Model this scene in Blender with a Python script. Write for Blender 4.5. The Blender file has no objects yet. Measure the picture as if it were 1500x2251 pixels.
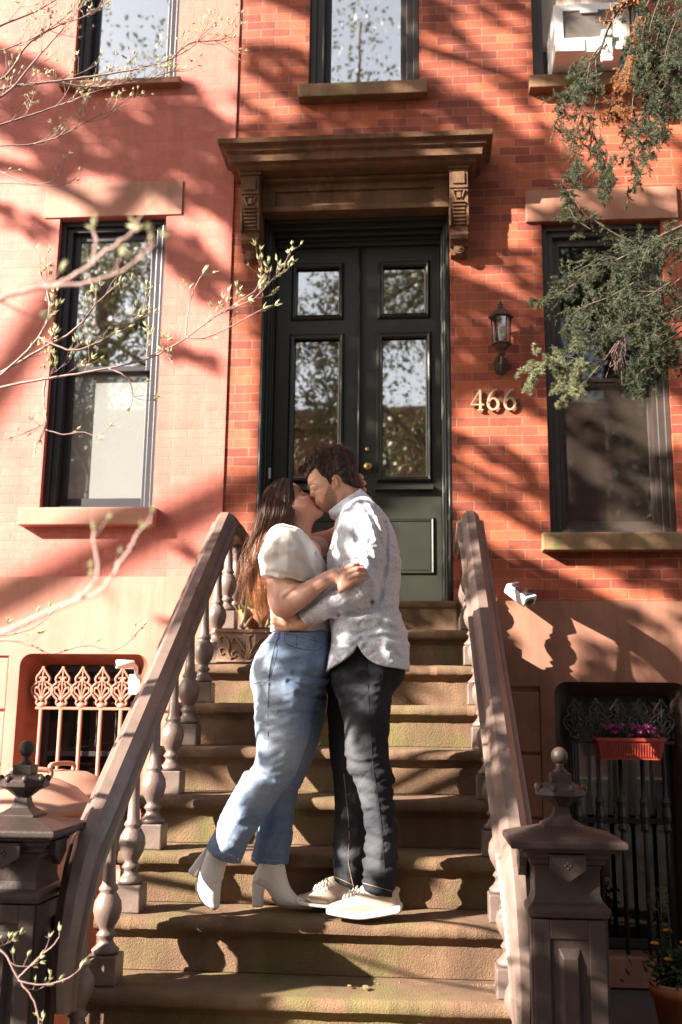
import bpy, bmesh, math, random
import numpy as np
from math import radians, sin, cos, pi, sqrt
from mathutils import Vector, Matrix
from mathutils.bvhtree import BVHTree
random.seed(7); RNG = np.random.default_rng(11)
S = bpy.context.scene; COL = S.collection

# ------------------------------------------------------------------ camera
F_PX, PITCH, YAW, ROLL = 2250.0, radians(11.63), radians(4.76), radians(0.65)
CAM = np.array([0.0, -6.15, 1.42])
_fw = np.array([-sin(YAW)*cos(PITCH), cos(YAW)*cos(PITCH), sin(PITCH)])
_r = np.array([cos(YAW), sin(YAW), 0.0]); _u = np.cross(_r, _fw)
_R = _r*cos(ROLL)+_u*sin(ROLL); _U = -_r*sin(ROLL)+_u*cos(ROLL)
cd = bpy.data.cameras.new('camera'); cam = bpy.data.objects.new('camera', cd); COL.objects.link(cam)
cam.matrix_world = Matrix(((_R[0], _U[0], -_fw[0], CAM[0]), (_R[1], _U[1], -_fw[1], CAM[1]), (_R[2], _U[2], -_fw[2], CAM[2]), (0, 0, 0, 1)))
cd.sensor_fit = 'VERTICAL'; cd.sensor_height = 36.0; cd.sensor_width = 24.0; cd.lens = 36.0*F_PX/2251.0
cd.clip_start = 0.05; cd.clip_end = 400
cd.dof.use_dof = True; cd.dof.focus_distance = 4.05; cd.dof.aperture_fstop = 3.2
S.camera = cam
def at(px, py, y):
    """point of the place seen at photo pixel (px, py), on the vertical plane at depth y"""
    d = _fw + _R*(px-750)/F_PX + _U*(1125.5-py)/F_PX
    return CAM + d*((y-CAM[1])/d[1])

# ------------------------------------------------------------------ light
SUN_POS = Vector((-1.55, -1.0, 0.90)).normalized()
w = bpy.data.worlds.new('World'); S.world = w; w.use_nodes = True
nt = w.node_tree; nt.nodes.clear()
sky = nt.nodes.new('ShaderNodeTexSky'); sky.sky_type = 'NISHITA'; sky.sun_disc = False
sky.sun_elevation = math.asin(SUN_POS.z); sky.sun_rotation = math.atan2(SUN_POS.x, SUN_POS.y)
sky.air_density = 1.0; sky.dust_density = 1.2; sky.ozone_density = 1.0
bg = nt.nodes.new('ShaderNodeBackground'); bg.inputs[1].default_value = 0.05
wo = nt.nodes.new('ShaderNodeOutputWorld')
hs = nt.nodes.new('ShaderNodeHueSaturation'); hs.inputs['Saturation'].default_value = .5; nt.links.new(sky.outputs[0], hs.inputs['Color'])
tn = nt.nodes.new('ShaderNodeMix'); tn.data_type = 'RGBA'; tn.blend_type = 'MULTIPLY'; tn.inputs[0].default_value = 1; tn.inputs[7].default_value = (1.08, 1.0, .92, 1)    # thin warm spring haze
nt.links.new(hs.outputs[0], tn.inputs[6]); nt.links.new(tn.outputs[2], bg.inputs[0]); nt.links.new(bg.outputs[0], wo.inputs[0])
sd = bpy.data.lights.new('sun', 'SUN'); sun = bpy.data.objects.new('sun', sd); COL.objects.link(sun)
sd.energy = 5.0; sd.angle = radians(0.45); sd.color = (1.0, 0.90, 0.78)
sun.rotation_euler = SUN_POS.to_track_quat('Z', 'Y').to_euler()
vs = S.view_settings; vs.view_transform = 'Standard'; vs.look = 'None'; vs.gamma = 1.0; vs.exposure = 2.35
S.cycles.max_bounces = 6; S.cycles.transparent_max_bounces = 12; S.cycles.glossy_bounces = 3
S.cycles.caustics_reflective = False; S.cycles.caustics_refractive = False

# ------------------------------------------------------------------ object helpers
def link(o, parent=None):
    COL.objects.link(o)
    if parent is not None: o.parent = parent
    return o
def tag(o, label=None, cat=None, group=None, kind=None):
    if label: o['label'] = label
    if cat: o['category'] = cat
    if group: o['group'] = group
    if kind: o['kind'] = kind
    return o
def thing(name, label, cat, loc=(0, 0, 0), rotz=0.0, group=None):
    o = bpy.data.objects.new(name, None); o.location = loc; o.rotation_euler = (0, 0, rotz); o.empty_display_size = .1
    link(o); return tag(o, label, cat, group)
def copy_tree(o, parent=None):
    c = o.copy(); link(c, parent)
    for ch in [x for x in bpy.data.objects if x.parent == o]: copy_tree(ch, c)
    return c

class MB:
    def __init__(s): s.v = []; s.f = []; s.sm = []; s.n = 0; s.mi = []
    def add(s, vs, fs, smooth=False, m=0):
        n = s.n; s.v.extend([tuple(map(float, p)) for p in vs]); s.n += len(vs)
        for f in fs: s.f.append(tuple(i+n for i in f)); s.sm.append(smooth); s.mi.append(m)
        return s
    def box(s, x0, x1, y0, y1, z0, z1, m=0):
        vs = [(x0,y0,z0),(x1,y0,z0),(x1,y1,z0),(x0,y1,z0),(x0,y0,z1),(x1,y0,z1),(x1,y1,z1),(x0,y1,z1)]
        return s.add(vs, [(0,3,2,1),(4,5,6,7),(0,1,5,4),(1,2,6,5),(2,3,7,6),(3,0,4,7)], m=m)
    def lathe(s, prof, c=(0,0,0), n=24, rot=0.0, smooth=True, caps=True, sq=1.0, m=0):
        """prof: (r, z) list; n=4 with rot=pi/4 gives square sections whose half side is r"""
        vs = []; fs = []; k = (sqrt(2) if n == 4 else 1.0)
        for r, z in prof:
            for i in range(n):
                a = rot+2*pi*i/n; vs.append((c[0]+r*k*cos(a), c[1]+r*k*sin(a)*sq, c[2]+z))
        for j in range(len(prof)-1):
            for i in range(n):
                a = j*n+i; b = j*n+(i+1) % n; fs.append((a, b, b+n, a+n))
        if caps: fs.append(tuple(range(n))[::-1]); fs.append(tuple((len(prof)-1)*n+i for i in range(n)))
        return s.add(vs, fs, smooth and n > 8, m=m)
    def tube(s, pts, r, n=6, smooth=True, caps=True, m=0):
        pts = [Vector(p) for p in pts]; rs = r if hasattr(r, '__len__') else [r]*len(pts)
        vs = []; fs = []; up = None
        for i, p in enumerate(pts):
            t = (pts[min(i+1, len(pts)-1)]-pts[max(i-1, 0)])
            if t.length < 1e-9: t = Vector((0, 0, 1))
            t.normalize()
            if up is None: up = t.orthogonal().normalized()
            up = (up-t*up.dot(t));
            if up.length < 1e-6: up = t.orthogonal()
            up.normalize(); b = t.cross(up)
            for k in range(n):
                a = 2*pi*k/n; vs.append(p+(up*cos(a)+b*sin(a))*rs[i])
        for j in range(len(pts)-1):
            for i in range(n):
                a = j*n+i; b2 = j*n+(i+1) % n; fs.append((a, b2, b2+n, a+n))
        if caps: fs.append(tuple(range(n))[::-1]); fs.append(tuple((len(pts)-1)*n+i for i in range(n)))
        return s.add(vs, fs, smooth, m=m)
    def ball(s, c, r, n=16, k=10, sc=(1,1,1), m=0):
        prof = [(r*sin(pi*j/k), -r*cos(pi*j/k)) for j in range(k+1)]; prof[0] = (1e-4, -r); prof[-1] = (1e-4, r)
        vs = []; fs = []
        for rr, z in prof:
            for i in range(n): a = 2*pi*i/n; vs.append((c[0]+rr*cos(a)*sc[0], c[1]+rr*sin(a)*sc[1], c[2]+z*sc[2]))
        for j in range(k):
            for i in range(n): a = j*n+i; b = j*n+(i+1) % n; fs.append((a, b, b+n, a+n))
        return s.add(vs, fs, True, m=m)
    def prism(s, poly, a0, a1, axis='y', m=0, smooth=False):
        """poly: 2-D outline; axis y: (x,z) swept in y; x: (y,z) swept in x; z: (x,y) swept in z"""
        def P(p, a): return {'y': (p[0], a, p[1]), 'x': (a, p[0], p[1]), 'z': (p[0], p[1], a)}[axis]
        n = len(poly); vs = [P(p, a0) for p in poly]+[P(p, a1) for p in poly]
        fs = [tuple(range(n)), tuple(range(2*n-1, n-1, -1))]+[(i, i+n, (i+1) % n+n, (i+1) % n) for i in range(n)]
        return s.add(vs, fs, smooth, m=m)
    def ring(s, A, B, m=0, smooth=False, closed=True):
        """quad strip between two 3-D loops of equal length"""
        n = len(A); N = n if closed else n-1
        return s.add(list(A)+list(B), [(i, (i+1) % n, n+(i+1) % n, n+i) for i in range(N)], smooth, m=m)
    def build(s, name, mats, parent=None, loc=(0,0,0), bevel=0.0, world=False, fixn=True):
        me = bpy.data.meshes.new(name)
        off = Vector(loc)
        if world:
            off = Vector((0, 0, 0)); q = parent
            while q is not None: off += Vector(q.location); q = q.parent
        vs = [(a-off.x, b-off.y, c-off.z) for a, b, c in s.v] if world else s.v
        me.from_pydata(vs, [], s.f); me.polygons.foreach_set('use_smooth', s.sm)
        mats = mats if isinstance(mats, (list, tuple)) else [mats]
        for m in mats: me.materials.append(m)
        me.polygons.foreach_set('material_index', s.mi)
        if fixn:
            bm = bmesh.new(); bm.from_mesh(me); bmesh.ops.recalc_face_normals(bm, faces=bm.faces); bm.to_mesh(me); bm.free()
        me.update(); o = bpy.data.objects.new(name, me); link(o, parent)
        if not world: o.location = loc
        if bevel:
            md = o.modifiers.new('bevel', 'BEVEL'); md.width = bevel; md.segments = 2; md.limit_method = 'ANGLE'; md.angle_limit = radians(35)
            md.harden_normals = False
        return o

def smooth_line(pts, k=6, closed=False):
    P = np.array(pts, float); n = len(P); out = []
    for i in range(n if closed else n-1):
        if closed: a, b, c, d = P[(i-1) % n], P[i], P[(i+1) % n], P[(i+2) % n]
        else: a, b, c, d = P[max(i-1, 0)], P[i], P[i+1], P[min(i+2, n-1)]
        for j in range(k):
            t = j/k; out.append(.5*((2*b)+(-a+c)*t+(2*a-5*b+4*c-d)*t*t+(-a+3*b-3*c+d)*t**3))
    if not closed: out.append(P[-1])
    return np.array(out)

# ------------------------------------------------------------------ materials
def new_mat(name):
    m = bpy.data.materials.new(name); m.use_nodes = True; t = m.node_tree; t.nodes.clear()
    o = t.nodes.new('ShaderNodeOutputMaterial'); p = t.nodes.new('ShaderNodeBsdfPrincipled'); t.links.new(p.outputs[0], o.inputs[0])
    return m, t, p
def N(t, typ, **kw):
    n = t.nodes.new(typ)
    for k, v in kw.items():
        if k.startswith('i_'):
            key = k[2:]; n.inputs[int(key) if key.isdigit() else key.replace('_', ' ')].default_value = v
        else: setattr(n, k, v)
    return n
def ramp(t, fac, stops):
    r = t.nodes.new('ShaderNodeValToRGB'); e = r.color_ramp.elements
    e[0].position, e[0].color = stops[0][0], (*stops[0][1], 1); e[1].position, e[1].color = stops[-1][0], (*stops[-1][1], 1)
    for p, c in stops[1:-1]: x = e.new(p); x.color = (*c, 1)
    t.links.new(fac, r.inputs[0]); return r.outputs[0]
def mixc(t, fac, a, b, mode='MIX'):
    m = N(t, 'ShaderNodeMix', data_type='RGBA', blend_type=mode)
    for sock, v in ((m.inputs[0], fac), (m.inputs[6], a), (m.inputs[7], b)):
        if isinstance(v, (int, float)): sock.default_value = v
        elif isinstance(v, tuple): sock.default_value = (*v, 1)
        else: t.links.new(v, sock)
    return m.outputs[2]
def noise(t, vec, scale, detail=4, rough=.55, dist=0.0):
    n = N(t, 'ShaderNodeTexNoise', i_Scale=scale, i_Detail=detail, i_Roughness=rough, i_Distortion=dist)
    t.links.new(vec, n.inputs['Vector']); return n.outputs[0]
def bump(t, p, h, strength=.3, dist=.01, prev=None):
    b = N(t, 'ShaderNodeBump', i_Strength=strength, i_Distance=dist); t.links.new(h, b.inputs['Height'])
    if prev is not None: t.links.new(prev, b.inputs['Normal'])
    t.links.new(b.outputs[0], p.inputs['Normal']); return b.outputs[0]
def std(name, c1, c2=None, rough=.7, scale=6, fine=60, bs=.25, bd=.004, metal=0.0, spec=.5, c3=None, c3amt=.5, c3scale=3, coat=0.0):
    """two tones mottled by noise, an optional third in patches, and fine bump"""
    m, t, p = new_mat(name); tc = N(t, 'ShaderNodeTexCoord').outputs['Object']
    c2 = c2 or tuple(x*.75 for x in c1)
    n1 = noise(t, tc, scale, 6, .6); col = ramp(t, n1, [(.32, c2), (.68, c1)])
    if c3:
        n3 = noise(t, tc, c3scale, 8, .65, .4); mk = ramp(t, n3, [(1-c3amt-.06, (0,0,0)), (1-c3amt+.08, (1,1,1))]); col = mixc(t, mk, col, c3)
    t.links.new(col, p.inputs['Base Color']); p.inputs['Roughness'].default_value = rough
    p.inputs['Metallic'].default_value = metal; p.inputs['Specular IOR Level'].default_value = spec; p.inputs['Coat Weight'].default_value = coat
    n2 = noise(t, tc, fine, 4, .6); bump(t, p, n2, bs, bd)
    return m

def add_rust(m):
    t = m.node_tree; p = [n for n in t.nodes if n.type == 'BSDF_PRINCIPLED'][0]; src = p.inputs['Base Color'].links[0].from_socket; tc = N(t, 'ShaderNodeTexCoord').outputs['Object']
    a = noise(t, tc, 7, 8, .8, .3); mk = ramp(t, a, [(.685, (0, 0, 0)), (.70, (1, 1, 1))]); c_ = mixc(t, mk, src, (.34, .13, .05)); b = noise(t, tc, 16, 6, .7); mk2 = ramp(t, b, [(.63, (0, 0, 0)), (.67, (.8, .8, .8))]); c_ = mixc(t, mk2, c_, (.07, .045, .038)); t.links.new(c_, p.inputs['Base Color'])
def brick_mat(name, bricks, mortar, painted=False, row=.0594, wid=.2, off=(0, 0), bstr=.7):
    m, t, p = new_mat(name); tc = N(t, 'ShaderNodeTexCoord').outputs['Object']
    sep = N(t, 'ShaderNodeSeparateXYZ'); t.links.new(tc, sep.inputs[0])
    ad = N(t, 'ShaderNodeMath', operation='ADD'); t.links.new(sep.outputs[0], ad.inputs[0]); t.links.new(sep.outputs[1], ad.inputs[1])
    cb = N(t, 'ShaderNodeCombineXYZ'); t.links.new(ad.outputs[0], cb.inputs[0]); t.links.new(sep.outputs[2], cb.inputs[1])
    wn = N(t, 'ShaderNodeTexNoise', i_Scale=5.0, i_Detail=3.0); t.links.new(tc, wn.inputs['Vector'])
    vs_ = N(t, 'ShaderNodeVectorMath', operation='SUBTRACT'); t.links.new(wn.outputs['Color'], vs_.inputs[0]); vs_.inputs[1].default_value = (.5, .5, .5)
    sc = N(t, 'ShaderNodeVectorMath', operation='SCALE'); sc.inputs['Scale'].default_value = .012; t.links.new(vs_.outputs[0], sc.inputs[0])
    va = N(t, 'ShaderNodeVectorMath', operation='ADD'); t.links.new(cb.outputs[0], va.inputs[0]); t.links.new(sc.outputs[0], va.inputs[1])
    vo = N(t, 'ShaderNodeVectorMath', operation='ADD'); t.links.new(va.outputs[0], vo.inputs[0]); vo.inputs[1].default_value = (off[0]+20, off[1]+20, 0)
    b = N(t, 'ShaderNodeTexBrick', i_Scale=1.0); t.links.new(vo.outputs[0], b.inputs['Vector'])
    b.inputs['Brick Width'].default_value = wid; b.inputs['Row Height'].default_value = row
    b.inputs['Mortar Size'].default_value = .0034 if not painted else .0035; b.inputs['Mortar Smooth'].default_value = .35
    b.inputs['Color1'].default_value = (*bricks[0], 1); b.inputs['Color2'].default_value = (*bricks[1], 1); b.inputs['Mortar'].default_value = (*mortar, 1)
    big = noise(t, tc, 1.3, 6, .6); tint = ramp(t, big, [(.3, (.78, .78, .8)), (.7, (1.12, 1.08, 1.05))])
    col = mixc(t, .8, b.outputs['Color'], tint, 'MULTIPLY')
    sp = noise(t, tc, 35, 8, .7); tint2 = ramp(t, sp, [(.3, (.82, .8, .8)), (.7, (1.08, 1.08, 1.1))]); col = mixc(t, .7, col, tint2, 'MULTIPLY')
    bl = noise(t, tc, 9, 10, .75, .6); mk = ramp(t, bl, [(.60, (0, 0, 0)), (.78, (1, 1, 1))])
    if not painted: col = mixc(t, mk, col, (.30, .115, .065))
    t.links.new(col, p.inputs['Base Color']); p.inputs['Roughness'].default_value = .62 if painted else .72
    p.inputs['Specular IOR Level'].default_value = .5
    mul = N(t, 'ShaderNodeMath', operation='MULTIPLY', i_1=-.8); t.links.new(b.outputs['Fac'], mul.inputs[0])
    f2 = noise(t, tc, 90, 5, .65); ad2 = N(t, 'ShaderNodeMath', operation='MULTIPLY_ADD', i_1=.5); t.links.new(f2, ad2.inputs[0]); t.links.new(mul.outputs[0], ad2.inputs[2])
    f3 = noise(t, tc, 14, 4, .6); ad3 = N(t, 'ShaderNodeMath', operation='MULTIPLY_ADD', i_1=.9); t.links.new(f3, ad3.inputs[0]); t.links.new(ad2.outputs[0], ad3.inputs[2])
    bump(t, p, ad3.outputs[0], bstr, .006)
    return m

M = {}
M['brick'] = brick_mat('orange_red_brick', ((.49, .118, .048), (.23, .045, .026)), (.40, .18, .11))
M['paintbrick'] = brick_mat('red_painted_brick', ((.57, .178, .132), (.52, .15, .11)), (.53, .17, .13), painted=True, bstr=.45)
M['stucco_l'] = std('painted_stucco', (.52, .235, .175), (.46, .195, .14), .75, 3, 120, .25, .003)
M['stucco_r'] = std('brownstone_stucco', (.33, .155, .10), (.27, .12, .078), .8, 3, 140, .3, .003)
M['lintel_l'] = std('painted_lintel', (.48, .24, .17), (.43, .20, .145), .7, 4, 100, .2, .003)
M['lintel_r'] = std('brownstone_lintel', (.38, .18, .12), (.33, .15, .095), .75, 3, 100, .2, .003)
M['sill_mossy'] = std('mossy_sill', (.30, .175, .095), (.20, .115, .06), .85, 8, 90, .5, .006, c3=(.16, .16, .05), c3amt=.42, c3scale=6)
M['hood'] = std('hood_stone', (.20, .10, .048), (.12, .058, .03), .85, 7, 80, .7, .007, c3=(.33, .175, .085), c3amt=.36, c3scale=4)
M['step'] = std('brownstone_step', (.225, .135, .078), (.135, .076, .043), .92, 5, 190, .9, .007, c3=(.15, .125, .045), c3amt=.46, c3scale=2.6)
M['iron'] = std('brown_painted_iron', (.178, .128, .108), (.115, .08, .066), .42, 9, 70, .35, .004, c3=(.11, .072, .06), c3amt=.36, c3scale=10, spec=.6)
M['newel'] = std('brown_painted_newel', (.046, .031, .027), (.031, .021, .018), .5, 10, 70, .35, .004, c3=(.08, .06, .05), c3amt=.25, c3scale=18, spec=.3)
M['green'] = std('dark_green_door_paint', (.023, .024, .017), (.017, .018, .013), .38, 5, 60, .08, .002, spec=.6)
M['frame_dark'] = std('dark_window_frame', (.030, .028, .034), (.022, .02, .026), .4, 6, 60, .1, .002)
M['frame_brown'] = std('brown_window_frame', (.055, .04, .033), (.04, .029, .025), .45, 6, 60, .1, .002)
M['reveal'] = std('red_brown_reveal', (.28, .075, .04), (.20, .05, .028), .6, 10, 60, .3, .004)
M['reveal_dark'] = std('dark_brown_reveal', (.07, .04, .032), (.05, .03, .024), .6, 10, 60, .3, .004)
def add_grime(m, lo=.72, amt=.8, sx=5.0, dirt=None):
    """rain streaks and weather patches that belong to the surface"""
    t = m.node_tree; p = [n for n in t.nodes if n.type == 'BSDF_PRINCIPLED'][0]; src = p.inputs['Base Color'].links[0].from_socket; tc = N(t, 'ShaderNodeTexCoord').outputs['Object']
    mp = N(t, 'ShaderNodeMapping'); mp.inputs['Scale'].default_value = (sx, sx, .45); t.links.new(tc, mp.inputs[0]); a = noise(t, mp.outputs[0], 1.6, 7, .7, .3); c_ = mixc(t, amt, src, ramp(t, a, [(.36, (lo, lo*.97, lo*.95)), (.62, (1.06, 1.05, 1.04))]), 'MULTIPLY')
    b = noise(t, tc, 2.3, 9, .72, .8); c_ = mixc(t, amt*.8, c_, ramp(t, b, [(.34, (lo, lo, lo)), (.5, (1, 1, 1)), (.7, (1.08, 1.07, 1.06))]), 'MULTIPLY')
    t.links.new(c_, p.inputs['Base Color'])
add_grime(M['brick'], .70, .8); add_grime(M['paintbrick'], .80, .7); add_grime(M['stucco_l'], .80, .75); add_grime(M['stucco_r'], .72, .8); add_grime(M['lintel_l'], .8, .7); add_grime(M['lintel_r'], .78, .7); add_grime(M['step'], .62, .9, 2.0); add_grime(M['hood'], .65, .9, 6); add_grime(M['sill_mossy'], .7, .8)
add_rust(M['iron'])
M['pinkiron'] = std('pink_painted_iron', (.42, .18, .125), (.34, .14, .095), .55, 12, 80, .3, .003)
M['blackiron'] = std('black_iron', (.03, .026, .025), (.02, .018, .018), .45, 12, 80, .3, .003)
M['white'] = std('white_plastic', (.78, .77, .75), (.74, .73, .72), .4, 8, 60, .03, .001)
M['brass'] = std('brass', (.62, .42, .18), (.42, .27, .11), .32, 20, 80, .1, .001, metal=1.0)
M['oldbrass'] = std('old_brass', (.62, .50, .33), (.42, .32, .20), .4, 20, 80, .1, .001, metal=.35)
M['bronze'] = std('bronze_lantern', (.13, .09, .065), (.07, .048, .036), .4, 20, 80, .2, .002, metal=.6)
M['terracotta'] = std('terracotta', (.52, .20, .10), (.43, .15, .07), .75, 8, 90, .2, .003)
M['redplastic'] = std('red_plastic', (.38, .055, .035), (.33, .045, .03), .45, 8, 60, .05, .001)
M['planter'] = std('aged_planter', (.36, .225, .15), (.21, .12, .08), .85, 14, 90, .5, .005)
M['blind'] = std('white_blind', (.80, .77, .74), (.76, .73, .70), .8, 2, 30, .05, .001)
M['tanblind'] = std('tan_blind', (.42, .34, .28), (.38, .30, .24), .8, 2, 30, .05, .001)
M['room'] = std('dark_room', (.035, .028, .024), (.025, .02, .018), .9, 2, 30, .05, .001)
M['wood_in'] = std('interior_wood', (.22, .10, .05), (.15, .07, .035), .6, 3, 40, .05, .001)
M['soil'] = std('soil', (.06, .04, .03), (.03, .02, .015), .95, 20, 60, .8, .01)
M['ground'] = std('areaway_ground', (.09, .066, .052), (.06, .045, .036), .95, 4, 60, .9, .01, c3=(.05, .04, .03), c3amt=.4, c3scale=8)
M['road'] = std('asphalt', (.055, .052, .05), (.04, .038, .037), .9, 4, 90, .6, .006)
M['walk'] = std('bluestone_walk', (.09, .083, .075), (.07, .065, .06), .9, 2, 60, .4, .004)

def glass_mat(name, refl=.30, tint=(.9, .92, .92), rough=.02, trans=True, tilt=.0):
    m = bpy.data.materials.new(name); m.use_nodes = True; t = m.node_tree; t.nodes.clear()
    o = t.nodes.new('ShaderNodeOutputMaterial'); g = N(t, 'ShaderNodeBsdfGlossy', i_Roughness=rough); tr = N(t, 'ShaderNodeBsdfTransparent')
    tr.inputs[0].default_value = (*tint, 1); g.inputs[0].default_value = (1, 1, 1, 1)
    tc = N(t, 'ShaderNodeTexCoord').outputs['Object']; n = noise(t, tc, 2.2, 2, .5); b = N(t, 'ShaderNodeBump', i_Strength=.05, i_Distance=.01)
    t.links.new(n, b.inputs['Height']); t.links.new(b.outputs[0], g.inputs['Normal'])
    lw = N(t, 'ShaderNodeLayerWeight', i_Blend=.15); mp = N(t, 'ShaderNodeMath', operation='MULTIPLY_ADD', i_1=1-refl, i_2=refl); t.links.new(lw.outputs['Facing'], mp.inputs[0])
    mx = t.nodes.new('ShaderNodeMixShader'); t.links.new(mp.outputs[0], mx.inputs[0]); t.links.new(tr.outputs[0], mx.inputs[1]); t.links.new(g.outputs[0], mx.inputs[2]); t.links.new(mx.outputs[0], o.inputs[0])
    return m
M['glass'] = glass_mat('window_glass', .7)
M['blindglass'] = glass_mat('thin_window_glass', .13)
M['dimglass'] = glass_mat('dim_basement_glass', .03, (.4, .4, .4))
M['doorglass'] = glass_mat('door_glass', .5, (.85, .85, .82))
M['darkglass'] = glass_mat('dark_window_glass', .09, (.4, .4, .4))
M['lampglass'] = glass_mat('lantern_glass', .3, (.92, .94, .96))
def screen_mat():
    m = bpy.data.materials.new('insect_screen'); m.use_nodes = True; t = m.node_tree; t.nodes.clear()
    o = t.nodes.new('ShaderNodeOutputMaterial'); d = N(t, 'ShaderNodeBsdfDiffuse'); d.inputs[0].default_value = (.16, .12, .10, 1); tr = N(t, 'ShaderNodeBsdfTransparent')
    mx = N(t, 'ShaderNodeMixShader', i_0=.80); t.links.new(d.outputs[0], mx.inputs[1]); t.links.new(tr.outputs[0], mx.inputs[2]); t.links.new(mx.outputs[0], o.inputs[0]); return m
M['screen'] = screen_mat()
# ------------------------------------------------------------------ ground
g = MB(); g.box(-30, 30, -4.2, 3.0, -.30, 0.0); tag(g.build('ground', M['ground']), kind='structure')
g = MB(); g.box(-60, 60, -8.4, -4.204, -.30, 0.006); tag(g.build('pavement', M['walk']), kind='structure')
g = MB(); g.box(-60, 60, -8.56, -8.404, -.30, 0.0); tag(g.build('kerb', M['walk'], bevel=.01), kind='structure')
g = MB(); g.box(-60, 60, -14.4, -8.564, -.30, -.13); tag(g.build('road', M['road']), kind='structure')
g = MB(); g.box(-60, 60, -23.0, -14.404, -.30, 0.0); tag(g.build('pavement', M['walk']), kind='structure')

# ------------------------------------------------------------------ walls with real openings
def wall_mesh(x0, x1, z0, z1, y0, y1, holes):
    """a wall from y0 (front) to y1 (back) with rectangular holes (xa, xb, za, zb)"""
    m = MB(); xs = sorted({x0, x1, *[v for h in holes for v in h[:2] if x0 <= v <= x1]}); zs = sorted({z0, z1, *[v for h in holes for v in h[2:] if z0 <= v <= z1]})
    def solid(i, j):
        if not (0 <= i < len(xs)-1 and 0 <= j < len(zs)-1): return False
        cx, cz = (xs[i]+xs[i+1])/2, (zs[j]+zs[j+1])/2
        return not any(h[0] < cx < h[1] and h[2] < cz < h[3] for h in holes)
    for i in range(len(xs)-1):
        for j in range(len(zs)-1):
            if not solid(i, j): continue
            a, b, c, d = xs[i], xs[i+1], zs[j], zs[j+1]
            m.add([(a,y0,c),(b,y0,c),(b,y0,d),(a,y0,d)], [(0,1,2,3)]); m.add([(a,y1,c),(b,y1,c),(b,y1,d),(a,y1,d)], [(3,2,1,0)])
            if not solid(i-1, j): m.add([(a,y0,c),(a,y1,c),(a,y1,d),(a,y0,d)], [(3,2,1,0)])
            if not solid(i+1, j): m.add([(b,y0,c),(b,y1,c),(b,y1,d),(b,y0,d)], [(0,1,2,3)])
            if not solid(i, j-1): m.add([(a,y0,c),(b,y0,c),(b,y1,c),(a,y1,c)], [(3,2,1,0)])
            if not solid(i, j+1): m.add([(a,y0,d),(b,y0,d),(b,y1,d),(a,y1,d)], [(0,1,2,3)])
    return m
def frame_box(m, x0, x1, z0, z1, wl, wr, wt, wb, y0, y1):
    m.box(x0, x0+wl, y0, y1, z0, z1); m.box(x1-wr, x1, y0, y1, z0, z1)
    m.box(x0+wl, x1-wr, y0, y1, z1-wt, z1); m.box(x0+wl, x1-wr, y0, y1, z0, z0+wb)

left = thing('painted_house', 'red painted brick row house with pale stucco base on the left', 'house')
main = thing('brick_house', 'orange red brick row house with dark double door and brownstone hood', 'house')

LW = (-2.42, -1.695, 2.715, 4.70); ULW = (-2.40, -1.675, 5.70, 7.6); LB = (-2.455, -1.665, .55, 1.81)
m = wall_mesh(-7.0, -1.25, 2.288, 8.2, -.012, .32, [LW, ULW, (-4.4, -3.675, 2.715, 4.70), (-4.4, -3.675, 5.70, 7.6)]); m.build('wall', M['paintbrick'], left)
m = wall_mesh(-7.0, -1.25, 1.80, 2.284, -.04, .32, [(-2.53, -1.61, .55, 1.8125)]); m.build('stucco_base', M['stucco_l'], left, bevel=.006)
m = MB()
for a, b in ((1.478, 1.784), (1.156, 1.462), (.834, 1.14), (.512, .818), (0.0, .496)):
    m.box(-7.0, -2.53, -.04, .30, a, b); m.box(-1.62, -1.25, -.04, .30, a, b)
m.box(-7.0, -2.527, -.015, .29, .01, 1.81); m.box(-1.613, -1.252, -.015, .29, .01, 1.81); m.box(-2.5, -1.65, -.03, .3, .01, .56)
m.build('base_course', M['stucco_l'], left, bevel=.007)

CW = (-.765, -.02, 5.60, 7.6); URW = (.735, 1.49, 5.60, 7.6); RW = (.757, 1.51, 2.547, 4.575); RB = (.755, 1.50, .40, 1.665)
DOOR = (-1.04, .17, 2.13, 4.69)
m = wall_mesh(-1.25, 4.8, 2.144, 8.2, 0, .34, [CW, URW, RW, (-1.04, .17, 2.0, 4.69), (2.45, 3.2, 5.6, 7.6), (2.45, 3.2, 2.547, 4.575)]); m.build('wall', M['brick'], main)
m = wall_mesh(-1.25, 4.8, 1.64, 2.140, -.028, .34, [(.665, 1.585, .14, 1.6685), (-1.04, .17, 2.128, 2.5)]); m.build('stucco_base', M['stucco_r'], main, bevel=.006)
m = MB()
for a, b in ((1.264, 1.608), (.905, 1.249), (.546, .890), (.19, .531), (0, .175)):
    m.box(-1.25, .66, -.028, .30, a, b); m.box(1.60, 4.8, -.028, .30, a, b)
m.box(-1.248, .668, -.008, .29, .01, 1.66); m.box(1.582, 4.8, -.008, .29, .01, 1.66); m.box(.668, 1.582, -.02, .3, .01, .17)
m.build('base_course', M['stucco_r'], main, bevel=.007)

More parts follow.
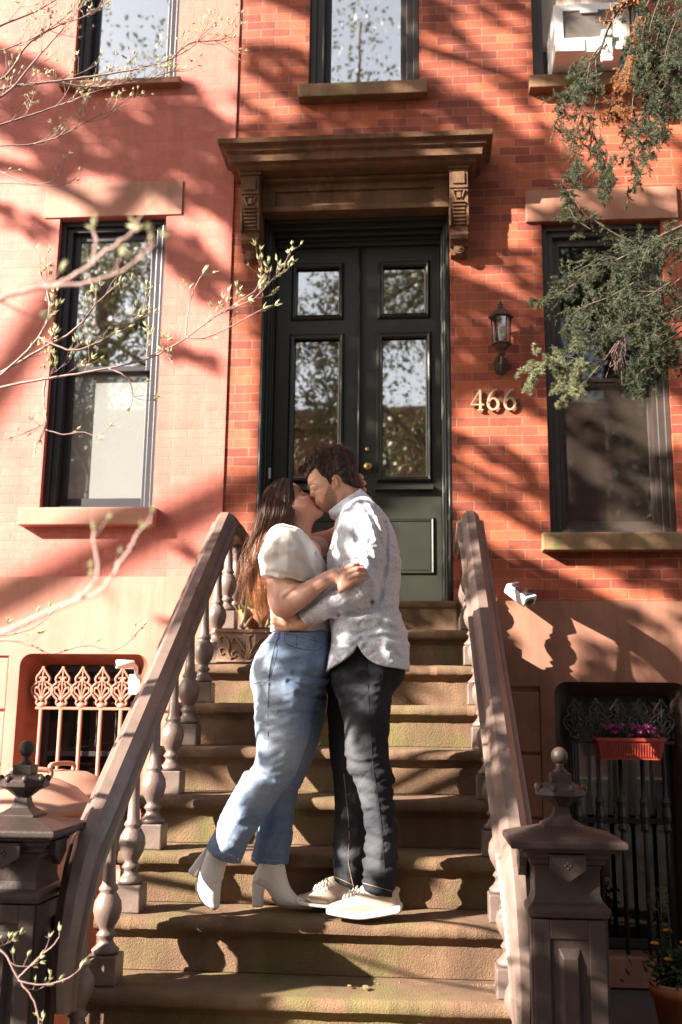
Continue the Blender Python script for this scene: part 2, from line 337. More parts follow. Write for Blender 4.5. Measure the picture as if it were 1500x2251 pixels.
def rrect(x0, x1, z0, z1, r, n=6):
    """open outline, up the left side, over two rounded top corners, down the right side"""
    L = [(x0, z0)]
    for i in range(n+1): a = pi-i/n*pi/2; L.append((x0+r+r*cos(a), z1-r+r*sin(a)))
    for i in range(n+1): a = pi/2-i/n*pi/2; L.append((x1-r+r*cos(a), z1-r+r*sin(a)))
    L.append((x1, z0)); return L
def surround(parent, o, inner, yf, mat_face, mat_rev, xo0, xo1, zt):
    """stucco face with rounded opening and splayed reveal"""
    m = MB(); A = rrect(*o, .075); B = rrect(*inner, .03); outer = []
    for (x, z) in A:
        zz = z if z < o[3]-.0751 else zt
        xx = xo0 if (x < o[0]+.0001) else (xo1 if x > o[1]-.0001 else x)
        outer.append((x, z))
    n = len(A)
    # spandrels that fill the square hole around the rounded corner
    sq = [(xo0, o[2])]; h = 3; zr_ = o[3]-.075
    for i in range(7): sq.append((xo0, zr_+(zt-zr_)*i/h) if i <= h else (xo0+(o[0]+.075-xo0)*(i-h)/h, zt))
    for i in range(7): sq.append((o[1]-.075+(xo1-o[1]+.075)*i/h, zt) if i <= h else (xo1, zt+(zr_-zt)*(i-h)/h))
    sq.append((xo1, o[2]))
    m.ring([(x, yf, z) for x, z in sq], [(x, yf, z) for x, z in A], closed=False)
    m.ring([(x, yf, z) for x, z in sq], [(x, yf+.1, z) for x, z in sq], closed=False)
    m.build('surround', mat_face, parent)
    m = MB(); m.ring([(x, yf, z) for x, z in A], [(x, .10, z) for x, z in B], closed=False); m.ring([(x, .10, z) for x, z in B], [(x, .24, z) for x, z in B], closed=False)
    return m.build('reveal', mat_rev, parent)
def room(parent, x0, x1, z0, z1, y0=.342, d=1.3, mat=None):
    m = MB(); e = .25
    a = [(x0-e, y0, z0-e), (x1+e, y0, z0-e), (x1+e, y0, z1+e), (x0-e, y0, z1+e)]; b = [(x, y0+d, z) for x, _, z in a]
    m.ring(a, b); m.add(b, [(0, 1, 2, 3)]); return m.build('room_lining', mat or M['room'], parent, fixn=False)

def window(house, W, fm, gm, name_label=None, blind=None, lower_blind=None, sill=None, sillm=None, lintel=None, lintm=None, yf=.055, cas=.075, screen=False, casr=None, shade=False):
    x0, x1, z0, z1 = W; zm = z0+(z1-z0)*.485; casr = casr or cas
    m = MB(); frame_box(m, x0, x1, z0, z1, cas, casr, .07, .035, yf, .30)            # casing
    frame_box(m, x0+.001, x1-.001, z0+.001, z1-.001, cas*.45, casr*.45, .035, .012, yf-.022, yf)   # brick mould
    fr = m.build('window', fm, house, bevel=.004)
    if name_label: fr['label'] = name_label
    a, b = x0+cas, x1-casr; st = .042
    m = MB(); frame_box(m, a, b, zm-.02, z1-.07, st, st, .05, .035, yf+.035, yf+.07); m.build('upper_sash', fm, fr, bevel=.003)
    m = MB(); frame_box(m, a, b, z0+.035, zm+.016, st, st, .035, .065, yf+.075, yf+.11); m.build('lower_sash', fm, fr, bevel=.003)
    m = MB(); m.box(a+st-.004, b-st+.004, yf+.050, yf+.055, zm+.012, z1-.116); m.build('pane', gm, fr)
    m = MB(); m.box(a+st-.004, b-st+.004, yf+.090, yf+.095, z0+.096, zm-.016); m.build('pane', M['blindglass'] if lower_blind else gm, fr)
    if screen:
        m = MB(); frame_box(m, a+.002, b-.002, z0+.038, zm+.02, .022, .022, .022, .03, yf+.018, yf+.032); m.build('screen_frame', fm, fr)
        m = MB(); m.add([(a+.02, yf+.025, z0+.06), (b-.02, yf+.025, z0+.06), (b-.02, yf+.025, zm), (a+.02, yf+.025, zm)], [(0,1,2,3)]); m.build('insect_screen', M['screen'], fr)
    if blind:
        m = MB(); xs = np.linspace(a+.01, b-.01, 25); z_b = blind[1]
        for i in range(24):
            o = .004*sin(i*1.3); o2 = .004*sin((i+1)*1.3); yb = yf+.066; m.add([(xs[i], yb+o, z_b), (xs[i+1], yb+o2, z_b), (xs[i+1], yb+o2, z1-.08), (xs[i], yb+o, z1-.08)], [(0,1,2,3)])
        m.build('blind', blind[0], fr)
    if lower_blind:
        m = MB(); m.box(a+st+.001, b-st-.001, yf+.100, yf+.104, lower_blind[1], lower_blind[2]); m.build('blind', lower_blind[0], fr)
    room(fr, x0, x1, z0, z1)
    if sill:
        m = MB(); sx0, sx1, sz0, sz1, sp = sill
        m.prism([(-sp, sz0+.0), (-sp, sz1-.012), (-sp+.012, sz1-.004), (yf+.01, sz1+.012), (yf+.01, sz0)], sx0, sx1, 'x'); m.build('sill', sillm, fr, bevel=.006)
    if lintel:
        m = MB(); m.box(lintel[0], lintel[1], -.022, .10, lintel[2], lintel[3]); m.build('lintel', lintm, fr, bevel=.004)
    return fr
window(left, LW, M['frame_dark'], M['glass'], 'lower tall window with white blind behind dark frame', blind=(M['tanblind'], 4.25), lower_blind=(M['blind'], 2.80, 3.66),
       sill=(-2.52, -1.66, 2.60, 2.715, .10), sillm=M['lintel_l'], lintel=(-2.525, -1.59, 4.705, 4.95), lintm=M['lintel_l'])
window(left, ULW, M['frame_dark'], M['glass'], 'upper window with dark frame', sill=(-2.47, -1.63, 5.645, 5.70, .08), sillm=M['stucco_r'])
for zz in (0, 1):
    W = (-4.4, -3.675, (2.715, 5.70)[zz], (4.70, 7.6)[zz])
    window(left, W, M['frame_dark'], M['glass'], sill=(W[0]-.1, W[1]+.04, W[2]-.11, W[2], .10), sillm=M['lintel_l'])
window(main, CW, M['frame_brown'], M['glass'], 'upper centre window over the door hood', sill=(-.825, .035, 5.495, 5.60, .085), sillm=M['sill_mossy'], cas=.095, casr=.085)
window(main, URW, M['frame_brown'], M['darkglass'], 'upper right window that holds the air conditioner', blind=(M['tanblind'], 5.9), sill=(.70, 1.56, 5.50, 5.60, .085), sillm=M['sill_mossy'], cas=.075)
window(main, RW, M['frame_brown'], M['darkglass'], 'lower right window with dark insect screen', sill=(.70, 1.60, 2.435, 2.547, .095), sillm=M['sill_mossy'], lintel=(.66, 1.615, 4.58, 4.80), lintm=M['lintel_r'], screen=True, cas=.075)
for zz in (0, 1):
    W = (2.45, 3.2, (2.547, 5.6)[zz], (4.575, 7.6)[zz])
    window(main, W, M['frame_brown'], M['darkglass'], sill=(W[0]-.06, W[1]+.06, W[2]-.11, W[2], .09), sillm=M['sill_mossy'])

# basement windows
def base_window(house, o, inner, yf, face, rev, zsplit, lab, light):
    m = MB(); x0, x1, z0, z1 = inner
    frame_box(m, x0, x1, z0, z1, .04, .04, .04, .05, .17, .23); m.box(x0+.04, x1-.04, .175, .225, zsplit, zsplit+.03)
    fr = m.build('basement_window', M['frame_dark'], house, bevel=.003); fr['label'] = lab
    surround(fr, o, inner, yf, face, rev, o[0]-.07 if o[0] < 0 else o[0]-.08, o[1]+.07 if o[0] < 0 else o[1]+.08, o[3]+.001)
    m = MB(); m.box(x0+.03, x1-.03, .195, .20, zsplit+.02, z1-.03); m.build('pane', M['darkglass'] if light else M['blindglass'], fr); m = MB(); m.box(x0+.03, x1-.03, .195, .20, z0+.03, zsplit+.01); m.build('pane', M['dimglass'], fr)
    room(fr, x0, x1, z0, z1, y0=.346, d=1.1)
    return fr
lb = base_window(left, (-2.46, -1.665, .55, 1.812), (-2.375, -1.745, .6, 1.755), -.0405, M['stucco_l'], M['reveal'], 1.2, 'basement window with red brown reveal', True)
m = MB(); m.box(-2.28, -2.19, .27, .29, .6, 1.75); m.box(-2.02, -1.95, .27, .29, .6, 1.75); m.build('shutter', M['wood_in'], lb)
m = MB(); m.box(-1.94, -1.75, .26, .27, .6, 1.38); m.box(-2.18, -2.03, .26, .27, .6, 1.30); m.build('curtain', M['tanblind'], lb)
rb = base_window(main, (.745, 1.505, .14, 1.668), (.83, 1.43, .18, 1.60), -.0285, M['stucco_r'], M['reveal_dark'], .86, 'basement window with white curtain', False)
m = MB(); xs = np.linspace(.88, 1.36, 60)
for i in range(59):
    if 28 < i < 32: continue
    y = lambda k: .29+.014*sin(k*.9)+.006*sin(k*2.3)
    m.add([(xs[i], y(i), .90), (xs[i+1], y(i+1), .90), (xs[i+1], y(i+1), 1.57), (xs[i], y(i), 1.57)], [(0,1,2,3)], True)
m.build('curtain', M['blind'], rb)

# ------------------------------------------------------------------ door
YD = .22
m = MB()
x0, x1, z0, z1 = DOOR
# stepped casing: deep grooved jambs and head
for k, (d, wdt) in enumerate(((.03, .022), (.07, .040), (.12, .052), (.17, .058))):
    m.box(x0+.0005*k, x0+wdt, d, d+.06, z0, z1-.0005*k); m.box(x1-wdt, x1-.0005*k, d, d+.06, z0, z1-.0005*k); m.box(x0+wdt, x1-wdt, d, d+.06, z1-wdt*1.9, z1-.0006*k)
m.box(x0+.058, x1-.058, .19, .30, 4.55, 4.66)
fr = m.build('door_frame', M['green'], main, bevel=.005)
m = MB()
for s, xx in ((1, x0+.012), (-1, x1-.012)):
    m.lathe([(.012, z0), (.014, z0+.25), (.02, z0+.27), (.012, z0+.29), (.012, z0+.5), (.02, z0+.52), (.012, z0+.55), (.011, z1-.03)], (xx, .008, 0), 10)
m.build('casing_moulding', M['green'], fr)
m = MB(); m.prism([(-.06, 1.912), (-.06, 2.09), (-.075, 2.10), (-.075, 2.125), (-.06, 2.135), (.30, 2.15), (.30, 1.912)], x0-.02, x1+.02, 'x'); m.build('threshold', M['step'], fr, bevel=.006)
room(fr, x0, x1, z0, z1, y0=.346, d=1.5)
def mould_ring(m, x0, x1, z0, z1, y, w_=.035, d=.022):
    """raised bolection moulding around a rectangle (profile swept round)"""
    prof = [(0, 0), (.15, -.6), (.4, -1), (.65, -.75), (.8, -.8), (1, 0)]
    loops = []
    for u, h in prof:
        e = w_*(1-u); loops.append([(x0-e, y+h*d, z0-e), (x1+e, y+h*d, z0-e), (x1+e, y+h*d, z1+e), (x0-e, y+h*d, z1+e)])
    for A, B in zip(loops, loops[1:]): m.ring(A, B)
    m.ring(loops[-1], [(x, y+.03, z) for x, _, z in loops[-1]])
for side in (0, 1):
    a, b = ((-.978, -.430), (-.426, .108))[side]; c = ((-.84, -.565), (-.262, .006))[side]
    panes = [(c[0], c[1], 4.075, 4.402), (c[0]-.006, c[1]+.006, 2.965, 3.90)]; pan = (c[0]-.01, c[1]+.03, 2.36, 2.67)
    m = wall_mesh(a, b, 2.152, 4.55, YD, YD+.045, panes)
    dr = m.build('door', M['green'], main); dr['label'] = ('left leaf of the dark green double door', 'right leaf of the dark green double door with brass knob')[side]
    m = MB()
    for p in panes: mould_ring(m, *p, YD, .040, .026)
    mould_ring(m, *pan, YD, .028, .016); m.box(c[0]-.05, c[1]+.05, YD-.045, YD, 2.872, 2.90)
    m.build('moulding', M['green'], dr)
    m = MB(); m.box(pan[0], pan[1], YD-.006, YD-.001, pan[2], pan[3]); m.build('panel', M['green'], dr, bevel=.004)
    for p in panes:
        m = MB(); m.box(p[0]-.002, p[1]+.002, YD+.02, YD+.025, p[2]-.002, p[3]+.002); m.build('pane', M['doorglass'], dr)
    m = MB(); xs = np.linspace(c[0]-.03, c[1]+.03, 40)
    for i in range(39):
        y = lambda k: YD+.09+.007*sin(k*1.1)+.004*sin(k*2.7)
        if side == 1 and i < 8: continue
        m.add([(xs[i], y(i), 2.9), (xs[i+1], y(i+1), 2.9), (xs[i+1], y(i+1), 3.95), (xs[i], y(i), 3.95)], [(0,1,2,3)], True)
    m.build('curtain', M['tanblind'], dr)
    if side == 0:
        m = MB(); m.box(-.4305, -.408, YD-.02, YD, 2.152, 4.55); m.tube([(-.420, YD-.02, 2.16), (-.420, YD-.02, 4.54)], .010, 8); m.build('astragal', M['green'], dr)
    else:
        m = MB(); m.lathe([(.001, 0), (.030, 0), (.030, .006), (.012, .010), (.012, .03), (.026, .038), (.030, .05), (.024, .062), (.001, .066)], n=20)
        k = m.build('knob', M['brass'], dr, loc=(-.358, YD, 3.022)); k.rotation_euler = (pi/2, 0, 0)
        m = MB(); m.lathe([(.001, 0), (.018, 0), (.018, .008), (.010, .014), (.001, .015)], n=16); k = m.build('deadbolt', M['brass'], dr, loc=(-.364, YD, 3.146)); k.rotation_euler = (pi/2, 0, 0)
m = MB(); m.box(-.985, -.972, .10, .112, 2.93, 3.0); m.build('latch_plate', M['white'], fr)

# ------------------------------------------------------------------ hood
def hood_profile(z): return z
m = MB()
P = [(-.32, 5.062), (-.338, 5.048), (-.332, 5.020), (-.300, 5.008), (-.296, 4.985), (-.274, 4.972), (-.268, 4.925), (-.255, 4.922), (-.235, 4.920), (-.228, 4.905), (-.21, 4.895), (-.20, 4.893)]
xc0, xc1 = -1.145, .285
loops = []
for (y, z) in P:
    e = (-y-.20)
    loops.append([(xc0-.02-e, .004, z), (xc0-.02-e, y, z), (xc1+.02+e, y, z), (xc1+.02+e, .004, z)])
for A, B in zip(loops[:-1], loops[1:]):
    m.ring(A, B, closed=False)
A = loops[0]; m.add(A+[(A[0][0], .004, 5.09), (A[3][0], .004, 5.09)], [(0, 1, 2, 3), (1, 4, 5, 2), (0, 4, 1), (3, 2, 5)])
A = loops[-1]; m.add(A, [(3, 2, 1, 0)])
hd = m.build('door_hood', M['hood'], main, bevel=.003)
# frieze with a sunk panel
m = MB(); m.box(-1.048, .168, -.055, .20, 4.668, 4.890)
m.box(-1.046, .166, -.085, -.055, 4.668, 4.705); m.box(-1.046, .166, -.075, -.055, 4.815, 4.889); m.box(-1.046, -.96, -.075, -.055, 4.7055, 4.8145); m.box(.076, .166, -.075, -.055, 4.7055, 4.8145)
m.box(-1.045, .165, -.12, -.075, 4.865, 4.888)
m.build('frieze', M['hood'], hd, bevel=.004)
def bracket(xa, xb):
    m = MB(); xm = (xa+xb)/2; wd = xb-xa
    m.box(xa, xb, -.185, 0.0, 4.745, 4.874)                                   # head block
    m.box(xa+.02, xb-.02, -.195, -.1855, 4.77, 4.85)
    m.box(xa-.012, xb+.012, -.198, 0.0, 4.8745, 4.8915)
    out = [(0, 4.744), (-.175, 4.744), (-.172, 4.68), (-.15, 4.57), (-.125, 4.50), (-.118, 4.475), (-.145, 4.46), (-.15, 4.44), (-.135, 4.42), (-.10, 4.41), (-.085, 4.395), (0, 4.395)]
    m.prism(out, xa, xb, 'x')
    for k in range(7):                                                        # reeding
        z = 4.515+k*.022; yy = -.128-.045*(z-4.50)/.2*1.0
        m.box(xa+.018, xb-.018, yy-.010-.012*k/6, yy+.02, z, z+.011)
    m.tube([(xa+.02, -.181, 4.725), (xm, -.160, 4.625), (xb-.02, -.181, 4.725)], .009, 6); m.tube([(xa+.02, -.181, 4.728), (xb-.02, -.181, 4.728)], .007, 6); m.box(xm-.013, xm+.013, -.185, -.15, 4.675, 4.715)
    # side raised edges
    m.box(xa-.004, xa+.008, -.165, 0, 4.50, 4.70); m.box(xb-.008, xb+.004, -.165, 0, 4.50, 4.70)
    o = m.build('bracket', M['hood'], hd, bevel=.003)
    m = MB(); c = (xm, -.075, 4.375)
    for r, d in ((.034, .03), (.022, .036), (.011, .042)):
        pr = [(c[0]+r*cos(a), c[2]+r*sin(a)) for a in np.linspace(0, 2*pi, 21)[:-1]]; m.prism(pr, -.06-d, 0, 'y')
    m.box(xa+.004, xb-.004, -.055, 0, 4.345, 4.40); m.build('scroll', M['hood'], o, bevel=.003)
bracket(-1.165, -1.05); bracket(.170, .285)
m = MB()  # fill the pilaster strips beside the frame, under the hood
m.box(-1.066, -1.041, -.004, .02, 4.40, 4.69); m.build('edge_strip', M['hood'], hd)

# ------------------------------------------------------------------ stoop
stoop = thing('stoop', 'worn brownstone stoop of broad steps leading up to the dark door', 'steps', (-.403, -2.9, 0))
R0, T0 = .2, .2475
def step_mesh(k):
    """k=0 is the landing; nosing front at y = -0.715 - k*T0"""
    yf = -.715-k*T0; zt = 1.911-k*R0; yb = 0.0 if k == 0 else yf+T0+.05
    xa, xb = -1.20-.006*k, .385+.006*k
    prof = [(yb, zt+.0)]
    for i in range(9):
        a = pi/2+i/8*pi; prof.append((yf+.026+.026*cos(a), zt-.030+.030*sin(a)))
    prof += [(yf+.036, zt-.064), (yf+.042, zt-.075), (yf+.05, zt-.082), (yf+.05, zt-R0+.0025), (yb, zt-R0+.0025)]
    # cut along x into slices so worn unevenness can be given to the nosing
    m = MB(); n = 48; xs = np.linspace(xa, xb, n+1); loops = []
    rr = np.random.default_rng(50+k); ph = rr.uniform(0, 6, 4)
    for x in xs:
        u = (x+.4)/.8
        wear = .006*math.exp(-u*u)+.002*sin(x*9+ph[0])+.0012*sin(x*23+ph[1])
        chip = .0015*rr.standard_normal()
        loops.append([(x, y+(wear*.5+chip if y < yf+.03 else 0), z-(wear if (z > zt-.05 and y < yb-.05) else 0)) for y, z in prof])
    np_ = len(prof)
    for A, B in zip(loops, loops[1:]): m.ring(A, B, smooth=True)
    m.add(loops[0], [tuple(range(np_))]); m.add(loops[-1], [tuple(range(np_))[::-1]])
    return m
for k in range(10):
    o = step_mesh(k).build('step', M['step'], stoop, world=True)
    md = o.modifiers.new('es', 'EDGE_SPLIT'); md.split_angle = radians(40)
m = MB()  # solid side walls under the steps
for k in range(10):
    yf = -.715-k*T0+.075; zt = 1.911-k*R0-.09; m.box(-1.19, .375, yf, (0 if k == 0 else yf+T0-.001), 0.0, zt)
m.build('core', M['stucco_r'], stoop, world=True)
# ------------------------------------------------------------------ stoop railings
def rail_x(side, y):
    s = min(max((-.75-y)/1.7, 0), 1.3)
    return (-1.082-.062*s) if side == 0 else (.244+.048*s)
def railing(side):
    sg = -1 if side == 0 else 1
    rt = thing('stoop_railing', ('brown iron balustrade on the left side of the stoop, mostly sunlit', 'brown iron balustrade on the right side of the stoop, mostly shaded')[side], 'railing', (rail_x(side, -1.6), -1.6, 0))
    # path of the underside centre of the hand rail
    pts = [(-.002, 2.40), (-.35, 2.41), (-.62, 2.43), (-.72, 2.425), (-.80, 2.36)]
    for s in np.linspace(.1, 1.74, 12): pts.append((-.80-s, 2.36-.808*s))
    y, z = pts[-1]; pts += [(y-.05, z-.055), (y-.10, z-.14), (y-.14, z-.25), (y-.155, z-.36), (y-.15, z-.44)]
    prof = [(-.050, 0), (-.056, .022), (-.074, .034), (-.076, .062), (-.070, .066), (-.055, .068), (-.046, .096), (-.022, .118), (.022, .118), (.046, .096), (.055, .068), (.070, .066), (.076, .062), (.074, .034), (.056, .022), (.050, 0)]
    m = MB(); loops = []
    P = np.array(pts)
    for i, (y, z) in enumerate(P):
        t = P[min(i+1, len(P)-1)]-P[max(i-1, 0)]; t = t/np.linalg.norm(t); nrm = np.array([t[1], -t[0]]);
        if nrm[1] < 0 and i < 17: nrm = -nrm
        k = 1.0 if i < 17 else max(.55, 1-.09*(i-16))
        xc = rail_x(side, y); loops.append([(xc+a*k*.92, y+nrm[0]*b*k, z+nrm[1]*b*k) for a, b in prof])
    for A, B in zip(loops, loops[1:]): m.ring(A, B, smooth=True)
    m.add(loops[0], [tuple(range(16))]); m.add(loops[-1], [tuple(range(16))[::-1]])
    h = m.build('handrail', M['iron'], rt, world=True); md = h.modifiers.new('es', 'EDGE_SPLIT'); md.split_angle = radians(38)
    # balusters
    def bal_prof(H):
        return [(.020, .095), (.046, .10), (.050, .112), (.036, .125), (.026, .140), (.026, .150), (.036, .160), (.030, .170), (.024, .178), (.030, .19), (.044, .215), (.051, .245), (.047, .275), (.034, .298), (.028, .306), (.035, .314), (.033, .322), (.025, .335), (.021, .40), (.017, H-.075), (.023, H-.068), (.017, H-.055), (.027, H-.04), (.024, H-.02), (.026, H+.004)]
    def baluster(y, z0, H):
        m = MB(); m.lathe(bal_prof(H), n=20)
        b = m.build('baluster', M['iron'], rt); b.location = Vector((rail_x(side, y), y, z0))-rt.location
        m = MB(); m.box(-.054, .054, -.054, .054, 0, .098); m.build('plinth', M['iron'], b, bevel=.005)
        return b
    b0 = baluster(-.615-T0, 1.711, .61); baluster(-.615, 1.911, .535)
    for k in range(2, 9):
        y = -.615-k*T0; c = copy_tree(b0, rt); c.location = Vector((rail_x(side, y), y, 1.911-k*R0-.002))-rt.location
    for y in (-.15, -.38): baluster(y, 1.911, .505)
    return rt
railing(0); railing(1)

# ------------------------------------------------------------------ newel posts
def newel():
    rt = thing('newel_post', '', 'newel post', (.428, -2.72, 0)); rt.scale = (.93, .93, 1)
    m = MB(); m.box(-.15, .15, -.15, .15, 0, .20); m.lathe([(.15, .2), (.13, .225), (.114, .23), (.114, .845)], n=4, rot=pi/4)
    for a in range(4):                                                     # panel frames and raised fields
        q = Matrix.Rotation(a*pi/2, 4, 'Z')
        def put(x0, x1, y0, y1, z0, z1):
            t = MB(); t.box(x0, x1, y0, y1, z0, z1); m.add([tuple(q @ Vector(v)) for v in t.v], t.f)
        put(-.116, -.062, -.124, -.112, .235, .845); put(.062, .116, -.124, -.112, .235, .845); put(-.062, .062, -.124, -.112, .235, .30); put(-.062, .062, -.124, -.112, .79, .845)
        t = MB(); t.ring([(-.036, -.113, .32), (.036, -.113, .32), (.036, -.113, .765), (-.036, -.113, .765)], [(-.022, -.134, .345), (.022, -.134, .345), (.022, -.134, .735), (-.022, -.134, .735)])
        t.add([(-.022, -.134, .345), (.022, -.134, .345), (.022, -.134, .735), (-.022, -.134, .735)], [(0, 1, 2, 3)])
        m.add([tuple(q @ Vector(v)) for v in t.v], t.f)
    m.build('shaft', M['newel'], rt, bevel=.003)
    m = MB(); m.lathe([(.114, .846), (.128, .852), (.134, .866), (.134, .876), (.124, .886), (.114, .892), (.106, .915), (.106, .985), (.114, 1.0)], n=4, rot=pi/4)
    m.lathe([(.112, 1.0), (.122, 1.006), (.122, 1.018), (.134, 1.024), (.134, 1.034), (.150, 1.042), (.150, 1.052)], n=4, rot=pi/4)
    nk = m.build('neck', M['newel'], rt, bevel=.0025)
    for a in range(4):
        q = Matrix.Rotation(a*pi/2, 4, 'Z'); t = MB()
        t.prism([(-.058, 1.035), (.058, 1.035), (.058, .992), (0, .955), (-.058, .992)], -.150, -.125, 'y')
        for u, v_ in ((-.008, 0), (.008, 0), (0, .008), (0, -.008)): t.ball((u, -.150, 1.003+v_), .0055, 8, 6, (1, .6, 1))
        m = MB(); m.add([tuple(q @ Vector(v)) for v in t.v], t.f); m.build('pendant', M['newel'], nk, bevel=.002)
    m = MB(); m.lathe([(.183, 1.053), (.188, 1.058), (.188, 1.072), (.183, 1.077), (.075, 1.106)], n=4, rot=pi/4); m.build('cap', M['newel'], rt, bevel=.003)
    m = MB(); m.lathe([(.068, 1.100), (.068, 1.113), (.052, 1.122), (.034, 1.134), (.026, 1.150), (.024, 1.165)], n=4, rot=pi/4)
    m.lathe([(.026, 1.160), (.028, 1.168), (.055, 1.188), (.076, 1.197), (.088, 1.202), (.088, 1.222), (.080, 1.228), (.045, 1.242), (.034, 1.245)], n=8, rot=pi/8)
    for i in range(8): a = i*pi/4+pi/8; m.ball((.080*cos(a), .080*sin(a), 1.226), .013, 8, 6)
    m.lathe([(.034, 1.240), (.034, 1.268), (.030, 1.272)], n=4, rot=pi/4)
    f = m.build('finial', M['newel'], rt, bevel=.002)
    m = MB(); m.lathe([(.024, 1.27), (.024, 1.278), (.014, 1.284), (.012, 1.292), (.016, 1.298), (.010, 1.301)], n=16); m.ball((0, 0, 1.323), .0285, 24, 16); m.build('ball', M['newel'], f)
    return rt
nr = newel(); nr['label'] = 'dark brown iron newel post with ball finial in shade right of the steps'
nl = copy_tree(nr); nl.location = (-1.335, -2.72, 0); nl['label'] = 'dark brown iron newel post with ball finial, sunlit top, left of the steps'

# low iron area fence beside the left newel
rt = thing('area_fence', 'dark iron front yard fence meeting the left newel post', 'fence', (-1.9, -2.74, 0))
m = MB(); m.box(-2.9, -1.46, -2.76, -2.72, .80, .84); m.box(-2.9, -1.46, -2.76, -2.72, .12, .16); m.build('rail', M['blackiron'], rt, world=True, bevel=.003)
for i in range(10):
    x = -1.54-i*.14; m = MB(); m.lathe([(.012, .0), (.012, .84), (.022, .86), (.012, .88), (.024, .92), (.001, 1.0)], (x, -2.74, 0), 8); m.build('picket', M['blackiron'], rt, world=True)

# ------------------------------------------------------------------ window grilles
def sc2(pts, c, k, y=0): return [(c[0]+u*k, y, c[1]+v*k) for u, v in pts]
def finial_mesh(mat, k=.118):
    """open work cast leaf about 0.22 m tall, base at z=0"""
    m = MB(); r = .0062
    half = [(0, .0), (.18, .08), (.28, .22), (.22, .34), (.36, .5), (.54, .72), (.56, .95), (.42, 1.12), (.30, 1.22), (.36, 1.38), (.34, 1.5), (.2, 1.68), (.06, 1.9), (0, 2.05)]
    for s in (-1, 1):
        L = smooth_line([(a*s, b) for a, b in half], 3); m.tube(sc2(L, (0, 0), k), [r*1.25]*len(L), 6)
        m.tube(sc2(smooth_line([(0, .25), (.16*s, .55), (.38*s, .75), (.34*s, .98), (.20*s, .92)], 3), (0, 0), k), r*1.1, 5)
        m.tube(sc2(smooth_line([(0, .35), (.08*s, .7), (.20*s, 1.02), (.10*s, 1.18)], 3), (0, 0), k), r*1.1, 5)
        m.tube(sc2(smooth_line([(.30*s, 1.24), (.1*s, 1.28), (.08*s, 1.5), (.2*s, 1.45)], 3), (0, 0), k), r, 5)
    m.tube(sc2([(0, .1), (0, 1.95)], (0, 0), k), [r*1.3, r*.8], 6)
    m.ball((0, 0, .02*k+.008), .028, 12, 8, (1, .5, .7)); m.ball((0, 0, .05), .020, 10, 8, (1, .5, .8))
    return m
def grille(x0, x1, n, zr, zb, mat, label, nspacing, xf, zf, spear=False):
    rt = thing('window_grille', label, 'window grille', ((x0+x1)/2, .02, zb))
    m = MB(); m.box(x0, x1, .012, .028, zr-.008, zr+.008); m.build('rail', mat, rt, world=True, bevel=.002)
    first = None
    for i in range(n):
        x = xf+i*nspacing
        m = MB(); m.tube([(0, 0, zb-zr), (0, 0, -.007)], .0125, 8)
        if spear: m.lathe([(.013, -.50), (.024, -.48), (.018, -.45), (.028, -.41), (.020, -.36), (.026, -.33), (.013, -.30)], n=8)
        b = m.build('bar', mat, rt); b.location = Vector((x, .02, zr))-rt.location
        if first is None: f = finial_mesh(mat).build('finial', mat, rt); first = f
        else: f = first.copy(); link(f, rt)
        f.location = Vector((x, .02, zr+.008))-rt.location
    return rt
grille(-2.365, -1.755, 5, 1.487, .62, M['pinkiron'], 'pink painted iron grille with five leaf finials on the left basement window', .124, -2.33, 1)
grille(.835, 1.425, 5, 1.327, .18, M['blackiron'], 'black iron grille with leaf finials on the right basement window', .124, .866, 1, True)

# ------------------------------------------------------------------ flower box
def leafcard(m, c, d, up, L, W, mi=0):
    d = Vector(d).normalized(); s = d.cross(Vector(up));
    if s.length < 1e-4: s = d.orthogonal()
    s.normalize(); n = s.cross(d); c = Vector(c)
    m.add([c, c+d*L*.5+s*W*.5+n*L*.06, c+d*L, c+d*L*.5-s*W*.5+n*L*.06], [(0, 1, 2), (0, 2, 3)], m=mi)
def leafmat(name, c1, c2, trans=.35, rough=.55):
    m, t, p = new_mat(name); tc = N(t, 'ShaderNodeTexCoord').outputs['Object']; n1 = noise(t, tc, 13, 3, .6); col = ramp(t, n1, [(.32, c1), (.68, c2)])
    t.links.new(col, p.inputs['Base Color']); p.inputs['Roughness'].default_value = rough; p.inputs['Specular IOR Level'].default_value = .35
    tr = N(t, 'ShaderNodeBsdfTranslucent'); t.links.new(col, tr.inputs[0]); mx = N(t, 'ShaderNodeMixShader', i_0=trans)
    o = [n for n in t.nodes if n.type == 'OUTPUT_MATERIAL'][0]; t.links.new(p.outputs[0], mx.inputs[1]); t.links.new(tr.outputs[0], mx.inputs[2]); t.links.new(mx.outputs[0], o.inputs[0]); return m
M['leaf'] = leafmat('fresh_leaf', (.13, .19, .045), (.28, .34, .10))
M['leaf_dk'] = leafmat('dark_leaf', (.03, .06, .025), (.06, .10, .04))
M['petal_p'] = leafmat('purple_petal', (.30, .04, .19), (.60, .14, .38))
M['petal_o'] = leafmat('orange_petal', (.75, .22, .02), (.85, .42, .04))
M['stem'] = std('pale_stem', (.50, .44, .28), (.38, .32, .19), .7, 20, 60, .2, .002)
M['juniper'] = leafmat('juniper_scale', (.024, .036, .016), (.064, .080, .036), .2)
M['juniper_lt'] = leafmat('juniper_sunlit_tip', (.11, .125, .06), (.22, .23, .12), .25)  # paler copy of the juniper green, sunlight put into the leaf colour
M['jbark'] = std('juniper_bark', (.11, .075, .055), (.06, .04, .03), .85, 14, 60, .8, .006)
M['rust'] = leafmat('rust_dead_spray', (.22, .085, .03), (.38, .15, .05), .2)
M['bark'] = std('bark', (.20, .15, .12), (.11, .08, .065), .85, 14, 60, .8, .006)
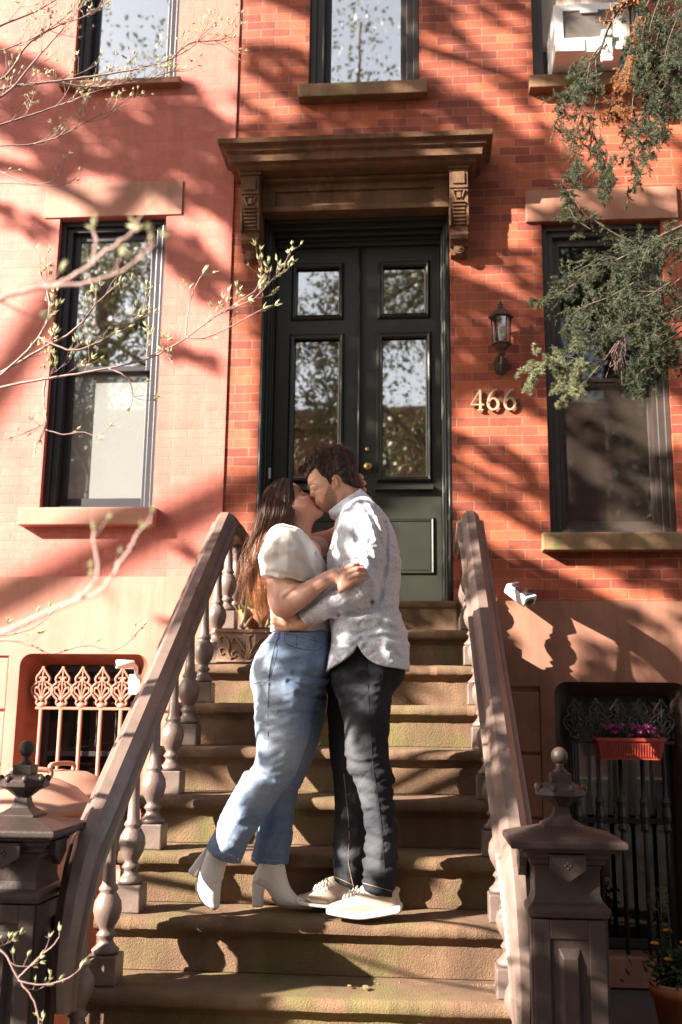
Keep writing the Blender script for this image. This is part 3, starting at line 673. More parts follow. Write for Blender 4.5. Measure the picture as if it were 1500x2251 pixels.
M['twig'] = std('budding_twig', (.36, .24, .21), (.22, .13, .12), .6, 25, 60, .2, .002)
M['bud'] = leafmat('bud_leaf', (.34, .38, .17), (.62, .60, .40), .4)

rt = thing('flower_box', 'ribbed red plastic window box hung on the black grille', 'flower box', (1.145, -.09, 1.235))
m = MB(); xa, xb = -.165, .165
A = [(xa, -.065, 0), (xb, -.065, 0), (xb, .065, 0), (xa, .065, 0)]; B = [(xa-.018, -.08, .10), (xb+.018, -.08, .10), (xb+.018, .08, .10), (xa-.018, .08, .10)]
m.ring(A, B); m.add(A, [(3, 2, 1, 0)]); m.box(xa-.026, xb+.026, -.09, .09, .10, .118)
for i in range(22): x = xa+.012+i*(xb-xa-.024)/21; m.add([(x-.004, -.0655, .012), (x+.004, -.0655, .012), (x+.004*1.05, -.083, .088), (x-.004*1.05, -.083, .088), (x-.004, -.072, .012), (x+.004, -.072, .012), (x+.004, -.088, .088), (x-.004, -.088, .088)], [(4, 5, 6, 7), (0, 4, 7, 3), (5, 1, 2, 6), (7, 6, 2, 3), (0, 1, 5, 4)])
m.build('box', M['redplastic'], rt, bevel=.002)
m = MB()
for i in range(260):
    c = Vector((random.uniform(xa, xb-.02), random.uniform(-.07, .06), .115+random.uniform(0, .02))); d = Vector((random.gauss(0, .6), random.gauss(-.2, .6), 1)); leafcard(m, c, d, (random.gauss(0,1), random.gauss(0,1), .2), random.uniform(.03, .07), .012)
m.build('foliage', M['leaf_dk'], rt, fixn=False)
m = MB()
for i in range(62):
    cx = random.choice([random.gauss(-.085, .045), random.gauss(.07, .05)]); c = Vector((max(-.165, min(.15, cx)), random.uniform(-.09, .03), .15+random.uniform(-.02, .04)-.25*abs(abs(cx)-.08)*.5))
    for k in range(14):
        d = Vector((random.gauss(0, 1), random.gauss(-.3, 1), random.gauss(.5, .8))); leafcard(m, c, d, (random.gauss(0,1), random.gauss(0,1), 1), random.uniform(.016, .028), .009)
m.build('blossoms', M['petal_p'], rt, fixn=False)
m = MB()
for x in (xa+.02, xb-.02): m.tube([(x, .085, .02), (x, .085, .125), (x, .118, .13), (x, .118, .07)], .004, 6)
m.build('hook', M['blackiron'], rt)

# ------------------------------------------------------------------ flower pot lower right
rt = thing('flower_pot', 'terracotta pot with orange flowers on the shaded areaway ground', 'potted plant', (1.15, -.95, 0))
m = MB(); m.lathe([(.075, 0), (.105, .20), (.118, .20), (.122, .255), (.108, .258), (.100, .22), (.02, .215)], n=28); m.build('pot', M['terracotta'], rt)
m = MB(); m.lathe([(.001, .215), (.10, .228)], n=20, caps=False); m.build('soil', M['soil'], rt)
m = MB()
for i in range(420):
    a = random.uniform(0, 2*pi); r = abs(random.gauss(0, .075)); c = Vector((r*cos(a), r*sin(a), .24+random.random()*.14)); leafcard(m, c, (random.gauss(0, 1), random.gauss(0, 1), random.gauss(.6, .6)), (random.gauss(0,1), random.gauss(0,1), .5), random.uniform(.03, .06), .018)
for i in range(9):
    x, y = random.gauss(0, .05), random.gauss(0, .04); P = [(x, y, .24), (x*1.3, y*1.3, .42), (x*1.6, y*1.5, .52+random.random()*.16)]; m.tube(P, [.004, .003, .001], 5)
    for k in range(34): t = random.random(); p = Vector(P[0]).lerp(Vector(P[2]), t); leafcard(m, p, (random.gauss(0,1), random.gauss(0,1), .8), (0, 0, 1), .028, .009)
m.build('foliage', M['leaf_dk'], rt, fixn=False)
m = MB()
for (x, y, z) in ((-.10, -.06, .43), (-.05, -.1, .37), (.03, -.08, .44), (.06, -.06, .45), (-.03, -.02, .48), (.10, -.05, .40)):
    for k in range(22):
        a = 2*pi*k/11; leafcard(m, (x, y, z), (cos(a), sin(a)-.25, .3+.3*(k > 10)), (0, -.3, 1), .024, .012)
m.build('blossoms', M['petal_o'], rt, fixn=False)

# ------------------------------------------------------------------ ornate planter on the second tread and bowl on the landing
rt = thing('stone_planter', 'ornate rectangular planter with leafy stems behind the woman on the steps', 'planter', (-.90, -.87, 1.716))
m = MB(); m.box(-.165, .165, -.07, .07, 0, .152); m.box(-.175, .175, -.08, .08, .150, .168); m.box(-.17, .17, -.075, .075, 0, .012)
m.build('trough', M['planter'], rt, bevel=.004)
m = MB()
for s in (-1, 1):
    for q in ([(0, .02), (.018, .06), (.045, .10), (.075, .125), (.085, .105), (.068, .098)], [(0, .02), (.03, .045), (.06, .06), (.085, .045), (.075, .025), (.062, .035)],
              [(.085, .015), (.105, .05), (.10, .09), (.12, .125), (.145, .13), (.15, .105), (.135, .10)], [(.10, .06), (.125, .075), (.148, .065), (.14, .04), (.125, .045)], [(0, .03), (.006, .08), (.0, .13), (.02, .14)]):
        L = smooth_line([(a*s, b) for a, b in q], 4); m.tube([(a, -.072, b) for a, b in L], np.linspace(.008, .0045, len(L)), 6)
m.build('relief', M['planter'], rt)
m = MB(); m.box(-.155, .155, -.06, .06, .155, .164); m.build('soil', M['soil'], rt)
m = MB()
def fromP(px, py, y, o=rt): return Vector(at(px, py, y))-o.location
st = [[(529, 1380), (540, 1345), (545, 1300), (548, 1270), (540, 1245)], [(538, 1380), (550, 1362), (556, 1355)], [(575, 1380), (568, 1355), (560, 1330)], [(585, 1380), (594, 1355), (600, 1338)], [(592, 1380), (604, 1370)], [(552, 1295), (560, 1268), (566, 1250)]]
for L in st:
    L = smooth_line([tuple(fromP(a, b, -.87)) for a, b in L], 4); m.tube(L, np.linspace(.009, .004, len(L)), 7)
m.build('stems', M['stem'], rt)
m = MB()
for (a, b) in ((518, 1268), (530, 1262), (540, 1258), (528, 1284), (550, 1280), (558, 1262), (548, 1300), (540, 1290), (566, 1252), (570, 1275)):
    for k in range(4):
        c = fromP(a, b, -.87+random.uniform(-.02, .02)); leafcard(m, c, (random.gauss(0, 1), random.gauss(-.4, .6), random.gauss(-.1, .7)), (0, 0, 1), random.uniform(.035, .055), .024)
m.build('foliage', M['leaf'], rt, fixn=False)
rt = thing('plant_bowl', 'round terracotta bowl on the landing behind the long hair', 'bowl', (-.92, -.45, 1.911))
m = MB(); m.lathe([(.045, 0), (.055, .006), (.10, .045), (.125, .10), (.128, .118), (.118, .12), (.11, .10), (.001, .09)], n=32); m.build('bowl', M['terracotta'], rt)
m = MB()
for i in range(60): leafcard(m, (random.gauss(0, .05), random.gauss(0, .05), .10), (random.gauss(0, 1), random.gauss(0, 1), 1.2), (0, 1, .2), .09, .02)
m.build('foliage', M['leaf'], rt, fixn=False)

# ------------------------------------------------------------------ lantern
rt = thing('wall_lantern', 'bronze six sided wall lantern with clear glass beside the door', 'lantern', (.478, 0, 3.62))
lx, ly = 0.0, -.13
m = MB(); m.prism([(.055*cos(a)*.8, .0+.062*sin(a)) for a in np.linspace(0, 2*pi, 25)[:-1]], -.018, 0, 'y'); m.prism([(.036*cos(a)*.8, .042*sin(a)) for a in np.linspace(0, 2*pi, 25)[:-1]], -.034, -.016, 'y'); m.ball((0, -.036, 0), .016, 12, 8)
m.build('backplate', M['bronze'], rt, bevel=.002)
m = MB(); L = smooth_line([(0, -.03, 0), (0, -.07, -.05), (0, -.115, -.045), (0, ly, -.01), (0, ly, .04)], 4); m.tube(L, .010, 8); m.ball((0, -.085, -.055), .014, 10, 8)
m.lathe([(.010, -.02), (.028, .0), (.020, .015), (.036, .03), (.052, .055), (.052, .062), (.040, .066)], (0, ly, .03), 6); m.build('arm', M['bronze'], rt)
m = MB(); zb, ztp = .095, .262
m.lathe([(.058, 0), (.064, .004), (.064, .012), (.056, .016)], (0, ly, zb-.012), 6)
for i in range(6):
    a = i*pi/3; m.tube([(.052*cos(a), ly+.052*sin(a), zb), (.060*cos(a), ly+.060*sin(a), ztp)], .0045, 5)
m.build('cage', M['bronze'], rt)
m = MB(); m.lathe([(.064, 0), (.078, .006), (.078, .014), (.058, .040), (.032, .062), (.016, .078), (.014, .088), (.018, .094), (.008, .102), (.010, .112), (.001, .125)], (0, ly, ztp-.004), 6); m.build('roof', M['bronze'], rt)
m = MB(); m.lathe([(.050, zb+.003), (.058, ztp-.004)], (0, ly, 0), 6, caps=False); m.build('lamp_glass', M['lampglass'], rt)
m = MB(); m.lathe([(.012, zb), (.014, zb+.03), (.026, zb+.06), (.030, zb+.085), (.022, zb+.11), (.001, zb+.12)], (0, ly, 0), 16); m.build('bulb', M['white'], rt)

# ------------------------------------------------------------------ house number 466
def stroke(m, pts, ws, y0, y1):
    P = np.array(pts); n = len(P); L = []; R = []
    for i in range(n):
        t = P[min(i+1, n-1)]-P[max(i-1, 0)]; t = t/np.linalg.norm(t); q = np.array([-t[1], t[0]])*ws[i]/2; L.append(P[i]+q); R.append(P[i]-q)
    A = [(p[0], y0, p[1]) for p in L]; B = [(p[0], y0, p[1]) for p in R]; C2 = [(p[0], y1, p[1]) for p in L]; D = [(p[0], y1, p[1]) for p in R]
    m.ring(A, B, closed=False); m.ring(A, C2, closed=False); m.ring(B, D, closed=False); m.add([A[0], B[0], D[0], C2[0], A[-1], B[-1], D[-1], C2[-1]], [(0, 1, 2, 3), (4, 5, 6, 7)])
def six():
    m = MB(); pts = [(.068, .138), (.048, .128), (.024, .098), (.012, .058), (.014, .030), (.030, .008), (.050, .006), (.068, .022), (.074, .044), (.064, .068), (.044, .078), (.024, .066), (.013, .046)]
    P = smooth_line(pts, 5); n = len(P); ws = [.004+.010*sin(pi*min(1, i/(n*.55)))**.8 if i < n*.5 else .006+.009*abs(sin(pi*(i/n-.42)*1.9)) for i in range(n)]
    stroke(m, P, ws, -.026, -.014); m.tube([(.014, -.015, .04), (.014, 0, .04)], .004, 6); m.tube([(.07, -.015, .04), (.07, 0, .04)], .004, 6); return m
def four():
    m = MB(); stroke(m, [(.062, .138), (.002, .038)], [.007, .007], -.026, -.014); stroke(m, [(.002, .038), (.084, .038)], [.008, .008], -.0262, -.0142)
    stroke(m, [(.060, .136), (.060, .008)], [.014, .014], -.0264, -.0144); stroke(m, [(.044, .004), (.078, .004)], [.007, .007], -.0266, -.0146); m.tube([(.06, -.015, .09), (.06, 0, .09)], .004, 6); m.tube([(.03, -.015, .038), (.03, 0, .038)], .004, 6); return m
for i, (x, nm, lb_) in enumerate(((.288, 'four', 'brass house numeral 4, first of the three on the brick'), (.384, 'six', 'brass house numeral 6 in the middle of the three'), (.487, 'six', 'brass house numeral 6 nearest the right window'))):
    m = four() if i == 0 else six(); o = m.build('house_numeral', M['oldbrass'], loc=(x, 0, 3.322)); tag(o, lb_, 'house numeral', 'numerals of the house number 466 on the brick wall')

# ------------------------------------------------------------------ security cameras
def rot_obj(o, e): o.rotation_euler = e; return o
rt = thing('security_camera', 'white wall camera with dark solar panel below the right window', 'security camera', (.555, -.14, 2.165))
m = MB(); L = .16
m.prism([(-.045, -.03), (-.052, -.02), (-.052, .026), (-.045, .034), (.045, .034), (.052, .026), (.052, -.02), (.045, -.03)], -L/2, L/2, 'y'); bd = m.build('housing', M['white'], rt, bevel=.012)
M['panel'] = std('solar_panel', (.035, .035, .05), (.025, .025, .035), .15, 8, 40, .02, .001)
m = MB(); m.box(-.040, .040, -L/2+.02, L/2-.022, .0342, .039); m.build('solar_panel', M['panel'], bd); m = MB(); m.prism([(.032*cos(a), -.002+.022*sin(a)) for a in np.linspace(0, 2*pi, 21)[:-1]], -L/2-.004, -L/2+.001, 'y'); m.build('lens', M['blackiron'], bd)
bd.rotation_euler = (radians(38), radians(-14), radians(42))
m = MB(); m.tube([(-.015, .04, .012), (-.03, .085, .045), (-.035, .11, .06)], .013, 10); m.lathe([(.03, 0), (.03, .012), (.02, .016)], (0, 0, 0), 20); mt = m.build('mount', M['white'], rt)
rt = thing('security_camera', 'white cylinder camera above the pink grille by the railing', 'security camera', (-1.775, -.13, 1.745))
m = MB(); m.lathe([(.001, -.05), (.022, -.05), (.026, -.045), (.027, .05), (.022, .058), (.001, .06)], n=24); bd = m.build('housing', M['white'], rt); bd.rotation_euler = (radians(90), radians(0), radians(-62))
m = MB(); m.lathe([(.001, .0605), (.017, .0605), (.017, .063), (.001, .063)], n=20); m.build('lens', M['panel'], bd)
m = MB(); m.tube(smooth_line([(.03, .01, 0), (.055, .03, -.01), (.05, .06, -.05), (.03, .09, -.07)], 4), .009, 8); m.build('mount', M['white'], rt)
rt = thing('junction_box', 'small white box below the cylinder camera', 'junction box', (-1.735, -.045, 1.63)); m = MB(); m.box(-.035, .035, -.02, .02, -.06, .06); m.build('cover', M['white'], rt, bevel=.006)
m = MB(); m.tube([(0, -.01, .058), (.0, -.03, .09), (-.02, -.06, .10)], .004, 6); m.build('cable', M['white'], rt)

# ------------------------------------------------------------------ air conditioner
rt = thing('air_conditioner', 'white window air conditioner with grey grille in the upper right window', 'air conditioner', (1.05, -.28, 5.605))
m = MB(); o_ = [(-.205, 0), (-.20, .30), (-.185, .345), (.20, .345), (.215, .32), (.215, 0)]
fr_ = wall_mesh(-.205, .215, .0, .345, 0, .03, [(-.15, .165, .10, .30)]); m.add(fr_.v, fr_.f); m.box(-.205, .215, .0301, .42, .0, .345)
m.box(-.205, -.02, -.012, 0, 0, .09); m.box(.06, .215, -.012, 0, 0, .09)
m.build('housing', M['white'], rt, bevel=.012)
m = MB()
for i in range(22): z = .103+i*.009; m.box(-.15, .165, .008, .022, z, z+.004)
M['acgrey'] = std('ac_fins', (.30, .26, .24), (.24, .21, .19), .6, 10, 40, .05, .001)
m.build('louvres', M['acgrey'], rt); m = MB(); m.box(-.15, .165, .024, .028, .1, .3); m.build('coil', M['acgrey'], rt)
m = MB(); m.box(-.04, .07, -.008, .002, .275, .31); m.box(-.01, .03, -.010, -.008, .318, .324); m.build('badge', M['white'], rt, bevel=.003)
m = MB(); m.box(.075, .15, -.03, .0, -.09, .10); m.box(.08, .145, -.05, -.03, .08, .12); m.build('bracket', M['white'], rt, bevel=.01)

# ------------------------------------------------------------------ two domed bins behind the left newel
def bin_(loc, lab, rz):
    rt = thing('rubbish_bin', lab, 'bin', loc, rz, 'brown domed bins in the left front yard')
    mt = M['binbrown']; m = MB(); m.lathe([(.22, 0), (.26, .62), (.262, .86), (.25, .88)], n=40); m.build('body', mt, rt)
    m = MB(); m.lathe([(.275, .86), (.285, .875), (.285, .90), (.268, .915), (.25, .92), (.20, .965), (.12, 1.0), (.001, 1.012)], n=40); ld = m.build('lid', mt, rt)
    m = MB(); m.tube(smooth_line([(-.08, 0, 1.0), (-.075, 0, 1.035), (.075, 0, 1.035), (.08, 0, 1.0)], 4), .012, 8); m.build('handle', mt, ld); return rt
M['binbrown'] = std('brown_painted_metal', (.42, .235, .175), (.34, .18, .13), .45, 5, 40, .15, .002, c3=(.25, .15, .12), c3amt=.3)
bin_((-1.69, -1.75, .17), 'brown domed metal bin lid right behind the left newel', .4); bin_((-1.78, -1.10, .17), 'brown domed bin further back under the pink grille', 1.2)

# ------------------------------------------------------------------ dead leaves on the steps
M['deadleaf'] = leafmat('dead_leaf', (.42, .20, .10), (.55, .32, .18), .2)
for i, (px, py, y, lab) in enumerate(((797, 2170, -2.33, 'curled orange dead leaf on the lowest visible step'), (765, 2163, -2.31, 'small brown dead leaf beside the orange one on the step'), (478, 1988, -2.1, 'tiny pale leaf on the step by the raised boot'), (555, 1985, -2.06, 'small leaf on the step under the heel'))):
    p = at(px, py, y); m = MB()
    for k in range(5): a = -1.2+k*.6; leafcard(m, (0, 0, .004), (cos(a), sin(a), .25*random.random()), (0, 0, 1), .026 if i == 0 else .014, .012)
    k = round((1.911-p[2])/R0); o = m.build('fallen_leaf', M['deadleaf'], loc=(p[0], p[1], 1.911-k*R0+.001), fixn=False); tag(o, lab, 'leaf', 'dead leaves lying on the steps')
m = MB()
for k in range(10):
    for i in range(130 if 4 < k < 9 else 50):
        sx = random.choice((-1, 1)); x = (-1.06 if sx < 0 else .25)-sx*abs(random.gauss(0, .07)); 
        if random.random() < .35: x = random.uniform(-1.0, .2)
        y = -.715-k*T0+.245-abs(random.gauss(0, .018)); s_ = random.uniform(.002, .006)
        a = random.uniform(0, 6.3); z = 1.911-k*R0-.003
        m.add([(x+s_*cos(a), y+s_*sin(a), z), (x+s_*cos(a+2.1), y+s_*sin(a+2.1), z+s_*.5), (x+s_*cos(a+4.2), y+s_*sin(a+4.2), z), (x, y, z+s_)], [(0, 1, 3), (1, 2, 3), (2, 0, 3)])
M['debris'] = std('debris', (.30, .17, .11), (.12, .08, .05), .95, 60, 60, .2, .002)
tag(m.build('leaf_litter', M['debris'], fixn=False), 'fine crumbs of leaf litter gathered along the back of the treads', 'litter', kind='stuff')
# ------------------------------------------------------------------ implicit modelling for bodies and clothes
def px2xz(pts, y):
    return np.array([[*(at(a, b, y)[[0, 2]])] for a, b in pts])
PXM = float(np.linalg.norm(at(740, 1500, -2.08)-at(741, 1500, -2.08)))      # metres per photo pixel at the couple
def sdpoly(P, X, Z):
    d = np.full(X.shape, 1e9); s = np.ones(X.shape); n = len(P)
    for i in range(n):
        a = P[i]; b = P[i-1]; ex, ez = b-a; wx = X-a[0]; wz = Z-a[1]
        t = np.clip((wx*ex+wz*ez)/(ex*ex+ez*ez+1e-12), 0, 1); bx = wx-ex*t; bz = wz-ez*t; d = np.minimum(d, bx*bx+bz*bz)
        c1 = Z >= a[1]; c2 = Z < b[1]; c3 = ex*wz > ez*wx
        f = (c1 & c2 & c3) | (~c1 & ~c2 & ~c3); s = np.where(f, -s, s)
    return s*np.sqrt(d)
def dline(P, X, Z):
    d = np.full(X.shape, 1e9)
    for a, b in zip(P[:-1], P[1:]):
        ex, ez = b-a; wx = X-a[0]; wz = Z-a[1]; t = np.clip((wx*ex+wz*ez)/(ex*ex+ez*ez+1e-12), 0, 1)
        d = np.minimum(d, (wx-ex*t)**2+(wz-ez*t)**2)
    return np.sqrt(d)
def smin(a, b, k):
    if k <= 0: return np.minimum(a, b)
    h = np.clip(.5+.5*(b-a)/k, 0, 1); return b*(1-h)+a*h-k*h*(1-h)
_LAT = RNG.random((32, 32, 32)).astype(np.float32)*2-1
def vnoise(x, y, z):
    xi = np.floor(x).astype(int); yi = np.floor(y).astype(int); zi = np.floor(z).astype(int); u = x-xi; v = y-yi; w_ = z-zi
    u = u*u*(3-2*u); v = v*v*(3-2*v); w_ = w_*w_*(3-2*w_); g = lambda a, b, c: _LAT[(xi+a) % 32, (yi+b) % 32, (zi+c) % 32]
    return ((g(0,0,0)*(1-u)+g(1,0,0)*u)*(1-v)+(g(0,1,0)*(1-u)+g(1,1,0)*u)*v)*(1-w_)+((g(0,0,1)*(1-u)+g(1,0,1)*u)*(1-v)+(g(0,1,1)*(1-u)+g(1,1,1)*u)*v)*w_
class Field:
    def __init__(s, lo, hi, h):
        """lo, hi: (x,y,z) corners; h: cell size"""
        s.ax = [np.arange(lo[i], hi[i]+h, h) for i in range(3)]; s.h = h
        s.X, s.Z = np.meshgrid(s.ax[0], s.ax[2], indexing='ij'); s.F = np.full([len(a) for a in s.ax], .09, np.float32)
    def sl(s, lo, hi):
        return tuple(slice(max(0, int(np.searchsorted(a, l))-1), int(np.searchsorted(a, h))+1) for a, l, h in zip(s.ax, lo, hi))
    def put(s, d, k, sl, op='u'):
        if op == 'u': s.F[sl] = smin(s.F[sl], d, k)
        elif op == 's': s.F[sl] = -smin(-s.F[sl], d, k)
        else: s.F[sl] = -smin(-s.F[sl], -d, k)
    def inflate(s, poly, yc, ry, R, k=.0, k_smooth=5, cuts=(), hollow=0, closed=True, op='u', ret=False, creases=(), expo=2.0):
        """poly in photo pixels of the side silhouette; yc/ry numbers or functions of (x, z)"""
        y0 = yc if not callable(yc) else -2.1
        P = px2xz(smooth_line(poly, k_smooth, True) if k_smooth else poly, y0); Rm = R*PXM
        pad = .03
        lo = (P[:, 0].min()-pad, -9, P[:, 1].min()-pad); hi = (P[:, 0].max()+pad, 9, P[:, 1].max()+pad); sl = s.sl(lo, hi)
        X = s.X[sl[0], sl[2]]; Z = s.Z[sl[0], sl[2]]; d2 = sdpoly(P, X, Z)
        for ln, amp, wd in creases: d2 = d2+amp*np.exp(-(dline(px2xz(ln, y0), X, Z)/(wd*PXM))**2)
        YC = yc(X, Z) if callable(yc) else np.full(X.shape, yc); RY = ry(X, Z) if callable(ry) else np.full(X.shape, ry)
        Y = s.ax[1][sl[1]][None, :, None]; e = expo
        q = np.power(np.abs((Y-YC[:, None, :])/RY[:, None, :]), e)+np.power(np.maximum(Rm+d2, 0)/Rm, e)[:, None, :]
        d = (np.power(q, 1/e)-1)*np.minimum(Rm, RY)[:, None, :]
        for (ax_, ay_), (bx_, by_) in cuts:                     # keep the left-hand side of a -> b (in the picture)
            A, B = px2xz([(ax_, ay_), (bx_, by_)], y0); t = B-A; t = t/np.linalg.norm(t); c = -((X-A[0])*(-t[1])+(Z-A[1])*t[0])
            c3 = np.broadcast_to(c[:, None, :], d.shape)
            if hollow: d = np.maximum(d, np.where(c3 > -.06, -(d+hollow), -1))
            d = np.maximum(d, c3)
        if ret: return d, sl
        s.put(d.astype(np.float32), k, sl, op); return s
    def cap(s, p, q, r0, r1, k=.0, sy=1.0, op='u'):
        p = np.array(p, float); q = np.array(q, float); rm = max(r0, r1)*max(1, sy)+.02; sl = s.sl(np.minimum(p, q)-rm, np.maximum(p, q)+rm)
        X = s.ax[0][sl[0]][:, None, None]-p[0]; Y = (s.ax[1][sl[1]][None, :, None]-p[1])/sy; Z = s.ax[2][sl[2]][None, None, :]-p[2]
        v = (q-p)*np.array([1, 1/sy, 1]); L = v@v+1e-12; t = np.clip((X*v[0]+Y*v[1]+Z*v[2])/L, 0, 1)
        d = np.sqrt((X-v[0]*t)**2+(Y-v[1]*t)**2+(Z-v[2]*t)**2)-(r0+(r1-r0)*t); s.put(d.astype(np.float32), k, sl, op); return s
    def limb(s, pts, k=.004, k0=None):
        """pts: (px, py, y, radius px)"""
        P = [(np.array(at(a, b, y)), r*PXM) for a, b, y, r in pts]
        for i, ((p, r), (q, r2)) in enumerate(zip(P[:-1], P[1:])): s.cap(p, q, r, r2, k if (k0 is None or i) else k0)
        return s
    def ell(s, c, rad, rot=0.0, k=.0, op='u'):
        c = np.array(c, float); rm = max(rad)+.02; sl = s.sl(c-rm, c+rm)
        X = s.ax[0][sl[0]][:, None, None]-c[0]; Y = s.ax[1][sl[1]][None, :, None]-c[1]; Z = s.ax[2][sl[2]][None, None, :]-c[2]
        x = X*cos(rot)+Z*sin(rot); z = -X*sin(rot)+Z*cos(rot); q = np.sqrt((x/rad[0])**2+(Y/rad[1])**2+(z/rad[2])**2); d = (q-1)*min(rad)
        s.put(d.astype(np.float32), k, sl, op); return s
    def crease(s, lines, near=None, gain=1.0):
        """lines: (pixel polyline, amplitude m (+ dent), width px); only on the camera side of y=near"""
        G_ = np.zeros(s.X.shape)
        for ln, amp, wd in lines:
            P = px2xz(smooth_line(ln, 4), -2.2); w_ = wd*PXM; sl = s.sl((P[:, 0].min()-3*w_, -9, P[:, 1].min()-3*w_), (P[:, 0].max()+3*w_, 9, P[:, 1].max()+3*w_))
            dd = dline(P, s.X[sl[0], sl[2]], s.Z[sl[0], sl[2]])/w_; G_[sl[0], sl[2]] += gain*amp*(np.exp(-dd**2)-.35*np.exp(-(dd-1.7)**2))
        G_ = .0065*np.tanh(G_/.0065); k_ = len(s.ax[1]) if near is None else int(np.searchsorted(s.ax[1], near))+1
        s.F[:, :k_] += G_[:, None, :].astype(np.float32)
        return s
    def wob(s, amp, sx, sy, sz, seed=0, ridged=False, rot=0.0, mask=None):
        X = s.ax[0][:, None, None]; Y = s.ax[1][None, :, None]; Z = s.ax[2][None, None, :]
        idx = np.nonzero(np.abs(s.F) < .02); x, y, z = s.ax[0][idx[0]], s.ax[1][idx[1]], s.ax[2][idx[2]]
        xr = x*cos(rot)+z*sin(rot); zr = -x*sin(rot)+z*cos(rot)
        n = vnoise(xr*sx+seed*3.7, y*sy+seed*1.3, zr*sz+seed*5.1)+.5*vnoise(xr*sx*2.1+9, y*sy*2.1, zr*sz*2.1+4)
        if ridged: n = 1-2*np.abs(n)
        a = amp if mask is None else amp*mask(x, y, z)
        s.F[idx] += (a*n).astype(np.float32); return s
    def mesh(s):
        F = s.F; I = (F < 0); c = I.astype(np.uint8)
        t = c[:-1, :-1, :-1]+c[1:, :-1, :-1]; t = t+c[:-1, 1:, :-1]+c[1:, 1:, :-1]; t = t+c[:-1, :-1, 1:]+c[1:, :-1, 1:]; t = t+c[:-1, 1:, 1:]+c[1:, 1:, 1:]
        act = np.nonzero((t > 0) & (t < 8)); n = len(act[0]); idx = np.full(t.shape, -1, np.int32); idx[act] = np.arange(n)
        acc = np.zeros((n, 3)); cnt = np.zeros(n)
        cor = [(a, b, d) for a in (0, 1) for b in (0, 1) for d in (0, 1)]; v = {k: F[act[0]+k[0], act[1]+k[1], act[2]+k[2]].astype(float) for k in cor}
        for a in cor:
            for ax in range(3):
                if a[ax]: continue
                b = list(a); b[ax] = 1; b = tuple(b); va, vb = v[a], v[b]; m = (va < 0) != (vb < 0); tt = np.where(m, va/np.where(m, va-vb, 1), 0)
                for j in range(3): acc[:, j] += np.where(m, a[j]+(tt if j == ax else 0), 0)
                cnt += m
        acc /= cnt[:, None]; V = np.stack([s.ax[j][0]+(act[j]+acc[:, j])*s.h for j in range(3)], 1)
        faces = []
        for ax in range(3):
            o = [0, 1, 2]; o.remove(ax); A = [slice(1, -1)]*3; B = [slice(1, -1)]*3; A[ax] = slice(0, -1); B[ax] = slice(1, None)
            a_ = I[tuple(A)]; b_ = I[tuple(B)]; e = np.nonzero(a_ != b_); st = a_[e]
            g_ = [e[0]+1, e[1]+1, e[2]+1]; g_[ax] = e[ax]
            def cell(d1, d2):
                q = [g_[0].copy(), g_[1].copy(), g_[2].copy()]; q[o[0]] -= d1; q[o[1]] -= d2; return idx[q[0], q[1], q[2]]
            q = np.stack([cell(1, 1), cell(0, 1), cell(0, 0), cell(1, 0)], 1); flip = st if ax != 1 else ~st; q[~flip] = q[~flip][:, ::-1]; faces.append(q)
        return V, np.concatenate(faces)
    def build(s, name, mat, parent, smooth_it=2, attrs=None, keep=True):
        V, Q = s.mesh()
        if keep:                                                # drop tiny loose scraps
            pass
        for _ in range(smooth_it):                              # light smoothing over shared edges
            acc = np.zeros_like(V); cn = np.zeros(len(V))
            for i in range(4): a, b = Q[:, i], Q[:, (i+1) % 4]; np.add.at(acc, a, V[b]); np.add.at(cn, a, 1); np.add.at(acc, b, V[a]); np.add.at(cn, b, 1)
            V = V*.5+.5*acc/np.maximum(cn, 1)[:, None]
        me = bpy.data.meshes.new(name); off = Vector((0, 0, 0)); q_ = parent
        while q_ is not None: off += Vector(q_.location); q_ = q_.parent
        W = V-np.array(off); me.vertices.add(len(W)); me.vertices.foreach_set('co', W.astype(np.float32).ravel())
        me.loops.add(Q.size); me.loops.foreach_set('vertex_index', Q.astype(np.int32).ravel()); me.polygons.add(len(Q))
        me.polygons.foreach_set('loop_start', np.arange(0, Q.size, 4, dtype=np.int32)); me.polygons.foreach_set('use_smooth', np.ones(len(Q), bool)); me.update(calc_edges=True); me.validate()
        for an, fn in (attrs or {}).items():
            at_ = me.attributes.new(an, 'FLOAT', 'POINT'); at_.data.foreach_set('value', np.clip(fn(V), 0, 1).astype(np.float32))
        me.materials.append(mat); o = bpy.data.objects.new(name, me); link(o, parent); return o
def world_bvh(o):
    off = Vector((0, 0, 0)); q = o
    while q is not None: off += Vector(q.location); q = q.parent
    vs = [tuple(v.co+off) for v in o.data.vertices]; return BVHTree.FromPolygons(vs, [tuple(p.vertices) for p in o.data.polygons])
def drape(m, bvh, pts, r, lift=0.0, n=5, sub=5, flat=None):
    """a thin cord laid on the near surface along pixel points"""
    L = smooth_line(pts, sub) if sub else pts; out = []
    for a, b in L:
        tgt = at(a, b, -2.0); d = Vector(tgt-CAM).normalized(); h = bvh.ray_cast(Vector(CAM), d)
        if h[0] is not None: out.append(h[0]-d*lift)
    if len(out) > 1:
        rs = r if hasattr(r, '__len__') else [r]*len(out)
        if len(rs) != len(out): rs = np.interp(np.linspace(0, 1, len(out)), np.linspace(0, 1, len(rs)), rs)
        m.tube(out, list(rs), n)
def g2(V, px, py, sx, sy, y=-2.2):
    c = at(px, py, y); return np.exp(-((V[:, 0]-c[0])/(sx*PXM))**2-((V[:, 2]-c[2])/(sy*PXM))**2)
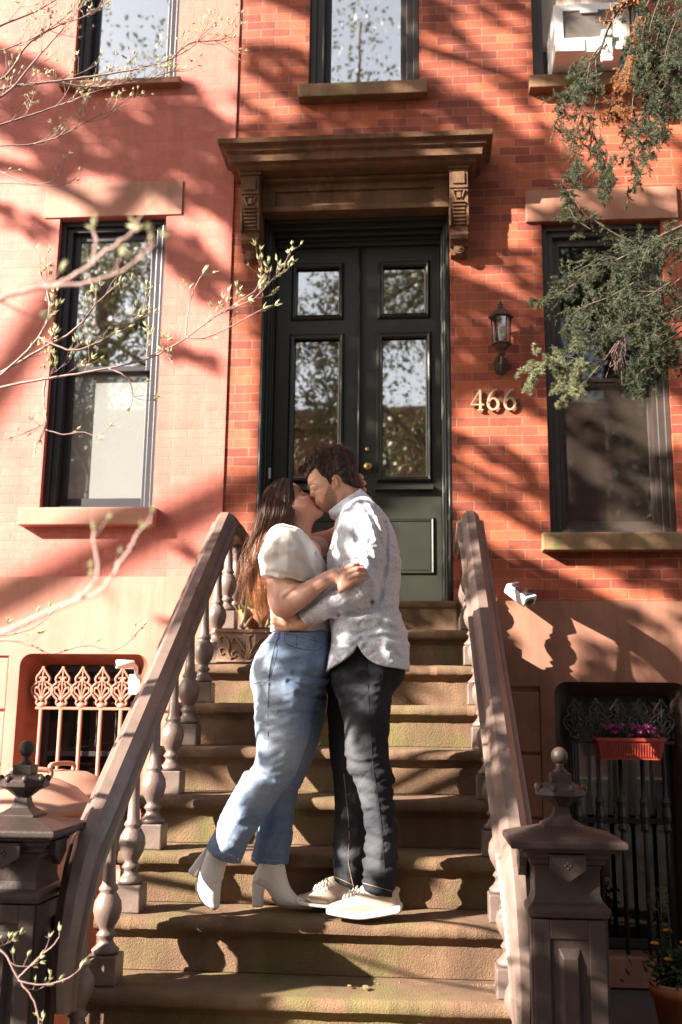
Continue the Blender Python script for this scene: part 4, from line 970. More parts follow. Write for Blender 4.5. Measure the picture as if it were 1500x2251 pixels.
def zint(pairs, y=-2.1):
    """pairs (photo row, value) -> function of z"""
    zs = [at(750, r, y)[2] for r, _ in pairs][::-1]; vs_ = [v for _, v in pairs][::-1]
    return lambda X, Z: np.interp(Z, zs, vs_)
def xint(pairs, y=-2.1):
    xs = [at(c, 1300, y)[0] for c, _ in pairs]; vs_ = [v for _, v in pairs]; return lambda X, Z: np.interp(X, xs, vs_)

# ------------------------------------------------------------------ people materials
def attr(t, name): return N(t, 'ShaderNodeAttribute', attribute_name=name).outputs['Fac']
def skin_mat(name, base, dark, lips, beardc=None):
    m, t, p = new_mat(name); tc = N(t, 'ShaderNodeTexCoord').outputs['Object']
    n = noise(t, tc, 14, 4, .6); col = ramp(t, n, [(.3, dark), (.7, base)]); col = mixc(t, attr(t, 'lip'), col, lips)
    col = mixc(t, attr(t, 'blush'), col, tuple(a*b for a, b in zip(base, (1.0, .62, .58))))
    if beardc:
        nb = noise(t, tc, 260, 2, .7); r_ = ramp(t, nb, [(.35, (.35, .35, .35)), (.62, (1, 1, 1))]); mu = N(t, 'ShaderNodeMath', operation='MULTIPLY'); t.links.new(attr(t, 'beard'), mu.inputs[0]); t.links.new(r_, mu.inputs[1])
        col = mixc(t, mu.outputs[0], col, beardc)
    t.links.new(col, p.inputs['Base Color']); p.inputs['Roughness'].default_value = .48; p.inputs['Subsurface Weight'].default_value = .12
    p.inputs['Subsurface Radius'].default_value = (.010, .004, .002); p.inputs['Subsurface Scale'].default_value = .6; p.inputs['Specular IOR Level'].default_value = .4
    bump(t, p, noise(t, tc, 400, 3, .6), .12, .0008); return m
M['skin_w'] = skin_mat('fair_skin', (.66, .385, .29), (.58, .31, .225), (.42, .11, .09))
M['skin_m'] = skin_mat('warm_skin', (.64, .365, .25), (.56, .30, .195), (.46, .18, .13), (.15, .085, .05))
def cloth_mat(name, c1, c2, rough=.85, weave=900, bs=.15, translucent=0.0, wr=None):
    m, t, p = new_mat(name); tc = N(t, 'ShaderNodeTexCoord').outputs['Object']; n = noise(t, tc, 5, 4, .6); col = ramp(t, n, [(.3, c2), (.7, c1)]); t.links.new(col, p.inputs['Base Color'])
    p.inputs['Roughness'].default_value = rough; p.inputs['Sheen Weight'].default_value = .15; p.inputs['Specular IOR Level'].default_value = .25
    b = bump(t, p, noise(t, tc, weave, 2, .5), bs, .0008)
    if wr: n2 = noise(t, tc, wr[0], 4, .55, 1.2); bump(t, p, n2, wr[1], .01, b)
    if translucent:
        tr = N(t, 'ShaderNodeBsdfTranslucent'); t.links.new(col, tr.inputs[0]); mx = N(t, 'ShaderNodeMixShader', i_0=translucent); o = [x for x in t.nodes if x.type == 'OUTPUT_MATERIAL'][0]
        t.links.new(p.outputs[0], mx.inputs[1]); t.links.new(tr.outputs[0], mx.inputs[2]); t.links.new(mx.outputs[0], o.inputs[0])
    return m
M['blouse'] = cloth_mat('white_blouse_cotton', (.84, .80, .77), (.80, .76, .73), .8, 700, .1, .12, (18, .25))
def denim(name, base, fade, dark, amt=1.0, wr=(16, .3)):
    m, t, p = new_mat(name); tc = N(t, 'ShaderNodeTexCoord').outputs['Object']
    n = noise(t, tc, 9, 6, .65); col = ramp(t, n, [(.3, dark), (.7, base)]); col = mixc(t, attr(t, 'fade'), col, fade)
    st = N(t, 'ShaderNodeMapping'); st.inputs['Scale'].default_value = (1, 1, .25); t.links.new(tc, st.inputs[0]); s2 = noise(t, st.outputs[0], 420, 2, .7)
    col = mixc(t, .55*amt, col, ramp(t, s2, [(.35, (.62, .62, .66)), (.65, (1.3, 1.3, 1.25))]), 'MULTIPLY'); t.links.new(col, p.inputs['Base Color'])
    p.inputs['Roughness'].default_value = .9; p.inputs['Specular IOR Level'].default_value = .2; b = bump(t, p, s2, .2, .0008); bump(t, p, noise(t, tc, wr[0], 5, .6, 1.5), wr[1], .012, b); return m
M['denim'] = denim('mid_blue_denim', (.19, .265, .40), (.40, .47, .58), (.12, .185, .31))
M['blackdenim'] = denim('faded_black_denim', (.022, .023, .031), (.080, .082, .094), (.013, .014, .019), .8, (12, .4))
def floral_mat():
    m, t, p = new_mat('small_floral_shirt_cotton'); tc = N(t, 'ShaderNodeTexCoord').outputs['Object']
    v = N(t, 'ShaderNodeTexVoronoi', i_Scale=60.0); v.feature = 'DISTANCE_TO_EDGE'; wn = noise(t, tc, 60, 2, .5); t.links.new(tc, v.inputs['Vector'])
    v2 = N(t, 'ShaderNodeTexVoronoi', i_Scale=105.0); t.links.new(tc, v2.inputs['Vector'])
    k = ramp(t, v2.outputs['Distance'], [(.22, (.88, .88, .90)), (.40, (.45, .48, .57))]); k2 = ramp(t, v.outputs['Distance'], [(.02, (.70, .71, .74)), (.06, (1, 1, 1))]); big = noise(t, tc, 40, 2, .5)
    col = mixc(t, .5, k, mixc(t, 1.0, (.72, .73, .78), k2, 'MULTIPLY')); t.links.new(col, p.inputs['Base Color']); p.inputs['Roughness'].default_value = .75; p.inputs['Sheen Weight'].default_value = .1; p.inputs['Specular IOR Level'].default_value = .3
    b = bump(t, p, noise(t, tc, 22, 4, .55, 1.5), .35, .01); bump(t, p, noise(t, tc, 600, 2, .5), .1, .0008, b); return m
M['floral'] = floral_mat()
M['boot'] = cloth_mat('white_boot_leather', (.80, .77, .74), (.77, .74, .71), .38, 300, .05, 0, (14, .12))
M['canvas'] = cloth_mat('beige_canvas', (.57, .455, .36), (.50, .39, .30), .85, 800, .2, 0, (20, .2))
M['rubber'] = std('white_rubber_sole', (.78, .76, .73), (.70, .67, .63), .55, 10, 60, .05, .001)
M['navy'] = std('navy_line', (.03, .035, .09), (.03, .035, .09), .6); M['thread'] = std('seam_thread', (.30, .34, .42), (.24, .27, .34), .8); M['seamdk'] = std('dark_seam', (.06, .09, .16), (.05, .07, .12), .9); M['tanthread'] = std('tan_thread', (.34, .24, .15), (.28, .2, .12), .8); M['seamblk'] = std('black_seam', (.012, .012, .015), (.01, .01, .012), .9)
M['lash'] = std('dark_lash', (.02, .012, .01), (.015, .01, .008), .6); M['browhair'] = std('brow_hair', (.07, .04, .026), (.05, .028, .018), .7); M['gold'] = std('gold_earring', (.7, .45, .2), (.6, .4, .18), .25, metal=1.0)
def hair_mat(name, stops, rough=.38):
    m, t, p = new_mat(name); col = ramp(t, attr(t, 'along'), stops); tc = N(t, 'ShaderNodeTexCoord').outputs['Object']; n = noise(t, tc, 60, 2, .5)
    col = mixc(t, .6, col, ramp(t, n, [(.3, (.4, .4, .4)), (.7, (1.6, 1.5, 1.4))]), 'MULTIPLY'); t.links.new(col, p.inputs['Base Color']); p.inputs['Roughness'].default_value = rough; p.inputs['Specular IOR Level'].default_value = .3
    return m
M['hair_w'] = hair_mat('long_brown_hair', [(0, (.050, .022, .014)), (.4, (.085, .034, .020)), (.7, (.20, .078, .038)), (1, (.38, .17, .08))], .45)  # copper ends: part dye, part sunlight on the lower hair put into the colour
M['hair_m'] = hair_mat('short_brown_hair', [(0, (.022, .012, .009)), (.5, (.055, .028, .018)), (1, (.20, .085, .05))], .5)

def strands(name, mat, parent, guides, n, width, jit, sub=10, wav=0.0, seed=1, alo=(0, 1)):
    """ribbons between neighbouring guide curves (3-D polylines, root to tip)"""
    rr = np.random.default_rng(seed); G = [np.array(smooth_line(g_, 4)) for g_ in guides]; ts = np.linspace(0, 1, sub+1)
    G = [np.stack([np.interp(ts, np.linspace(0, 1, len(g_)), g_[:, j]) for j in range(3)], 1) for g_ in G]
    V = []; Fc = []; AL = []
    for i in range(n):
        a = rr.integers(0, len(G)-1) if len(G) > 1 else 0; u = rr.random(); C = G[a]*(1-u)+G[min(a+1, len(G)-1)]*u
        L = rr.uniform(.72, 1.0); C = np.stack([np.interp(ts*L, ts, C[:, j]) for j in range(3)], 1)
        off = rr.normal(0, jit, 3)[None, :]*(.35+.65*ts[:, None]); ph = rr.uniform(0, 6, 3); w_ = wav*np.sin(ts[:, None]*rr.uniform(5, 12)+ph[None, :])*ts[:, None]; C = C+off+w_
        tdir = np.gradient(C, axis=0); tdir /= np.linalg.norm(tdir, axis=1)[:, None]+1e-9; view = np.array([.25*rr.normal(), -1, .25*rr.normal()]); sd_ = np.cross(tdir, view); sd_ /= np.linalg.norm(sd_, axis=1)[:, None]+1e-9
        wd = width*rr.uniform(.6, 1.2)*np.clip(np.minimum(1, (1-ts)*3+.12), 0, 1)[:, None]/2; b = len(V)*1
        base = sum(len(x) for x in V) if False else None
        V.append(np.concatenate([C-sd_*wd, C+sd_*wd])); AL.append(np.concatenate([ts*L, ts*L])*(alo[1]-alo[0])+alo[0]+rr.normal(0, .05))
    m_ = sub+1; VV = np.concatenate(V); f0 = np.array([(j, j+1, m_+j+1, m_+j) for j in range(sub)]); FF = (f0[None]+(np.arange(n)*2*m_)[:, None, None]).reshape(-1, 4)
    off = Vector((0, 0, 0)); q_ = parent
    while q_ is not None: off += Vector(q_.location); q_ = q_.parent
    me = bpy.data.meshes.new(name); W = VV-np.array(off); me.vertices.add(len(W)); me.vertices.foreach_set('co', W.astype(np.float32).ravel()); me.loops.add(FF.size); me.loops.foreach_set('vertex_index', FF.astype(np.int32).ravel()); me.polygons.add(len(FF))
    me.polygons.foreach_set('loop_start', np.arange(0, FF.size, 4, dtype=np.int32)); me.polygons.foreach_set('use_smooth', np.ones(len(FF), bool)); me.update(calc_edges=True)
    a_ = me.attributes.new('along', 'FLOAT', 'POINT'); a_.data.foreach_set('value', np.clip(np.concatenate(AL), 0, 1).astype(np.float32)); me.materials.append(mat); o = bpy.data.objects.new(name, me); return link(o, parent)
def join_into(o, others):
    """merge other mesh objects (same parent) into o without operators"""
    bm = bmesh.new(); bm.from_mesh(o.data)
    for x in others: bm.from_mesh(x.data)
    bm.to_mesh(o.data); bm.free()
    for x in others: bpy.data.objects.remove(x)
    return o
# ------------------------------------------------------------------ woman
YW = -2.07
zero = lambda V: np.zeros(len(V))
wp = thing('person', 'woman with long brown hair in white blouse, blue jeans and white boots kissing the man', 'person', (-.55, -2.08, .711), group='couple kissing on the stoop')
P3 = lambda a, b, y: tuple(at(a, b, y))
f = Field((-1.05, -2.45, 1.55), (-.15, -1.78, 2.46), .0032)
hy = zint([(1050, -2.055), (1085, -2.065), (1120, -2.105), (1150, -2.075), (1200, -2.06)])
f.inflate([(644, 1058), (653, 1062), (660, 1070), (665, 1077), (670, 1080), (677, 1083), (685, 1086), (690, 1089), (691, 1093), (688, 1097), (692, 1101), (697, 1105), (698, 1110), (700, 1113), (702, 1117), (708, 1118), (712, 1123), (710, 1130), (702, 1137), (692, 1143), (686, 1152), (683, 1166), (684, 1182), (696, 1205), (640, 1215), (615, 1200), (624, 1178), (622, 1150), (604, 1130), (590, 1105), (592, 1080), (606, 1062), (625, 1055)], hy, zint([(1055, .066), (1100, .070), (1140, .052), (1170, .050), (1210, .09)]), 36, k_smooth=3)
f.crease([([(663, 1080), (668, 1082), (675, 1081)], .0035, 4), ([(668, 1092), (676, 1094)], -.0028, 9), ([(690, 1111), (698, 1110)], .002, 2.5), ([(684, 1095), (688, 1100)], .0015, 3)], -2.09)
e = at(650, 1126, -2.13); f.ell(e, (.010, .012, .017), .3, .006)                                   # ear
f.inflate([(628, 1180), (690, 1190), (706, 1215), (718, 1262), (716, 1330), (718, 1420), (612, 1420), (606, 1340), (604, 1260), (612, 1205)], -2.07, .115, 40, .03)   # trunk under the blouse
armY = xint([(600, -2.245), (640, -2.262), (700, -2.315), (735, -2.345), (755, -2.362)]); armR = xint([(600, .052), (640, .050), (690, .040), (730, .031), (750, .024)])
f.inflate([(612, 1215), (603, 1245), (599, 1275), (600, 1305), (602, 1332), (611, 1355), (629, 1367), (647, 1366), (665, 1358), (688, 1343), (710, 1324), (730, 1311), (746, 1303), (760, 1296), (758, 1280), (748, 1270), (734, 1273), (715, 1281), (694, 1290), (672, 1297), (660, 1270), (650, 1235), (640, 1205)], armY, armR, 26, .012, 4)
f.crease([([(638, 1320), (652, 1310), (668, 1300), (682, 1294)], .006, 4.5)], -2.2)
f.cap(P3(640, 1215, -2.18), P3(640, 1225, -2.24), .05, .05, .03)
f.inflate([(742, 1276), (752, 1262), (760, 1249), (770, 1244), (777, 1252), (779, 1270), (778, 1284), (768, 1294), (755, 1303), (744, 1304)], -2.366, .014, 12, .008, 4)
for Lf in ([(762, 1250, -2.370, 7), (776, 1243, -2.378, 6.2), (787, 1241, -2.366, 5.2)], [(768, 1259, -2.374, 7), (785, 1252, -2.382, 6.4), (798, 1251, -2.366, 5.2)], [(771, 1270, -2.374, 7), (787, 1263, -2.382, 6.2), (800, 1262, -2.366, 5.2)], [(771, 1281, -2.370, 6.5), (785, 1275, -2.376, 5.6), (798, 1272, -2.364, 4.8)]): f.limb(Lf, .0012)
f.limb([(748, 1268, -2.36, 7), (752, 1254, -2.352, 6), (762, 1246, -2.345, 5)], .004)
f.limb([(690, 1200, -1.94, 30), (735, 1182, -1.90, 21), (770, 1150, -1.91, 18), (785, 1105, -1.955, 13), (788, 1078, -1.985, 13)], .01)    # far arm behind his neck
for q in ([(786, 1062, -1.985, 7), (795, 1050, -2.005, 6), (791, 1046, -2.045, 5.6)], [(789, 1070, -1.985, 7), (800, 1062, -2.01, 6), (797, 1060, -2.05, 5.6)], [(791, 1080, -1.985, 7), (801, 1077, -2.01, 6), (797, 1075, -2.05, 5.6)]): f.limb(q, .001)
wb = f.build('body', M['skin_w'], wp, 1, {'lip': lambda V: 1.3*g2(V, 697, 1109, 5, 6), 'blush': lambda V: .75*g2(V, 676, 1106, 17, 15)+.5*g2(V, 628, 1356, 24, 16)+.7*g2(V, 795, 1256, 9, 18)+.6*g2(V, 652, 1126, 8, 10)+.8*g2(V, 797, 1062, 9, 20)+.3*g2(V, 765, 1256, 12, 16), 'beard': zero})
bv = world_bvh(wb); m = MB()
drape(m, bv, [(663.5, 1087.5), (668, 1088.5), (673, 1086.5), (676.5, 1083.5)], [.0008, .0016, .0016, .0006], .0004); m.build('eyelashes', M['lash'], wp, world=True)
m = MB(); drape(m, bv, [(658, 1082), (660, 1076.5), (665, 1074), (671, 1076)], [.0008, .0021, .0022, .0010], 0); m.build('eyebrow', M['browhair'], wp, world=True)
m = MB()
drape(m, bv, [(690, 1108.5), (695, 1108), (698, 1109)], [.0005, .0012, .0012], 0); m.build('mouth_line', M['lash'], wp, world=True)
m = MB(); c = Vector(P3(651, 1137, -2.14)); m.tube([c+Vector((.006*cos(a), -.002, .007*sin(a)-.004)) for a in np.linspace(0, 2*pi, 13)], .0011, 5); m.ball(c+Vector((0, -.004, .006)), .0022, 8, 6); m.build('earring', M['gold'], wp, world=True)

# blouse
f = Field((-.98, -2.42, 1.66), (-.30, -1.78, 2.25), .0036)
f.inflate([(626, 1184), (640, 1176), (655, 1180), (668, 1188), (684, 1186), (698, 1198), (709, 1225), (722, 1256), (727, 1285), (724, 1320), (722, 1350), (727, 1380), (729, 1402), (724, 1440), (600, 1440), (600, 1375), (597, 1345), (593, 1310), (595, 1275), (600, 1240), (608, 1205)], YW, zint([(1180, .11), (1215, .15), (1265, .158), (1330, .13), (1390, .135), (1430, .14)]), 44, 0, 3,
          cuts=[((560, 1386), (760, 1404))], hollow=.0)
slY = xint([(590, -2.245), (650, -2.262), (700, -2.235)])
f.inflate([(620, 1172), (635, 1167), (652, 1172), (670, 1178), (684, 1190), (697, 1210), (703, 1235), (700, 1258), (692, 1275), (688, 1300), (684, 1312), (640, 1308), (598, 1296), (588, 1280), (586, 1262), (581, 1241), (587, 1222), (593, 1205), (604, 1185)], slY, .098, 44, .022, 4, cuts=[((570, 1268), (600, 1281)), ((600, 1281), (676, 1294)), ((676, 1294), (720, 1270))][1:2], hollow=0)
f.inflate([(683, 1176), (696, 1178), (712, 1182), (722, 1190), (725, 1203), (718, 1216), (706, 1224), (692, 1222), (684, 1205)], -1.93, .085, 20, .02, 3)
f.crease([([(602, 1268), (640, 1276), (682, 1284)], .006, 5), ([(600, 1250), (640, 1238), (668, 1246)], .004, 8), ([(610, 1212), (640, 1200), (670, 1210)], .003, 9), ([(668, 1180), (688, 1215), (700, 1258)], .008, 5),
          ([(640, 1185), (655, 1215)], .003, 6), ([(620, 1190), (612, 1225)], -.003, 7), ([(660, 1222), (682, 1240), (690, 1268)], -.003, 8), ([(705, 1270), (726, 1276)], .002, 4), ([(700, 1285), (726, 1295)], .002, 4), ([(698, 1255), (722, 1262)], .0018, 3)], -2.06)
hemz = at(640, 1280, -2.3)[2]
f.wob(.0035, 26, 26, 5, 1, True, -.15, lambda x, y, z: np.exp(-((z-hemz)/.035)**2)*(x < -.62+.1)); f.wob(.0028, 12, 12, 10, 2); f.wob(.002, 22, 14, 12, 22, True, .9)
ob = f.build('blouse', M['blouse'], wp, 1); bv2 = world_bvh(ob); m = MB()
drape(m, bv2, [(600, 1276), (620, 1279.5), (640, 1283), (662, 1286), (676, 1288)], .0022, -.0005); m.build('cuff_seam', M['blouse'], ob, world=True)

# jeans
f = Field((-1.22, -2.36, .86), (-.30, -1.78, 1.77), .0038)
yN = zint([(1370, -2.07), (1500, -2.075), (1545, -2.115), (1600, -2.150), (1700, -2.16), (1900, -2.155)]); rN = zint([(1370, .138), (1405, .162), (1450, .185), (1505, .182), (1545, .14), (1600, .104), (1680, .088), (1760, .080), (1900, .083)])
f.inflate([(606, 1366), (602, 1384), (584, 1405), (566, 1431), (553, 1462), (549, 1489), (554, 1515), (561, 1540), (565, 1585), (568, 1629), (569, 1660), (562, 1684), (545, 1697), (521, 1735), (499, 1775), (478, 1823), (464, 1852), (452, 1880), (520, 1925), (536, 1893), (558, 1841), (591, 1794), (620, 1750), (649, 1709), (666, 1673), (680, 1629), (690, 1592), (695, 1555), (705, 1530), (722, 1495), (730, 1450), (729, 1402), (727, 1382), (690, 1366)], yN, rN, 52, 0, 3,
          cuts=[((440, 1846), (463, 1858)), ((463, 1858), (498, 1883)), ((498, 1883), (560, 1905))][1:], hollow=0)
f.inflate([(660, 1480), (722, 1490), (719, 1530), (714, 1570), (708, 1607), (691, 1662), (672, 1709), (655, 1746), (648, 1790), (641, 1845), (635, 1895), (633, 1930), (546, 1925), (553, 1885), (562, 1840), (575, 1790), (600, 1730), (630, 1660), (640, 1560)], -1.99, .082, 40, .01, 3, cuts=[((535, 1890), (642, 1901))], hollow=0)
f.crease([([(563, 1545), (600, 1552), (640, 1548)], .0035, 5), ([(620, 1565), (650, 1568), (690, 1560)], .003, 4), ([(566, 1600), (600, 1612), (625, 1610)], .003, 5), ([(575, 1575), (610, 1590), (640, 1585)], -.003, 6), ([(571, 1668), (590, 1672), (620, 1655)], .0045, 5),
          ([(545, 1697), (570, 1700), (600, 1712)], .006, 5), ([(562, 1690), (590, 1690), (625, 1680)], -.004, 6), ([(585, 1706), (610, 1715), (640, 1700)], .004, 5), ([(556, 1725), (590, 1735)], .003, 7), ([(580, 1715), (560, 1760), (530, 1800)], -.003, 8), ([(500, 1800), (540, 1815), (560, 1800)], .003, 6),
          ([(640, 1500), (680, 1515), (718, 1500)], .004, 5), ([(650, 1480), (700, 1490), (728, 1470)], .003, 5), ([(660, 1525), (690, 1530), (712, 1520)], .005, 5), ([(600, 1640), (625, 1632), (660, 1640)], .0025, 6), ([(490, 1840), (525, 1855)], .0025, 5), ([(620, 1740), (640, 1745)], .003, 5), ([(585, 1860), (620, 1850)], .003, 6), ([(600, 1800), (640, 1790)], .003, 6)], -1.9, 1.2); f.wob(.0019, 7, 7, 34, 31, True, .25)
f.crease([([(612, 1404), (603, 1440), (597, 1480), (595, 1540)], -.0012, 3)], -2.1); f.wob(.0028, 9, 9, 13, 5)
fd = lambda V: .85*g2(V, 600, 1600, 45, 90)+.8*g2(V, 575, 1480, 40, 60)+.5*g2(V, 640, 1650, 40, 60)+.6*g2(V, 560, 1740, 40, 40)+.4*g2(V, 500, 1830, 40, 40)
jw = f.build('jeans', M['denim'], wp, 1, {'fade': fd}); bv = world_bvh(jw)
m = MB()
for L in ([(612, 1398), (600, 1440), (593, 1480), (590, 1540), (590, 1620)], [(626, 1392), (628, 1412), (652, 1424), (690, 1430), (706, 1424), (712, 1404)], [(653, 1394), (652, 1420)], [(653, 1394), (693, 1404), (690, 1424)], [(568, 1416), (610, 1418), (592, 1492), (572, 1500), (554, 1504)], [(604, 1392), (640, 1396), (690, 1408), (727, 1420)]): drape(m, bv, L, .0013, .0003)
m.build('seams', M['seamdk'], jw, world=True)
m = MB()
for L in ([(628, 1389), (630, 1410), (654, 1421), (688, 1427), (703, 1421), (709, 1403)], [(655, 1396), (691, 1406)], [(571, 1419), (607, 1421), (589, 1490)], [(464, 1853), (498, 1877), (532, 1889)], [(554, 1884), (590, 1890), (627, 1893)]): drape(m, bv, L, .0011, .0003)
m.build('stitching', M['thread'], jw, world=True)
m = MB()
for L in ([(540, 1395-540+540), ]): pass
for a in ((617, 1380), (712, 1396)):
    drape(m, bv, [(a[0], a[1]), (a[0]-3, a[1]+12), (a[0]-6, a[1]+26)], .0042, 0)
m.build('belt_loop', M['denim'], jw, world=True)
m = MB(); rr = random.Random(3)
for i in range(60):
    u = rr.random()
    for (a, b), (c_, d_), yy in (((465, 1858), (534, 1896), -2.2), ((552, 1890), (628, 1899), -2.05)):
        p = Vector(P3(a+(c_-a)*u, b+(d_-b)*u, yy+rr.uniform(-.04, .04))); m.tube([p+Vector((0, 0, .006)), p+Vector((rr.uniform(-.004, .004), 0, -.006-rr.random()*.006))], .0007, 3)
m.build('frayed_hem', M['thread'], jw, world=True)

# boots
def boot(parts, heel, sole, yy, lab):
    f = Field((-1.22, yy-.09, .68), (-.36, yy+.09, 1.02), .003)
    for pl, ry, R in parts: f.inflate(pl, yy, ry, R, .012, 4)
    for c in creB: f.crease([c], 0)
    o = f.build('boot', M['boot'], wp, 2); f = Field((-1.22, yy-.09, .68), (-.36, yy+.09, 1.02), .003); f.inflate(heel, yy, .029, 7, 0, 0, expo=4); f.build('heel', M['boot'], o, 1)
    return o
creB = [([(560, 1935), (578, 1942), (596, 1960)], .0015, 4)]
b1 = boot([([(572, 1870), (571, 1893), (566, 1908), (559, 1922), (556, 1934), (560, 1943), (574, 1946), (586, 1955), (598, 1973), (613, 1988), (630, 1994), (655, 1996), (680, 1995), (686, 1990), (680, 1983), (662, 1975), (648, 1963), (637, 1946), (630, 1922), (626, 1899), (622, 1885), (618, 1870)], zint([(1870, .042), (1940, .040), (1995, .036)]), 24)],
          [(556, 1935), (584, 1948), (579, 1965), (579, 1993), (556, 1993), (556, 1960)], None, -2.02, '')
creB = [([(472, 1930), (486, 1926)], .0018, 4), ([(470, 1945), (488, 1942)], .0018, 4)]
b2 = boot([([(464, 1840), (456, 1862), (448, 1880), (440, 1905), (434, 1930), (430, 1950), (435, 1968), (446, 1983), (460, 1994), (474, 1999), (482, 1996), (484, 1980), (486, 1950), (492, 1925), (499, 1895), (508, 1870)], zint([(1840, .042), (1930, .040), (1998, .034)]), 24)],
          [(456, 1862), (440, 1880), (416, 1913), (418, 1920), (433, 1926), (440, 1912), (452, 1895)], None, -2.155, '')
bv = world_bvh(b1); m = MB(); drape(m, bv, [(593, 1897), (595, 1925), (597, 1950), (602, 1972)], .0013, 0); drape(m, bv, [(596, 1897), (598, 1925), (600, 1950), (604, 1970)], .0013, 0); m.build('zip', M['rubber'], b1, world=True)
m = MB(); m.tube([P3(584+i*4, 1950+i*4.2 if i < 8 else 1990+i*.4, -2.02) for i in range(0)]+[P3(a, b, -2.02) for a, b in ((598, 1975), (614, 1992), (640, 1997), (684, 1996))], .004, 5); m.build('sole', M['canvas'], b1, world=True)
m = MB(); m.tube([P3(a, b, -2.155) for a, b in ((432, 1935), (431, 1955), (437, 1971), (448, 1986), (462, 1996), (474, 2000))], .0035, 5); m.tube([P3(417, 1917, -2.17), P3(433, 1926, -2.17)], .006, 5); m.build('sole', M['canvas'], b2, world=True)

# hair of the woman
f = Field((-1.0, -2.25, 1.76), (-.55, -1.90, 2.47), .0036)
hairpoly = [(643, 1056), (630, 1052), (614, 1056), (600, 1066), (588, 1078), (577, 1098), (570, 1125), (567, 1160), (561, 1195), (557, 1235), (564, 1280), (560, 1325), (570, 1348), (588, 1345), (594, 1310), (590, 1270), (586, 1250), (590, 1215), (606, 1182), (630, 1168), (643, 1150), (646, 1135), (637, 1128), (641, 1110), (643, 1090), (644, 1072)]
f.inflate(hairpoly, zint([(1050, -2.06), (1200, -2.08), (1340, -2.07)]), zint([(1050, .085), (1130, .092), (1200, .10), (1300, .085), (1350, .05)]), 34, 0, 3)
f.wob(.007, 22, 22, 4, 8, False, .12); f.wob(.004, 55, 45, 7, 3, True, .12)
zt_, zb_ = at(620, 1055, -2.08)[2], at(570, 1350, -2.08)[2]
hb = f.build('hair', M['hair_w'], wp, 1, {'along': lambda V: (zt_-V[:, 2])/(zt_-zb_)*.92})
def G(*p): return [P3(a, b, y) for a, b, y in p]
gd = [G((640, 1058, -2.12), (642, 1085, -2.145), (643, 1110, -2.155), (641, 1140, -2.16), (633, 1170, -2.17), (612, 1196, -2.20), (596, 1235, -2.18), (590, 1275, -2.15), (596, 1325, -2.13)),
      G((636, 1056, -2.13), (634, 1085, -2.155), (632, 1120, -2.16), (622, 1160, -2.17), (602, 1195, -2.18), (590, 1235, -2.17), (588, 1280, -2.15), (590, 1340, -2.12)),
      G((626, 1054, -2.12), (614, 1085, -2.16), (608, 1125, -2.165), (600, 1165, -2.17), (588, 1205, -2.17), (578, 1250, -2.16), (584, 1300, -2.14), (586, 1352, -2.11)),
      G((614, 1057, -2.10), (598, 1090, -2.155), (590, 1130, -2.16), (582, 1170, -2.165), (572, 1210, -2.165), (570, 1255, -2.155), (572, 1300, -2.14), (580, 1356, -2.11)),
      G((602, 1065, -2.09), (586, 1095, -2.14), (577, 1130, -2.15), (571, 1170, -2.15), (563, 1215, -2.15), (562, 1260, -2.14), (564, 1300, -2.13), (574, 1352, -2.10)),
      G((592, 1074, -2.07), (577, 1100, -2.11), (569, 1135, -2.12), (565, 1175, -2.12), (558, 1220, -2.12), (558, 1262, -2.12), (558, 1305, -2.11), (566, 1345, -2.09))]
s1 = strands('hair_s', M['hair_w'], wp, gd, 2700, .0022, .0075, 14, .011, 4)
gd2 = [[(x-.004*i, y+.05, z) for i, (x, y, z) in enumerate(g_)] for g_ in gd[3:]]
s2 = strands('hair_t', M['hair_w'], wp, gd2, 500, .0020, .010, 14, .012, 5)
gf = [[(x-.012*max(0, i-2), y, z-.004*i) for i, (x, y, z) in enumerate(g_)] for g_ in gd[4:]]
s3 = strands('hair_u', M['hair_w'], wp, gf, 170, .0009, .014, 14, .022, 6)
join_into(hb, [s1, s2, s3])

# ------------------------------------------------------------------ man
mp_ = thing('person', 'man in light floral shirt, dark jeans and beige sneakers kissing the woman', 'person', (-.27, -2.10, .711), group='couple kissing on the stoop')
YM = -2.10
f = Field((-.78, -2.45, 1.55), (.06, -1.80, 2.58), .0032)
f.inflate([(678, 1040), (677, 1052), (678, 1062), (678.5, 1068), (682.5, 1073), (683.5, 1080), (684, 1087), (684.5, 1092), (689, 1096), (695, 1097.5), (693.5, 1102), (696, 1106), (694.5, 1110), (699, 1115), (706, 1121), (716, 1126), (727, 1126), (738, 1121), (743, 1130), (744, 1150), (735, 1190), (840, 1190), (824, 1118), (803, 1090), (793, 1070), (786, 1050), (784, 1030), (778, 1008), (764, 994), (745, 986), (720, 987), (698, 996), (684, 1015)], zint([(1000, -2.105), (1092, -2.125), (1130, -2.105)]), zint([(985, .070), (1040, .077), (1090, .072), (1122, .062), (1150, .062), (1190, .10)]), 38, 0, 3)
f.crease([([(684, 1073), (690, 1075), (698, 1072)], .0045, 4.5), ([(686, 1066), (696, 1064), (704, 1067)], -.002, 4), ([(702, 1085), (712, 1086)], -.003, 9), ([(696, 1106), (702, 1108), (706, 1110)], .0022, 3), ([(690, 1091), (695, 1088)], .002, 3), ([(742, 1118), (752, 1106), (760, 1090)], .004, 6), ([(752, 1060), (770, 1120)], .0015, 9)], -2.13)
